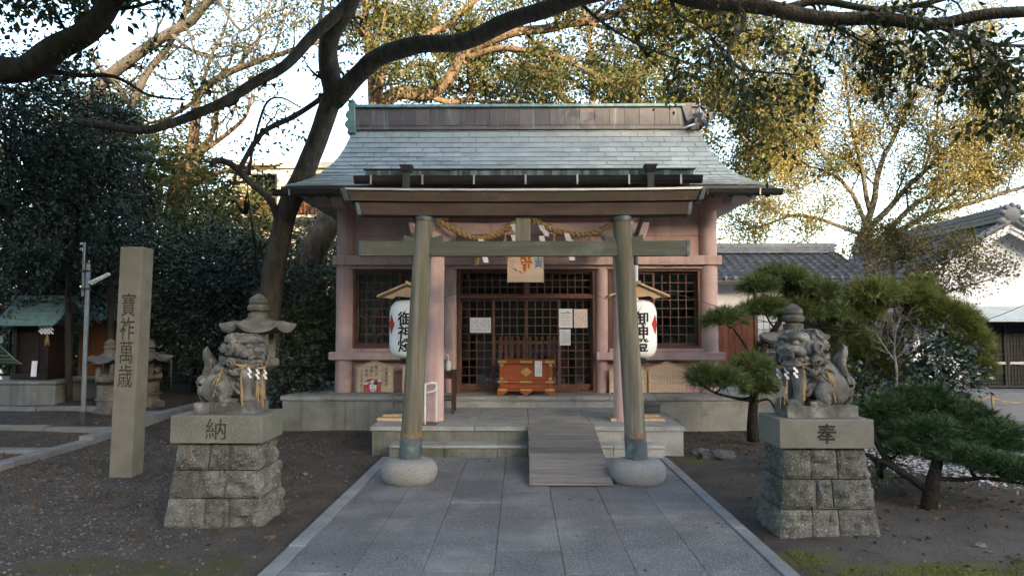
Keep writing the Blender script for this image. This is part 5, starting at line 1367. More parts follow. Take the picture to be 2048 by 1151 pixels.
for i in range(17): share('ridge_cap_tile', cap, hA, (AX0 + i * .25, AR, zr + .01 + RNG.uniform(0, .006)))
MB().ball((AX0 + .72, AR - .08, zr - .01), (.11, .1, .12), 14, 9).build('ridge_end_tile', 'ridge_tile', hA, smooth=True)
MB().box(AX0, AX1, 17.5, 17.65, .1, 2.06).build('lower_wall', 'grey_plaster', hA)
MB().box(AX0, AX1, 17.48, 17.64, 2.075, ZE + .05).build('upper_wall', 'white_plaster', hA)
MB().box(AX0, AX1, 17.42, 17.52, 2.02, 2.072).build('wall_rail', 'brown_wood', hA)
x = ax(1432, 17.45)
for i in range(6):
    w = .15; MB().box(x + i * w + .003, x + (i + 1) * w - .003, 17.455, 17.497, .3, 2.015).build('board', 'red_brown_boards', hA, bev=.003)
MB().box(x + .91, x + .97, 17.42, 17.5, .3, ZE - .02).build('post', 'brown_wood', hA, bev=.003)
wx0, wx1, wz0, wz1 = x + .975, x + 1.72, az(705, 17.45), az(628, 17.45)
wf = MB().box(wx0, wx1, 17.46, 17.495, wz0 - .03, wz1 + .03).build('window', 'brown_wood', hA)
for i in range(5):
    for j in range(5):
        MB().box(wx0 + .02 + i * (wx1 - wx0 - .04) / 5 + .008, wx0 + .02 + (i + 1) * (wx1 - wx0 - .04) / 5 - .008, 17.452, 17.4585, wz0 + j * (wz1 - wz0) / 5 + .008, wz0 + (j + 1) * (wz1 - wz0) / 5 - .008).build('paper_pane', 'shoji', wf)
MB().box(wx1 + .003, wx1 + 1.9, 17.455, 17.497, .3, 2.015).build('board_panel', 'interior_wood', hA)
MB().box(AX0, AX1, AE + .03, AE + .08, ZE - .13, ZE - .065).build('eave_board', 'gutter_metal', hA)

hB = thing('white_gabled_house', (9.4, 15, 0), 'white plastered house with tiled gable and dark lattice doors at far right', 'building')
BR, BZ = ax(2015, 14.0), az(446, 14.0); slope = .56; BW = 1.95; BY0, BY1 = 13.85, 20.2
rB = None
for s in (-1, 1):
    e = BR + s * BW; ze = BZ - slope * BW
    o = MB().hexa([(min(BR, e), BY0, (BZ if BR < e else ze) - .10), (max(BR, e), BY0, (BZ if BR > e else ze) - .10), (max(BR, e), BY1, (BZ if BR > e else ze) - .10), (min(BR, e), BY1, (BZ if BR < e else ze) - .10),
                   (min(BR, e), BY0, (BZ if BR < e else ze) - .03), (max(BR, e), BY0, (BZ if BR > e else ze) - .03), (max(BR, e), BY1, (BZ if BR > e else ze) - .03), (min(BR, e), BY1, (BZ if BR < e else ze) - .03)]).build('roof', 'roof_tile', hB)
    if s < 0: rB = o
an = math.atan(slope); L = BW / math.cos(an); nr = 8; tm = tile_mesh(.235, L / nr + .02)
for i in range(26):
    for j in range(nr):
        y = j * L / nr
        share('tile', tm, rB, (BR - BW + y * math.cos(an), BY0 + .13 + i * .235, BZ - slope * BW + y * math.sin(an) - .012 + RNG.uniform(0, .006)), Euler((an, 0, -math.pi / 2)))
# verge rows, white barge boards
for s in (-1, 1):
    p, q = Vector((BR, BY0 - .06, BZ + .02)), Vector((BR + s * BW, BY0 - .06, BZ - slope * BW + .02))
    for k in range(9): MB().tube([p.lerp(q, k / 9), p.lerp(q, (k + .97) / 9)], [.062, .066], 10).build('verge_tile', 'ridge_tile', hB, auto=True)
    MB().beam(p + Vector((0, .04, -.09)), q + Vector((0, .04, -.09)), .05, .10).build('barge_board', 'white_plaster', hB, bev=.004)
    MB().beam(p + Vector((0, .08, -.19)), q + Vector((0, .08, -.19)), .05, .08).build('barge_board', 'white_plaster', hB, bev=.004)
zr = BZ
for hh, dd in ((.09, .13), (.08, .11), (.07, .09)):
    MB().box(BR - dd, BR + dd, BY0 - .02, BY1, zr, zr + hh - .005).build('ridge_course', 'roof_tile', hB, bev=.01); zr += hh
MB().tube([(BR, BY0, zr), (BR, BY1, zr)], .075, 12).build('ridge_cap_tile', 'roof_tile', hB, auto=True)
og = MB(); og.ball((BR, BY0 - .08, BZ + .13), (.19, .07, .19), 16, 10)
for a in np.linspace(.3, 2.84, 5): og.ball((BR + .19 * math.cos(a), BY0 - .1, BZ + .10 + .19 * math.sin(a)), (.06, .05, .06), 10, 7)
og.ball((BR - .2, BY0 - .1, BZ - .01), (.085, .06, .075), 12, 8); og.ball((BR + .2, BY0 - .1, BZ - .01), (.085, .06, .075), 12, 8)
og.build('ridge_end_ornament', 'ridge_tile', hB, smooth=True)
gx0, gx1 = BR - 1.72, BR + 2.6
FZ = az(776, 14.0)
MB().prism([(gx0, FZ), (gx1, FZ), (gx1, BZ - slope * 1.75), (BR, BZ - .12), (gx0, BZ - slope * 1.72 - .12)], 14.15, 14.35).build('front_wall', 'white_plaster', hB)
MB().box(gx0, gx0 + .15, 14.36, 20, FZ, BZ - slope * 1.72 - .12).build('side_wall', 'white_plaster', hB)
MB().box(gx0 - .01, ax(1952, 14.1), 14.125, 14.148, FZ, FZ + .17).build('wall_base', 'grey_plaster', hB)
MB().box(ax(1905, 14.1) - .006, ax(1905, 14.1) + .006, 14.14, 14.149, az(560, 14.1), az(500, 14.1)).build('wall_joint', 'grey_plaster', hB)
dx = ax(1952, 13.9)
MB().hexa([(dx - .1, 13.35, az(643, 13.4)), (gx1, 13.35, az(643, 13.4)), (gx1, 14.14, az(615, 14.1)), (dx - .1, 14.14, az(615, 14.1)), (dx - .1, 13.35, az(641, 13.4) + .02), (gx1, 13.35, az(641, 13.4) + .02), (gx1, 14.14, az(615, 14.1) + .03), (dx - .1, 14.14, az(615, 14.1) + .03)]).build('door_canopy', 'awning_metal', hB)
MB().box(dx, gx1, 14.06, 14.14, FZ + .002, az(640, 13.9)).build('door_recess', 'dark_lattice', hB)
for i in range(3):
    x0 = dx + .02 + i * .62; z0, z1 = FZ + .02, az(645, 13.9)
    f = MB().box(x0, x0 + .04, 14.0, 14.04, z0, z1).box(x0 + .57, x0 + .61, 14.0, 14.04, z0, z1).box(x0 + .04, x0 + .57, 14.0, 14.04, z0, z0 + .05).box(x0 + .04, x0 + .57, 14.0, 14.04, z1 - .05, z1).build('lattice_door', 'dark_lattice', hB)
    MB().box(x0 + .04, x0 + .57, 13.99, 14.0, z0 + (z1 - z0) * .36, z0 + (z1 - z0) * .40).build('door_rail', 'pale_metal', f)
    bar = with_mat(MB().box(0, .012, 0, .02, 0, z1 - z0 - .11).mesh('lattice_bar'), 'gutter_metal')
    for k in range(8): share('lattice_bar', bar, f, (x0 + .08 + k * .06, 14.01, z0 + .055))
    bar2 = with_mat(MB().box(0, .52, 0, .016, 0, .012).mesh('lattice_bar'), 'gutter_metal')
    for k in range(12): share('lattice_bar', bar2, f, (x0 + .045, 14.015, z0 + .08 + k * (z1 - z0 - .12) / 12))
pf = thing('house_steps', (10, 13, 0), 'grey concrete landing and steps before the far right house', 'steps')
MB().box(ax(1930, 13.2), 13, 13.1, 14.12, -.1, FZ - .002).build('landing', 'grey_plaster', pf, bev=.01)
MB().box(ax(1965, 12.8), 13, 12.75, 13.098, -.1, FZ - .2).build('step', 'grey_plaster', pf, bev=.01)
MB().box(ax(1975, 12.4), 13, 12.4, 12.748, -.1, FZ - .38).build('step', 'grey_plaster', pf, bev=.01)
MB().box(7.0, ax(1925, 13.2), 13.4, 14.12, -.1, FZ - .12).build('landing_kerb', 'grey_plaster', pf, bev=.01)

# rope fence in front of the pines
fn = thing('rope_fence', (7, 11.2, 0), 'straw rope strung between thin bamboo stakes among the right pines', 'fence')
st = [(1752, 11.0, 775), (1900, 11.0, 780), (1979, 11.2, 782), (2080, 11.4, 786)]
for (px, d, py) in st:
    x = ax(px, d); MB().tube([(x, d, -.1), (x + .01, d, az(py, d) - .3), (x, d, az(py, d))], [.02, .019, .017], 8).build('stake', 'straw', fn, smooth=True)
for (a, b_) in zip(st[:-1], st[1:]):
    p, q = at(a[0], a[2] + 12, a[1]), at(b_[0], b_[2] + 12, b_[1])
    MB().tube(smooth_path([p, (p + q) / 2 + Vector((0, 0, -.07)), q], 6), .009, 6).build('rope', 'straw', fn, smooth=True)

# ---- apartment block far behind on the left
BD = 32
ap = thing('apartment_block', (ax(540, BD), BD, 0), 'sunlit beige apartment block with brown balcony behind the trees', 'building')
x0, x1, zt3 = ax(455, BD), ax(720, BD), az(336, BD)
MB().box(x0, x1, BD, BD + 8, -.1, zt3).build('wall', 'beige_wall', ap)
MB().box(x0 - .15, x1 + .15, BD - .2, BD + 8.2, zt3 + .003, zt3 + .25).build('roof_edge', 'beige_wall', ap)
for r in range(3):
    z = az(435, BD) - 2.9 * r
    for px in (487, 580):
        a, c = ax(px, BD), ax(px + 72, BD)
        bal = MB().box(a, c, BD - 1.0, BD - .002, z - .12, z).build('balcony', 'beige_wall', ap)
        k = 10
        for i in range(k): MB().box(a + i * (c - a) / k + .02, a + (i + 1) * (c - a) / k - .02, BD - 1.0, BD - .96, z + .05, z + .72).build('panel', 'balcony_wood', bal)
        MB().box(a - .03, c + .03, BD - 1.03, BD - .93, z + .75, z + .80).build('railing', 'gutter_metal', bal)
        w = MB().box(a + .2, c - .2, BD - .03, BD - .004, z + .05, z + 2.0).build('window', 'gutter_metal', ap)
        for i in range(2): MB().box(a + .26 + i * (c - a - .46) / 2, a + .2 + (i + 1) * (c - a - .46) / 2, BD - .05, BD - .032, z + .12, z + 1.93).build('pane', 'glass_dark', w)
MB().tube([(ax(474, BD), BD - .1, 0), (ax(474, BD), BD - .1, zt3 - .2)], .05, 8).build('downpipe', 'grey_plaster', ap)

# ================================================================== VEGETATION
def unit(a): return a / np.maximum(1e-9, np.linalg.norm(a, axis=-1, keepdims=True))
def leaf_arrays(Pp, D, L, Wd, fold=.25, rng=RNG):
    """one folded diamond leaf per row: base Pp, direction D, length L, half-width Wd"""
    n = len(Pp); D = unit(D); r = rng.normal(size=(n, 3)); r[:, 2] *= .6
    Sd = unit(np.cross(D, r)); Nn = np.cross(Sd, D)
    L = L[:, None]; Wd = Wd[:, None]
    mid = Pp + D * L * .45
    v = np.stack([Pp, mid + Sd * Wd + Nn * Wd * fold, Pp + D * L - Nn * L * .08, mid - Sd * Wd + Nn * Wd * fold], 1).reshape(-1, 3)
    f = np.arange(n * 4).reshape(n, 4)
    return v, f
def leaf_mesh(name, Pp, D, size, ratio=.26, var=.35):
    L = size * RNG.uniform(1 - var, 1 + var, len(Pp)); v, f = leaf_arrays(Pp, D, L, L * ratio)
    return npmesh(name, v, f)

def wander(p, d, L, r0, r1, k, curl, lift, rng):
    """a crooked shoot: list of points and radii"""
    pts = [Vector(p)]; d = Vector(d).normalized()
    for i in range(k):
        d = (d + Vector(rng.normal(size=3)) * curl + Vector((0, 0, lift))).normalized()
        pts.append(pts[-1] + d * (L / k))
    return pts, list(np.linspace(r0, r1, k + 1))

def tree(name, label, limbs, wood, leafm, base, seed=1, n2=7, L2=1.4, n3=6, L3=.7, lpt=30, leaf=.09, ratio=.27, spread=.16, t0=.25, curl=.28, lift=.03, droop=-.35,
         sides=9, leafy=1.0, twig=.006, group=None, keep=None, clump=None):
    """limbs: (points, r0, r1[, weight]) traced main wood; side branches and twigs grow from them and carry the leaves"""
    rng = np.random.default_rng(seed)
    t = thing(name, base, label, 'tree', group)
    tr_, br = MB(), MB(); LP, LD = [], []
    for li, lim in enumerate(limbs):
        pts, ra, rb = lim[:3]; wgt = lim[3] if len(lim) > 3 else 1.0
        sp_ = smooth_path(pts, 5); m = len(sp_)
        if ra < .5:
            sp_ = [p + Vector((noise.noise(p * 1.3 + Vector((li, 0, 0))), noise.noise(p * 1.3 + Vector((0, li, 5))), noise.noise(p * 1.3 + Vector((9, 0, li))))) * min(.06, ra * .5) for p in sp_]
        rad = list(np.linspace(ra, rb, m))
        tr_.tube(sp_, rad, sides if ra > .05 else 7, wob=.12)
        if wgt <= 0: continue
        for a in range(int(round(n2 * wgt))):
            u = t0 + (1 - t0) * (a + rng.uniform(0, 1)) / max(1, round(n2 * wgt)); i = min(m - 2, int(u * (m - 1)))
            p = sp_[i]; tan = (sp_[i + 1] - sp_[i]).normalized()
            dv = Vector(rng.normal(size=3)); dv -= tan * dv.dot(tan); dv.normalize()
            d = (tan * rng.uniform(.3, 1.0) + dv * rng.uniform(.5, 1.0) + Vector((0, 0, lift * 6))).normalized()
            r = max(twig * 1.6, min(rad[i] * .45, .05))
            q, rr = wander(p, d, L2 * rng.uniform(.55, 1.25), r, twig * 1.3, 6, curl, lift, rng)
            br.tube(q, rr, 5, cap=False)
            for c in range(n3):
                j = 1 + int(rng.uniform(.15, 1) * 5); j = min(j, 6)
                dd = (q[j] - q[j - 1]).normalized() * rng.uniform(.4, 1) + Vector(rng.normal(size=3)) * .55
                w, wr = wander(q[j], dd, L3 * rng.uniform(.5, 1.2), max(twig, rr[j] * .6), twig * .5, 4, curl * 1.1, lift, rng)
                br.tube(w, wr, 3, cap=False)
                if rng.random() > leafy: continue
                k = int(lpt * rng.uniform(.4, 1.5))
                if k:
                    s = rng.uniform(.2, 1.0, k) * 4; ia = np.minimum(3, s.astype(int)); W_ = np.array([tuple(v) for v in w])
                    base_ = W_[ia] + (W_[ia + 1] - W_[ia]) * (s - ia)[:, None]
                    off = rng.normal(size=(k, 3)) * spread * rng.uniform(.3, 1, (k, 1))
                    LP.append(base_ + off); LD.append(unit(off) * .7 + rng.normal(size=(k, 3)) * .5 + np.array([0, 0, droop]))
    tr_.build('trunk', wood, t, smooth=True)
    if br.v: br.build('branches', wood, t, smooth=True, kind='stuff')
    if LP:
        P_, D_ = np.concatenate(LP), np.concatenate(LD)
        if keep is not None: m = keep(P_); P_, D_ = P_[m], D_[m]
        obj('crown', leaf_mesh('crown', P_, D_, leaf, ratio), leafm, t, kind='stuff')
    return t
def pl(*pts): return [at(*p) for p in pts]

# ---- the dark near tree left of the hall, its long limbs reaching over the court
d0 = 13
tree('camphor_tree', 'big dark leaning tree left of the hall, limbs arching over its roof', [
    (pl((528, 860, 13.1), (535, 720, 13.1), (541, 600, 13), (560, 480, 13), (592, 380, 12.9), (636, 275, 12.7), (668, 190, 12.5)), .205, .18, 0),
    (pl((666, 200, 12.5), (658, 120, 12.3), (668, 60, 12), (700, 0, 11.8), (745, -120, 11.5), (800, -300, 11)), .195, .10, .9),
    (pl((668, 200, 12.5), (712, 155, 12.2), (770, 108, 11.8), (840, 92, 11.4), (920, 86, 11), (990, 56, 10.5), (1080, 22, 10), (1180, -12, 9.4), (1300, -26, 8.9), (1400, -2, 8.5), (1520, 18, 8.1), (1640, 36, 7.8), (1760, 40, 7.5), (1880, 50, 7.2), (1990, 26, 6.9), (2130, 10, 6.6)), .17, .045, 0),
    (pl((1560, 22, 8), (1640, 2, 7.8), (1750, 20, 7.5), (1850, 8, 7.2), (1960, -20, 7)), .05, .02, .8),
    (pl((1480, 8, 8.2), (1488, 45, 8.1), (1470, 75, 8.1), (1456, 105, 8.0), (1475, 135, 8.0), (1520, 146, 7.9), (1600, 150, 7.8)), .035, .01, 1.2),
    (pl((1640, 36, 7.8), (1700, 70, 7.6), (1760, 100, 7.5)), .02, .008, .8),
    (pl((1880, 50, 7.2), (1925, 70, 7.1), (1985, 88, 7), (2060, 92, 6.9)), .035, .014, 1.1),
    (pl((1965, 82, 7), (2000, 120, 6.9), (2050, 150, 6.8)), .022, .01, .9),
    (pl((1800, 42, 7.4), (1840, 60, 7.3), (1900, 110, 7.2), (1960, 150, 7.1)), .018, .007, .9),
    (pl((1330, -24, 8.8), (1360, 30, 8.6), (1420, 70, 8.4), (1500, 190, 8.2), (1560, 210, 8.1)), .02, .008, .7),
    (pl((1150, -6, 9.6), (1200, 40, 9.5), (1280, 90, 9.4), (1370, 125, 9.3)), .03, .01, .25),
    (pl((720, -60, 11.6), (690, 15, 11.8), (625, 72, 11.6), (570, 132, 11.4), (500, 172, 11.2), (425, 213, 11.1), (350, 243, 11), (290, 257, 10.9), (220, 253, 10.8), (150, 243, 10.7)), .105, .055, .45),
    (pl((560, 455, 13), (540, 400, 12.8), (500, 362, 12.6), (465, 330, 12.5), (432, 322, 12.4), (428, 335, 12.4)), .07, .055, .25),
    (pl((478, 345, 12.5), (500, 300, 12.5), (530, 262, 12.5), (590, 232, 12.6), (645, 195, 12.6)), .045, .05, .35),
    (pl((500, 330, 12.5), (508, 290, 12.5), (530, 210, 12.4), (560, 195, 12.4), (600, 215, 12.5)), .03, .012, .3),
    (pl((640, 265, 12.7), (655, 150, 12.9), (640, 60, 13.2), (650, -20, 13.4)), .05, .03, .4),
], 'bark', 'leaf_near', at(530, 860, 13.1), seed=3, n2=8, L2=.75, n3=4, L3=.42, lpt=13, leaf=.085, ratio=.27, spread=.09, curl=.3, lift=-.05, droop=-.7, t0=.08, twig=.004)

# ---- thick dark trunk in the top left corner
tree('leaning_trunk_tree', 'thick black leaning trunk in the top left corner', [
    (pl((-420, 760, 9.4), (-330, 420, 9.2), (-180, 200, 9), (-60, 140, 8.8), (60, 132, 8.7), (130, 92, 8.6), (185, 52, 8.5), (218, 0, 8.4), (245, -80, 8.2)), .19, .125, 0),
    (pl((60, 132, 8.7), (150, 150, 8.8), (230, 152, 8.8), (300, 190, 9.0), (370, 200, 9.2)), .035, .012, .5),
    (pl((210, 20, 8.4), (260, 15, 8.4), (300, 5, 8.4), (360, -20, 8.3)), .03, .01, .9),
    (pl((120, 95, 8.6), (130, 60, 8.7), (110, 30, 8.6), (80, -10, 8.5)), .025, .01, .8),
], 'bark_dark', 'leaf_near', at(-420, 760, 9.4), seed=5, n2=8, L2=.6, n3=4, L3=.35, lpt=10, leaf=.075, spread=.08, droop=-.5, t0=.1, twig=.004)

# ---- great camphor behind the hall: lit limbs and canopy above the ridge
D = 18.5
tree('camphor_tree', 'great sunlit camphor behind the hall, spreading over the whole ridge', [
    (pl((600, 800, 16.5), (612, 600, 16.5), (628, 500, 16.6), (668, 420, 17), (700, 330, 17.6), (745, 240, 18.2), (770, 200, 18.5)), .33, .24, 0),
    (pl((745, 245, 18.2), (790, 188, 18.4), (850, 190, 18.5), (890, 165, 18.4), (930, 110, 18.2), (1000, 75, 18), (1090, 58, 17.8), (1170, 42, 17.4), (1260, 20, 17), (1340, 10, 16.8)), .20, .07, .9),
    (pl((935, 115, 18.2), (1000, 95, 17.8), (1070, 105, 17.5), (1130, 120, 17.2), (1190, 148, 17), (1240, 175, 16.8), (1285, 205, 16.6)), .09, .03, .9),
    (pl((855, 190, 18.5), (900, 205, 18.6), (940, 195, 18.8), (938, 150, 18.9), (950, 110, 19)), .08, .06, .5),
    (pl((750, 240, 18.2), (760, 160, 18.6), (790, 110, 18.8), (860, 70, 19), (930, 20, 19.4), (990, -40, 19.6)), .15, .08, 1),
    (pl((745, 240, 18.2), (742, 150, 18), (735, 60, 17.8), (720, -30, 17.6)), .13, .08, 1),
    (pl((1170, 42, 17.4), (1230, 60, 17.2), (1300, 70, 17), (1370, 65, 16.8), (1440, 50, 16.6)), .06, .02, 1.1),
    (pl((1240, 25, 17), (1300, 120, 18), (1370, 190, 18.5), (1430, 240, 19)), .06, .02, 1.0),
    (pl((1050, 65, 17.9), (1090, 110, 18.6), (1160, 170, 19.2), (1220, 200, 19.6), (1320, 180, 20)), .06, .02, 1.1),
    (pl((880, 120, 19), (860, 60, 20), (900, 0, 20.5), (960, -60, 21)), .07, .03, 1),
    (pl((800, 150, 19), (850, 130, 20), (940, 170, 20.5), (1010, 190, 21), (1080, 170, 21.4)), .06, .02, 1.2),
    (pl((1300, 15, 17), (1400, 40, 17.4), (1480, 100, 18), (1540, 170, 18.4), (1560, 240, 18.8)), .07, .02, 1.4),
    (pl((1430, 60, 17.6), (1500, 150, 18.5), (1520, 230, 19), (1500, 300, 19.4)), .05, .02, 1.2),
    (pl((1180, 40, 17.4), (1250, -20, 17), (1350, -60, 16.6), (1480, -60, 16.2)), .06, .02, 1.2),
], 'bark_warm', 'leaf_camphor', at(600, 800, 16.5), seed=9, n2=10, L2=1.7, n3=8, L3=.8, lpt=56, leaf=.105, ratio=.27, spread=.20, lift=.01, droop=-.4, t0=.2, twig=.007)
D = 23
tree('camphor_tree', 'pale second camphor filling the canopy far behind the ridge', [
    (pl((1150, 700, 24), (1160, 500, 24), (1170, 330, 24), (1180, 230, 24)), .3, .2, 0),
    (pl((1180, 240, 24), (1120, 190, 24), (1060, 120, 24), (990, 90, 24.4), (900, 70, 25)), .14, .04, 1.1),
    (pl((1180, 240, 24), (1250, 170, 24), (1320, 110, 23.6), (1400, 60, 23.4), (1480, 20, 23)), .14, .04, 1.1),
    (pl((1180, 235, 24), (1190, 150, 24), (1180, 80, 24), (1160, 0, 24)), .13, .05, 1),
    (pl((1200, 235, 24), (1290, 215, 24), (1380, 200, 23.6), (1450, 215, 23.2), (1520, 240, 23)), .10, .03, 1.3),
    (pl((1160, 240, 24), (1080, 215, 24), (990, 205, 24), (900, 200, 24.4), (820, 190, 25)), .10, .03, 1.0),
    (pl((1350, 120, 23.6), (1430, 140, 23), (1500, 180, 23), (1580, 170, 23)), .06, .02, 1.1),
    (pl((900, 120, 25), (830, 90, 25.4), (770, 70, 26), (700, 90, 26)), .06, .02, .9),
], 'bark_warm', 'leaf_camphor', at(1150, 830, 24), seed=10, n2=9, L2=2.0, n3=7, L3=.9, lpt=44, leaf=.13, ratio=.27, spread=.25, lift=.01, droop=-.4, t0=.2, twig=.008)

# ---- golden tree on the right
D = 22.5
tree('zelkova_tree', 'golden leaved spreading tree behind the white houses on the right', [
    (pl((1712, 800, D), (1715, 640, D), (1720, 500, D), (1738, 455, D)), 0.270, 0.200, 0),
    (pl((1735, 462, D), (1747, 400, D), (1762, 330, D), (1792, 262, D), (1835, 170, D - .5), (1850, 90, D - 1)), 0.112, 0.024, 1),
    (pl((1740, 455, D), (1790, 402, D), (1850, 342, D - .5), (1920, 272, D - 1), (1985, 200, D - 1.4)), 0.104, 0.024, 1),
    (pl((1745, 488, D), (1800, 462, D - .4), (1850, 432, D - .8), (1920, 412, D - 1.2), (2010, 385, D - 1.6), (2150, 340, D - 2)), 0.104, 0.040, 1.1),
    (pl((1732, 450, D), (1702, 385, D + .3), (1655, 345, D + .6), (1605, 330, D + .8), (1550, 318, D + 1)), 0.080, 0.016, 1.1),
    (pl((1740, 425, D), (1722, 330, D), (1702, 250, D), (1692, 160, D), (1680, 100, D)), 0.080, 0.016, 1.1),
    (pl((1760, 478, D), (1830, 408, D + .5), (1900, 372, D + .8), (1990, 302, D + 1), (2090, 240, D + 1.2)), 0.096, 0.024, 1.1),
    (pl((1725, 470, D), (1660, 446, D - .3), (1590, 430, D - .6), (1520, 452, D - 1), (1470, 440, D - 1.2)), 0.072, 0.016, .9),
    (pl((1700, 385, D), (1640, 300, D), (1600, 220, D), (1580, 160, D)), 0.048, 0.012, 1),
    (pl((1850, 342, D - .5), (1870, 260, D - .8), (1880, 180, D - 1), (1900, 110, D - 1.3)), 0.040, 0.012, 1),
    (pl((1790, 265, D), (1760, 200, D), (1750, 130, D), (1770, 70, D)), 0.040, 0.012, 1),
    (pl((1650, 345, D + .6), (1590, 380, D), (1530, 370, D - .3), (1480, 350, D - .6), (1450, 400, D - .7)), 0.040, 0.012, 1.1),
    (pl((1920, 412, D - 1.2), (1980, 330, D - 1.6), (2050, 280, D - 1.8)), 0.040, 0.012, 1.2),
], 'bark', 'leaf_gold', at(1712, 800, D), seed=13, n2=10, L2=2.0, n3=9, L3=.95, lpt=105, leaf=.075, ratio=.28, spread=.28, lift=.05, droop=-.2, t0=.22, curl=.2, twig=.007)

# ---- half-bare trees beyond the left grove
D = 21
tree('bare_tree', 'pale half bare tree with sunlit forking trunk, left background', [
    (pl((345, 620, D), (352, 430, D), (368, 350, D), (385, 315, D)), .34, .28, 0),
    (pl((380, 325, D), (392, 240, D), (400, 185, D), (470, 140, D - .4), (560, 108, D - .8), (640, 82, D - 1)), .17, .05, .8),
    (pl((385, 315, D), (425, 265, D), (440, 215, D), (500, 182, D)), .10, .03, .7),
    (pl((390, 310, D), (430, 285, D), (490, 235, D), (500, 195, D)), .09, .03, .7),
    (pl((395, 200, D), (340, 235, D), (300, 245, D), (250, 260, D)), .07, .02, .5),
    (pl((470, 140, D - .4), (520, 70, D - .5), (540, 0, D - .5)), .06, .02, .8),
    (pl((370, 380, D), (420, 350, D - .5), (480, 335, D - 1), (560, 330, D - 1.5)), .09, .03, .3),
    (pl((400, 185, D), (420, 120, D), (450, 60, D), (460, 0, D)), .06, .02, .8),
], 'bark_warm', 'leaf_camphor', at(345, 800, D), seed=17, n2=10, L2=1.8, n3=8, L3=.95, lpt=12, leaf=.11, spread=.16, lift=.03, t0=.25, leafy=.55, twig=.008)
D = 17.5
tree('bare_tree', 'slanting grey tree crossing the white sky in the upper left', [
    (pl((60, 500, D), (120, 300, D), (190, 185, D), (240, 138, D), (310, 85, D - .3), (380, 40, D - .5), (440, -20, D - .8), (520, -90, D - 1)), .18, .09, .7),
    (pl((262, 220, D), (290, 150, D), (330, 100, D), (372, 20, D), (385, -40, D)), .10, .06, .6),
    (pl((180, 100, D - .5), (200, 135, D - .4), (235, 170, D - .2), (262, 215, D)), .05, .06, .3),
    (pl((340, 68, D - .4), (400, 110, D - .4), (470, 108, D - .5), (540, 60, D - .8)), .05, .015, .9),
    (pl((300, 92, D), (360, 95, D), (430, 112, D)), .04, .012, .6),
    (pl((430, -10, D - .8), (480, 60, D - 1), (520, 40, D - 1.2), (580, 10, D - 1.2)), .04, .012, .7),
    (pl((372, 20, D), (420, 10, D), (500, -30, D)), .04, .02, .8),
], 'bark', 'leaf_near', at(60, 800, D), seed=19, n2=11, L2=1.3, n3=8, L3=.75, lpt=12, leaf=.085, spread=.12, lift=-.01, t0=.25, leafy=.6, twig=.006)

# ---- dense evergreens of the dark left grove
def evergreen(name, label, blobs, stems, leafm, base, leaf, seed, wood='bark_dark', sprays=260, per=14, slen=.5, group=None, ratio=.24, inner=.35, cat='tree', droop=-.25):
    rng = np.random.default_rng(seed); t = thing(name, base, label, cat, group)
    tb_ = MB()
    for (pts, ra, rb) in stems: tb_.tube(smooth_path(pts, 4), list(np.linspace(ra, rb, (len(pts) - 1) * 4 + 1)), 8, wob=.1)
    LP, LD = [], []
    for (c, r, w) in blobs:
        c = np.array(tuple(c)); r = np.array(r); n = int(sprays * w)
        d = unit(rng.normal(size=(n, 3)))
        rad = np.where(rng.random(n) < inner, rng.uniform(.3, .8, n), rng.uniform(.78, 1.08, n))
        lump = np.array([.16 * noise.noise(Vector(tuple(x * 2.3 + c))) for x in d])
        p = c + d * r * (rad + lump)[:, None]
        out = unit(d * .9 + rng.normal(size=(n, 3)) * .45 + np.array([0, 0, droop]))
        side = unit(np.cross(out, np.array([0, 0, 1.0]) + rng.normal(size=(n, 3)) * .3))
        for k in range(per):
            u = (k + rng.uniform(0, 1, n)) / per; s = np.where(k % 2 == 0, 1, -1)
            LP.append(p + out * (u * slen)[:, None] + side * (s * .03) + rng.normal(size=(n, 3)) * .02)
            LD.append(out * .75 + side * (s * .75) + np.array([0, 0, -.15]) + rng.normal(size=(n, 3)) * .2)
        sp0 = min((q for st_ in stems for q in smooth_path(st_[0], 4)), key=lambda q: (q - Vector(tuple(c))).length); cb = Vector(tuple(c)) + Vector((0, 0, -r[2] * .6))
        tb_.tube([sp0, sp0.lerp(cb, .5) + Vector((0, 0, -.1)), cb, Vector(tuple(c))], [.04, .035, .03, .02], 6, cap=False)
        for q in range(int(10 * w)):
            e = Vector(tuple(c + unit(rng.normal(size=3)) * r * .85)); tb_.tube([Vector(tuple(c)) + Vector((0, 0, -r[2] * .6)), (Vector(tuple(c)) + e) / 2, e], [.03, .02, .006], 5, cap=False)
    tb_.build('trunk', wood, t, smooth=True)
    P_, D_ = np.concatenate(LP), np.concatenate(LD)
    obj('crown', leaf_mesh('crown', P_, D_, leaf, ratio), leafm, t, kind='stuff'); return t
def B(px, py, d, rx, ry, rz, w=1): return (at(px, py, d), (rx, ry, rz), w)
def stem(px, d, py, r=.06):
    r = min(r, .035)
    return ([Vector((ax(px, d + 3.2), d + 3.2, -.2)), at(px + 4, (py + 790) / 2, d + 2.4), at(px, py, d)], r, r * .5)
EG = 'broadleaf evergreens of the left grove'
evergreen('camellia_tree', 'dark glossy evergreen filling the upper left edge', [B(20, 330, 12.6, 1.3, 1.1, 1.7, 1.5), B(100, 260, 12.9, 1.1, 1, 1.2, 1.0), B(-60, 230, 12, 1.4, 1.2, 1.4, .7), B(150, 400, 13.2, 1.0, .9, 1.0, 1)], [stem(20, 12.7, 330), stem(110, 13, 300, .08)], 'leaf_evergreen', (ax(20, 12.7), 12.7, 0), .078, 21, sprays=620, group=EG)
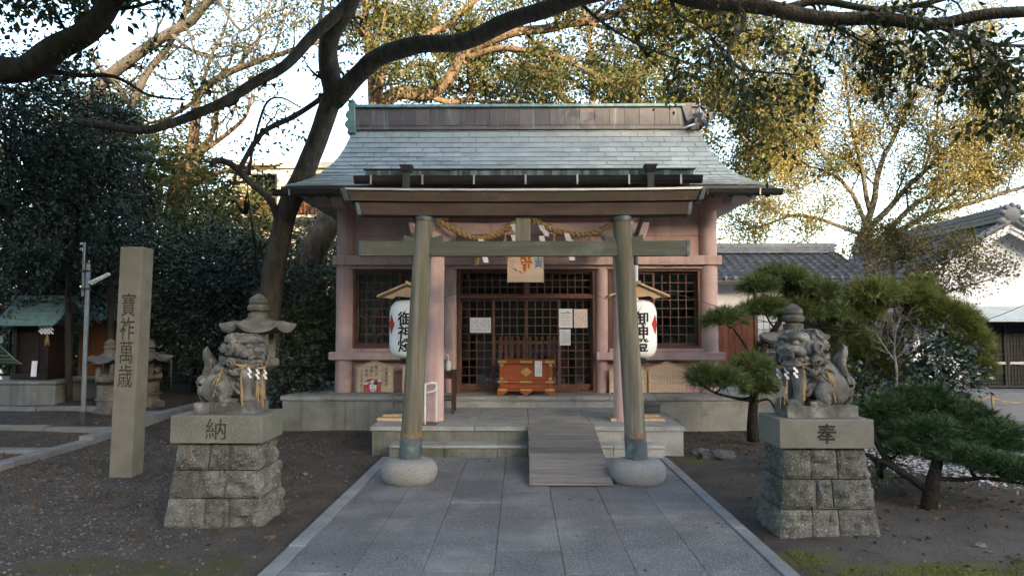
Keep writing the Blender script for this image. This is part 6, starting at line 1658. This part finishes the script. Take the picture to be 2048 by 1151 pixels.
evergreen('camellia_tree', 'dark glossy evergreen above the copper-roofed side shrine', [B(60, 500, 14.8, 1.7, 1, .9, 1.3), B(190, 520, 14.9, 1.2, 1, .9, 1), B(-30, 560, 14.4, 1.2, 1, 1.0, .7)], [stem(70, 15.2, 500), stem(190, 15.4, 520, .08)], 'leaf_evergreen', (ax(70, 15.2), 15.2, 0), .085, 22, sprays=560, group=EG)
evergreen('camellia_tree', 'dark evergreen behind the carved pillar and lamp posts', [B(330, 520, 17.8, 1.5, 1, 1.1, 1.1), B(400, 580, 17.6, 1.3, 1, 1.0, 1.1), B(250, 610, 17.8, 1.6, 1, 1.0, .9)], [stem(330, 18, 520), stem(410, 18, 590, .08)], 'leaf_olive', (ax(330, 18), 18, 0), .095, 23, sprays=520, group=EG)
evergreen('camellia_tree', 'bluish dark evergreen between the left lion and leaning tree', [B(455, 560, 16, 1.0, .9, 1.0, 1.1), B(500, 640, 15.6, 1.1, .9, .9, 1.1), B(430, 650, 15.8, .9, .9, .8, .8)], [stem(470, 16, 570)], 'leaf_evergreen', (ax(470, 16), 16, 0), .085, 24, sprays=560, group=EG)
evergreen('camellia_tree', 'dark evergreen between the leaning tree and the hall', [B(600, 620, 15, .75, .8, .8, 1), B(650, 560, 17.5, 1.1, .9, 1.3, .9), B(610, 690, 14.2, .55, .5, .6, .9), B(645, 480, 19.5, 1.2, .9, 1.0, .6)], [stem(605, 15, 620, .07), stem(650, 17.8, 560, .08)], 'leaf_olive', (ax(605, 15), 15, 0), .082, 25, sprays=480, group=EG)
evergreen('camellia_tree', 'dark low evergreen screen behind the small side shrines', [B(-20, 660, 17.6, 1.5, .7, 1.0, .9), B(110, 680, 17.8, 1.4, .7, .9, .9), B(330, 690, 18.6, 1.6, .7, .8, .9)], [stem(60, 17.8, 660, .05)], 'leaf_olive', (ax(60, 17.8), 17.8, 0), .10, 31, sprays=380, group=EG)
evergreen('camellia_shrub', 'low dark shrub beside the platform\'s left end', [B(585, 745, 13.1, .42, .4, .42, .8), B(560, 770, 12.9, .3, .3, .25, .4)], [stem(585, 13.2, 745, .03)], 'leaf_evergreen', (ax(585, 13.1), 13.1, 0), .085, 26, sprays=170, per=8, slen=.3, group=EG, cat='shrub')
evergreen('broadleaf_tree', 'olive tinted evergreen mass behind the fan palms', [B(300, 400, 19, 1.8, 1.2, 1.5, 1.2), B(400, 450, 19.5, 1.6, 1.2, 1.3, 1), B(215, 300, 19.5, 1.8, 1.2, 1.5, 1), B(170, 210, 20, 1.6, 1.1, .9, .7), B(330, 300, 22, 1.2, 1, 1.0, .5)], [stem(310, 19.5, 400, .13), stem(400, 19.8, 450, .1)], 'leaf_camphor', (ax(310, 19.5), 19.5, 0), .11, 27, sprays=430)
evergreen('bamboo_thicket', 'yellow-green sunlit bushy thicket below the apartment block', [B(430, 420, 24, 1.6, 1, 1.4, 1.1), B(485, 470, 23, 1.2, .9, 1.2, .9), B(400, 380, 25, 1.3, 1, .9, .6)], [stem(430, 24.3, 420, .06), stem(485, 23.2, 470, .05)], 'leaf_bamboo', (ax(430, 24), 24, 0), .16, 28, sprays=300, ratio=.12, cat='thicket')
evergreen('sapling', 'thin young tree with large leaves before the apartment block', [B(490, 400, 15.2, .5, .4, .5, .25), B(500, 330, 14.8, .5, .4, .35, .2), B(520, 480, 15, .4, .4, .4, .25)], [([at(515, 640, 15), at(510, 500, 15), at(495, 380, 15.1), at(500, 320, 14.9)], .02, .008)], 'leaf_near', at(515, 820, 15), .12, 29, sprays=80, per=5, slen=.3, inner=.8)
evergreen('broadleaf_tree', 'dark mass of trees closing the far end of the left grove', [B(30, 640, 21, 2.6, 1, 1.8, .7), B(200, 640, 21.5, 2.4, 1, 1.6, .7), B(380, 660, 22, 2.4, 1, 1.5, .7), B(540, 620, 22.5, 2.2, 1, 1.8, .7), B(650, 600, 23, 1.5, 1, 2.0, .5), B(90, 420, 20, 2.4, 1, 1.8, .7)], [stem(60, 21.5, 640), stem(380, 22.5, 660)], 'leaf_olive', (ax(200, 22), 22, 0), .20, 30, sprays=800, per=9, slen=.6)

# ---- unseen crowns of the leaning tree and near camphor, added to shade the court
def crown_over(parent_label, centres, leafm, leaf, seed, n=900):
    rng = np.random.default_rng(seed); LP, LD = [], []
    for (x, y, z, rx, ry, rz, w) in centres:
        k = int(n * w); d = unit(rng.normal(size=(k, 3))); c = np.array([x, y, z]) + d * np.array([rx, ry, rz]) * rng.uniform(.2, 1, (k, 1)) ** .5
        p = np.repeat(c, 9, 0) + rng.normal(size=(k * 9, 3)) * .22
        LP.append(p); LD.append(rng.normal(size=(k * 9, 3)) + np.array([0, 0, -.4]))
    root = [o for o in S.objects if o.get('label') == parent_label][0]
    obj('added_shade_crown', leaf_mesh('added_shade_crown', np.concatenate(LP), np.concatenate(LD), leaf), leafm, root, kind='stuff')
crown_over('thick black leaning trunk in the top left corner', [(-5.5, 8.0, 8.4, 3.2, 2.6, 1.0, 1.5), (-8.5, 11, 8.0, 3, 2.6, .9, 1.4), (-5, 4.0, 8.4, 3, 2.5, 1.0, 1.3), (-9, 6, 8.2, 3, 3, 1.2, 1.3), (-6, 0, 8.5, 4, 3, 1.2, 1.5), (-4, -4, 8.5, 4, 3, 1.2, 1.2)], 'leaf_near', .17, 71, 600)
crown_over('big dark leaning tree left of the hall, limbs arching over its roof', [(-2.2, 9.6, 8.2, 2.4, 1.8, .7, 1.1), (.8, 8.0, 8.4, 2.4, 2.0, .7, 1.0), (3.4, 6.5, 8.2, 2.2, 2.0, .7, .8), (-1.5, 5.0, 8.6, 2.6, 2.2, .9, 1.0), (1.5, 3.5, 8.4, 2.4, 2.0, .9, .9), (1, 0, 8.8, 3, 2.4, 1, 1.1), (4.5, 2.5, 8.6, 2.4, 2.2, .9, .7), (3.5, -3, 8.8, 3, 2.4, 1, .8)], 'leaf_near', .17, 72, 520)

# ---- fan palms
def palm(px, d, py, label, nf, seed, dead=14):
    rng = np.random.default_rng(seed); top = at(px, py, d); x, zt_ = top.x, top.z
    t = thing('fan_palm', (x, d, 0), label, 'palm', 'fan palms in the left grove')
    MB().tube(smooth_path([(x + .15, d, -.1), (x + .05, d, zt_ * .5), (x, d, zt_)], 6), .06, 10, wob=.35).build('trunk', 'bark_dark', t, smooth=True)
    for k in range(nf + dead):
        isd = k >= nf; a = rng.uniform(0, 6.28); el = rng.uniform(-.35, 1.2) if not isd else rng.uniform(-1.45, -1.1)
        d_ = Vector((math.cos(a) * math.cos(el), math.sin(a) * math.cos(el), math.sin(el)))
        pl_ = rng.uniform(.35, .55) if not isd else rng.uniform(.15, .5)
        base = top + Vector((0, 0, -.1 if not isd else -rng.uniform(.1, .6))); hub = base + d_ * pl_
        b = MB(); b.tube([base, (base + hub) / 2 + Vector((0, 0, .03)), hub], [.012, .010, .007], 5)
        sd_ = d_.cross(Vector((0, 0, 1))).normalized(); up = sd_.cross(d_)
        m = 22
        for j in range(m):
            th = -2.2 + 4.4 * j / (m - 1) if not isd else -.6 + 1.2 * j / (m - 1)
            ld = d_ * math.cos(th) + sd_ * math.sin(th); L = rng.uniform(.42, .52) * (.75 + .25 * math.cos(th))
            w = sd_ * math.cos(th) * .02 - d_ * math.sin(th) * .02
            p1 = hub + ld * L * .6 + up * .03; p2 = hub + ld * L + up * (-.03 - .05 * rng.random())
            o = len(b.v); b.v += [tuple(hub), tuple(p1 + w), tuple(p2), tuple(p1 - w)]; b.f.append((o, o + 1, o + 2, o + 3))
        b.build('frond' if not isd else 'dead_frond', 'palm_leaf' if not isd else 'palm_dead', t)
palm(225, 14.2, 268, 'tall fan palm with dead hanging fronds, left of the slanting limb', 22, 41)
palm(140, 13.9, 330, 'lower fan palm half buried in the left evergreen', 16, 42, 10)
palm(278, 15.5, 320, 'fan palm right of the tallest palm in the left grove', 16, 43, 12)

# ---- pines
def tufts(Pt, Dt, per, L, w, rng, cone=.85):
    n = len(Pt); P_ = np.repeat(Pt, per, 0); D_ = np.repeat(unit(Dt), per, 0)
    d = unit(D_ + rng.normal(size=(n * per, 3)) * cone * .6); s = unit(np.cross(d, rng.normal(size=(n * per, 3))))
    l = L * rng.uniform(.7, 1.15, (n * per, 1)); tip = P_ + d * l + np.array([0, 0, -.012])
    v = np.stack([P_ - s * w, P_ + s * w, tip], 1).reshape(-1, 3)
    return v, np.arange(n * per * 3).reshape(-1, 3)
def pine(name, label, pads, limbs, needle, base, seed, dens=170, per=22, L=.11, w=.0035, group=None):
    """pads: (centre, rx, ry, rz, weight)"""
    rng = np.random.default_rng(seed); t = thing(name, base, label, 'pine tree', group)
    tb_ = MB()
    for (pts, ra, rb) in limbs: tb_.tube(smooth_path(pts, 5), list(np.linspace(ra, rb, (len(pts) - 1) * 5 + 1)), 9, wob=.35)
    V_, F_, o = [], [], 0; tw = MB()
    allp = [p for lim in limbs for p in smooth_path(lim[0], 3)]
    for (c, rx, ry, rz, wt) in pads:
        n = int(dens * wt); d = unit(rng.normal(size=(n, 3))); d[:, 2] = np.abs(d[:, 2]) * 1.15 - .35
        rad = rng.uniform(.35, 1.25, n) ** .7
        lump = np.array([.5 * noise.noise(Vector(tuple(x * 2.1)) + c * 1.3) for x in d])
        p = np.array(tuple(c)) + d * np.array([rx, ry, rz * 1.6]) * (rad + lump)[:, None]
        dr = d * np.array([1, 1, .6]) + np.array([0, 0, .45]) + rng.normal(size=(n, 3)) * .35
        v, f = tufts(p, dr, per, L, w, rng); V_.append(v); F_.append(f + o); o += len(v)
        near = min(allp, key=lambda q: (q - c).length)
        tw.tube([near, near.lerp(c, .5) + Vector((0, 0, -.05)), c + Vector((0, 0, -rz * .5))], [.02, .015, .01], 6, cap=False)
        for q in range(0, n, 5):
            e = Vector(tuple(p[q])); s = c + Vector((0, 0, -rz * .6)); tw.tube([s.lerp(e, .1), s.lerp(e, .6) + Vector((0, 0, -.03)), e], [.007, .005, .003], 4, cap=False)
    tb_.build('trunk', 'pine_bark', t, smooth=True); tw.build('branches', 'pine_bark', t, smooth=True, kind='stuff')
    obj('needles', npmesh('needles', np.concatenate(V_), np.concatenate(F_)), needle, t, kind='stuff'); return t
def PD_(px, py, d, rx, rz, wt=1, ry=None): return (at(px, py, d), rx, ry or rx * .8, rz, wt)
d = 10.9
pine('garden_pine', 'clipped garden pine right of the hall, layered pads on dark trunk', [
    PD_(1560, 560, d + .3, .42, .14, 1.4), PD_(1620, 585, d + .5, .34, .13, 1.1), PD_(1520, 575, d, .25, .1, .6), PD_(1530, 620, d, .32, .10, 1.0), PD_(1640, 630, d + .6, .42, .17, 1.5), PD_(1590, 625, d + .4, .32, .13, 1),
    PD_(1452, 640, d - .2, .26, .08, .7), PD_(1500, 735, d - .2, .30, .10, 1.0), PD_(1445, 762, d - .6, .30, .11, 1.0), PD_(1405, 755, d - .7, .15, .09, .4), PD_(1520, 775, d - .3, .22, .11, .7), PD_(1690, 660, d + .7, .3, .16, 1),
    PD_(1560, 690, d + .5, .3, .12, .6), PD_(1670, 715, d + .8, .38, .15, 1)],
    [(pl((1506, 882, d), (1505, 830, d), (1508, 790, d), (1512, 750, d + .1), (1530, 690, d + .2), (1560, 640, d + .3), (1575, 580, d + .4)), .085, .03),
     (pl((1504, 800, d), (1470, 795, d - .3), (1430, 785, d - .6), (1398, 765, d - .8)), .028, .012),
     (pl((1515, 740, d), (1490, 690, d - .1), (1465, 655, d - .2)), .025, .012), (pl((1530, 690, d + .2), (1590, 660, d + .4), (1650, 650, d + .6)), .03, .012),
     (pl((1508, 805, d), (1540, 800, d), (1560, 850, d)), .022, .012), (pl((1520, 720, d), (1600, 730, d + .5), (1680, 720, d + .8)), .03, .012)],
    'needle_green', (ax(1506, d), d, -.05), 51, dens=145, per=24, L=.19, w=.006)
d = 11.6
pine('garden_pine', 'broad olive-green pine before the white gabled house', [
    PD_(1745, 590, d, .42, .15, 1.4), PD_(1810, 600, d + .1, .45, .16, 1.5), PD_(1870, 625, d + .1, .38, .15, 1.3), PD_(1915, 648, d, .32, .17, 1.2), PD_(1940, 692, d - .1, .28, .17, 1.1), PD_(1960, 738, d - .2, .18, .11, .6),
    PD_(1720, 630, d + .1, .34, .16, 1), PD_(1730, 700, d, .38, .17, 1.3), PD_(1780, 745, d - .1, .42, .18, 1.4), PD_(1700, 760, d, .3, .2, 1), PD_(1850, 660, d + .3, .4, .16, 1), PD_(1830, 580, d + .3, .3, .12, .7), PD_(1920, 700, d + .2, .35, .2, 1), PD_(1760, 660, d + .4, .4, .2, .9)],
    [(pl((1770, 860, d), (1775, 800, d), (1790, 740, d + .1), (1800, 680, d + .1), (1810, 620, d + .2)), .09, .04), (pl((1790, 740, d), (1850, 690, d), (1920, 670, d), (1970, 700, d)), .04, .012),
     (pl((1800, 690, d), (1750, 640, d), (1720, 600, d)), .035, .012), (pl((1775, 800, d), (1730, 760, d), (1700, 745, d)), .03, .012)],
    'needle_olive', (ax(1770, d), d, -.05), 52, dens=150, per=24, L=.19, w=.006)
d = 7.0
pine('garden_pine', 'low dark spreading pine in front of the right rope fence', [
    PD_(1760, 830, d + .9, .36, .14, 1.3), PD_(1840, 815, d + 1.0, .46, .16, 1.6), PD_(1920, 840, d + .9, .42, .15, 1.5), PD_(1985, 880, d + .5, .3, .12, 1.1), PD_(1850, 870, d + .5, .4, .12, 1.3), PD_(1780, 875, d + .7, .22, .10, .5),
    PD_(1935, 915, d, .30, .05, 1.0), PD_(2010, 932, d - .1, .28, .045, 1.0), PD_(1890, 903, d + .2, .22, .05, .7), PD_(1800, 900, d + .3, .10, .04, .25), PD_(1955, 885, d + .5, .36, .07, .9), PD_(2055, 950, d - .2, .2, .045, .6), PD_(1800, 840, d + 1.2, .5, .14, 1.2)],
    [(pl((1858, 1018, d), (1862, 985, d), (1868, 950, d), (1878, 910, d + .1), (1890, 870, d + .4)), .07, .045), (pl((1862, 985, d), (1820, 955, d + .1), (1780, 925, d + .3), (1752, 880, d + .5), (1748, 850, d + .7)), .045, .02),
     (pl((1820, 955, d + .1), (1770, 925, d + .2), (1725, 905, d + .3)), .032, .014), (pl((1872, 955, d), (1920, 958, d - .05), (1970, 955, d - .1), (2040, 965, d - .2)), .028, .012), (pl((1880, 905, d + .1), (1930, 870, d + .5), (1990, 880, d + .5)), .03, .012)],
    'needle_dark', (ax(1858, d), d, -.04), 53, dens=240, per=24, L=.115, w=.0042)

# ---- other shrubs on the right
tree('osmanthus_tree', 'loose golden-green small tree in front of the tiled roofs', [
    (pl((1800, 800, 12.8), (1805, 700, 12.8), (1800, 620, 12.8)), .05, .04, 0), (pl((1800, 640, 12.8), (1760, 560, 12.8), (1730, 520, 12.8), (1720, 480, 12.8)), .03, .008, 1), (pl((1800, 630, 12.8), (1810, 550, 12.8), (1830, 490, 12.7), (1850, 450, 12.7)), .03, .008, 1.1),
    (pl((1800, 620, 12.8), (1860, 560, 12.6), (1900, 520, 12.5), (1930, 500, 12.4)), .03, .008, 1.1), (pl((1800, 630, 12.8), (1880, 590, 12.5), (1940, 570, 12.3), (1990, 555, 12.2)), .03, .008, 1.2), (pl((1800, 620, 12.9), (1790, 560, 13), (1780, 510, 13), (1770, 480, 13)), .03, .008, 1)],
    'twig_grey', 'leaf_bush', (ax(1800, 12.8), 12.8, 0), seed=61, n2=10, L2=.65, n3=7, L3=.38, lpt=30, leaf=.05, spread=.11, lift=.08, droop=.1, t0=.2, twig=.003)
tree('bare_shrub', 'leafless grey twiggy shrub in front of the olive pine', [
    (pl((1790, 800, 10.9), (1792, 740, 10.9), (1785, 700, 10.9)), .025, .02, 0), (pl((1788, 720, 10.9), (1760, 680, 10.9), (1745, 655, 10.8)), .014, .004, 1), (pl((1788, 715, 10.9), (1790, 670, 10.8), (1800, 640, 10.8)), .014, .004, 1), (pl((1788, 722, 10.9), (1820, 690, 10.8), (1850, 670, 10.7)), .014, .004, 1)],
    'twig_grey', 'leaf_bush', (ax(1790, 10.9), 10.9, 0), seed=62, n2=9, L2=.35, n3=6, L3=.18, lpt=0, lift=.03, t0=.2, twig=.0025)
evergreen('camellia_shrub', 'dark leafy shrub under the olive pine beside white wall', [B(1850, 720, 11.2, .5, .4, .4, 1), B(1800, 790, 11.3, .6, .4, .35, .9), B(1720, 800, 11.0, .4, .35, .35, .7), B(1890, 740, 11.1, .4, .3, .3, .5)], [stem(1850, 11.3, 720, .04)], 'leaf_evergreen', (ax(1850, 11.2), 11.2, 0), .075, 63, sprays=200, per=8, slen=.28, cat='shrub')
evergreen('fern_clump', 'small green fern clump at the foot of the right pedestal', [B(1760, 930, 7.6, .16, .14, .1, .4)], [([at(1760, 950, 7.6), at(1760, 940, 7.6), at(1760, 930, 7.6)], .01, .005)], 'needle_green', at(1760, 950, 7.6), .05, 64, sprays=120, per=8, slen=.14, ratio=.18, cat='fern')

# ================================================================== GRAVEL, LITTER, ROCKS
def pebbles(name, pts, size, m, label, flatz=.55):
    n = len(pts); r = RNG.uniform(.5, 1.35, (n, 1, 1)) * size
    octa = np.array([(1, 0, 0), (0, 1, 0), (-1, 0, 0), (0, -1, 0), (0, 0, 1), (0, 0, -1)], 'f4')
    v = octa[None] * RNG.uniform(.55, 1.25, (n, 6, 1)) * np.array([1, 1, flatz]); a = RNG.uniform(0, 6.28, n)
    c, s = np.cos(a)[:, None], np.sin(a)[:, None]
    x = v[:, :, 0] * c - v[:, :, 1] * s; y = v[:, :, 0] * s + v[:, :, 1] * c
    v = np.stack([x, y, v[:, :, 2] + RNG.uniform(-.5, .5, (n, 1)) * x * .5], -1) * r + pts[:, None, :]
    f = np.array([(0, 1, 4), (1, 2, 4), (2, 3, 4), (3, 0, 4), (1, 0, 5), (2, 1, 5), (3, 2, 5), (0, 3, 5)])
    F = (np.arange(n)[:, None, None] * 6 + f[None]).reshape(-1, 3)
    o = obj(name, npmesh(name, v.reshape(-1, 3), F), m, kind='stuff'); o['label'] = label; o['category'] = name.replace('_', ' '); return o
def scatter(n, x0, x1, y0, y1, test, near=True):
    out = []
    while len(out) < n:
        x = RNG.uniform(x0, x1); y = y0 + (y1 - y0) * (RNG.random() ** (1.6 if near else 1))
        if test(x, y): out.append((x, y, gz(x, y)))
    return np.array(out)
def in_box(x, y, b): return b[0] < x < b[1] and b[2] < y < b[3]
blocked = [(LX0 - .08, LX1 + .08, LY0 - .05, LY0 + .62), (RX0 - .08, RX1 + .08, RY0 - .05, RY0 + .6), (-1.82, 1.93, -5, 9.6), (-2.06, 2.26, 9.5, 12.3), (-4.1, 5.2, 12.2, 18), (ax(226, PLD), ax(285, PLD), PLD - .02, PLD + .3)]
def free(x, y): return not any(in_box(x, y, b) for b in blocked)
def mossy(x, y):
    e = 9
    for (cx, cy, rx, ry) in [(-2.35, 5.0, .75, .6), (-3.3, 5.35, .5, .22), (-1.95, 4.35, .5, .9)]: e = min(e, math.hypot((x - cx) / rx, (y - cy) / ry))
    return e
def lf(x, y):
    if not free(x, y): return False
    p = min(1, max(0, (-2.55 - x) / .7 + .25 * noise.noise(Vector((x * 1.5, y * 1.5, 2)))))
    if mossy(x, y) < .95: p *= .12
    if x > -2.6: p = .10
    return RNG.random() < p
pebbles('gravel', scatter(24000, -6.3, -1.85, 4.2, 11.5, lf), .0165, 'gravel', 'dark mixed gravel covering the left ground')
pebbles('gravel', scatter(5000, -11, -6.4, 8.5, 16, lambda x, y: free(x, y)), .02, 'gravel', 'dark gravel between the kerbs at far left')
def wf_(x, y):
    if not free(x, y): return False
    e = y - (8.2 + .55 * noise.noise(Vector((x * .8, 0, 3))) - (x - 4) * .35); p = min(1, max(0, e / .9))
    return x > 4.3 + .5 * noise.noise(Vector((y, 0, 0))) and RNG.random() < p
pebbles('white_gravel', scatter(17000, 3.6, 10.5, 5.9, 12.3, wf_), .02, 'white_gravel', 'pale gravel bed behind the low dark pine')
pebbles('gravel', scatter(2500, 1.95, 7.5, 4.2, 12, lambda x, y: free(x, y)), .009, 'gravel', 'scattered grit on bare soil at right')
lp = scatter(4200, -7.5, 7.5, 4.2, 13, lambda x, y: free(x, y) and RNG.random() < (1.0 if (x < -2.2 and y > 7.0) or (x > 3.2 and y > 6.8) or (1.9 < x < 4.5 and y > 9.5) else .22)); n = len(lp)
ld = RNG.normal(size=(n, 3)); ld[:, 2] *= .2
o = obj('fallen_leaves', leaf_mesh('fallen_leaves', lp + np.array([0, 0, .012]), ld, .05, .3), 'litter', kind='stuff'); o['label'] = 'dry brown leaves scattered on the ground'; o['category'] = 'leaves'
pp = np.array([(RNG.uniform(-1.6, 1.75), RNG.uniform(4.6, 9.4), .004) for _ in range(60)])
o = obj('leaf_specks', leaf_mesh('leaf_specks', pp, RNG.normal(size=(60, 3)) * np.array([1, 1, .05]), .025, .3), 'litter', kind='stuff'); o['label'] = 'tiny dry leaf bits on the paving'; o['category'] = 'leaves'
def moss(x, y):
    e = 9
    for (cx, cy, rx, ry) in [(2.2, 4.9, .6, .6), (2.9, 5.25, .95, .34), (2.15, 5.55, .35, .35), (3.4, 4.8, .8, .3)]: e = min(e, math.hypot((x - cx) / rx, (y - cy) / ry))
    return free(x, y) and RNG.random() < max(0, .75 - e + 1.3 * noise.noise(Vector((x * 3.2, y * 3.2, 7))) + .5 * noise.noise(Vector((x * 9, y * 9, 7))))
mat('moss', (.10, .11, .022), 0, 1, .95, 0, spec=.1, isl=[(.04, .046, .014), (.075, .08, .02), (.105, .105, .028)])
pebbles('moss', scatter(5500, 1.95, 4.2, 4.3, 6.0, moss, False), .009, 'moss', 'bright green moss cushions beside the paving at right', .7)
def rock(px, py, r, label, sq=(1.3, .9, .5)):
    d = EYE / ((py - 653) / FPX); d = (EYE + .04) / ((py - 653) / FPX); c = Vector((ax(px, d), d, gz(ax(px, d), d) + r * sq[2] * .35)); b = MB().ball((0, 0, 0), (r * sq[0], r * sq[1], r * sq[2]), 16, 10)
    for i, v in enumerate(b.v):
        q = Vector(v); f = 1 + .35 * noise.noise(q * (2.2 / r) + c) + .15 * noise.noise(q * (5 / r)); b.v[i] = tuple(c + q * f)
    return b.build('rock', 'rough_stone', label=label, cat='rock', group='loose rocks on the soil')
rock(1432, 912, .17, 'largest flat pale rock beside the right end of the steps'); rock(1398, 902, .10, 'middle flat rock between steps and largest rock'); rock(1945, 1088, .04, 'small grey stone in the right foreground soil'); rock(1962, 1100, .025, 'tiny stone next to the small grey stone at right')
rock(1693, 1068, .014, 'white pebble at the foot of the right pedestal'); rock(345, 1064, .02, 'pale pebble on moss before the left pedestal'); rock(378, 1060, .024, 'tan pebble on moss before the left pedestal')
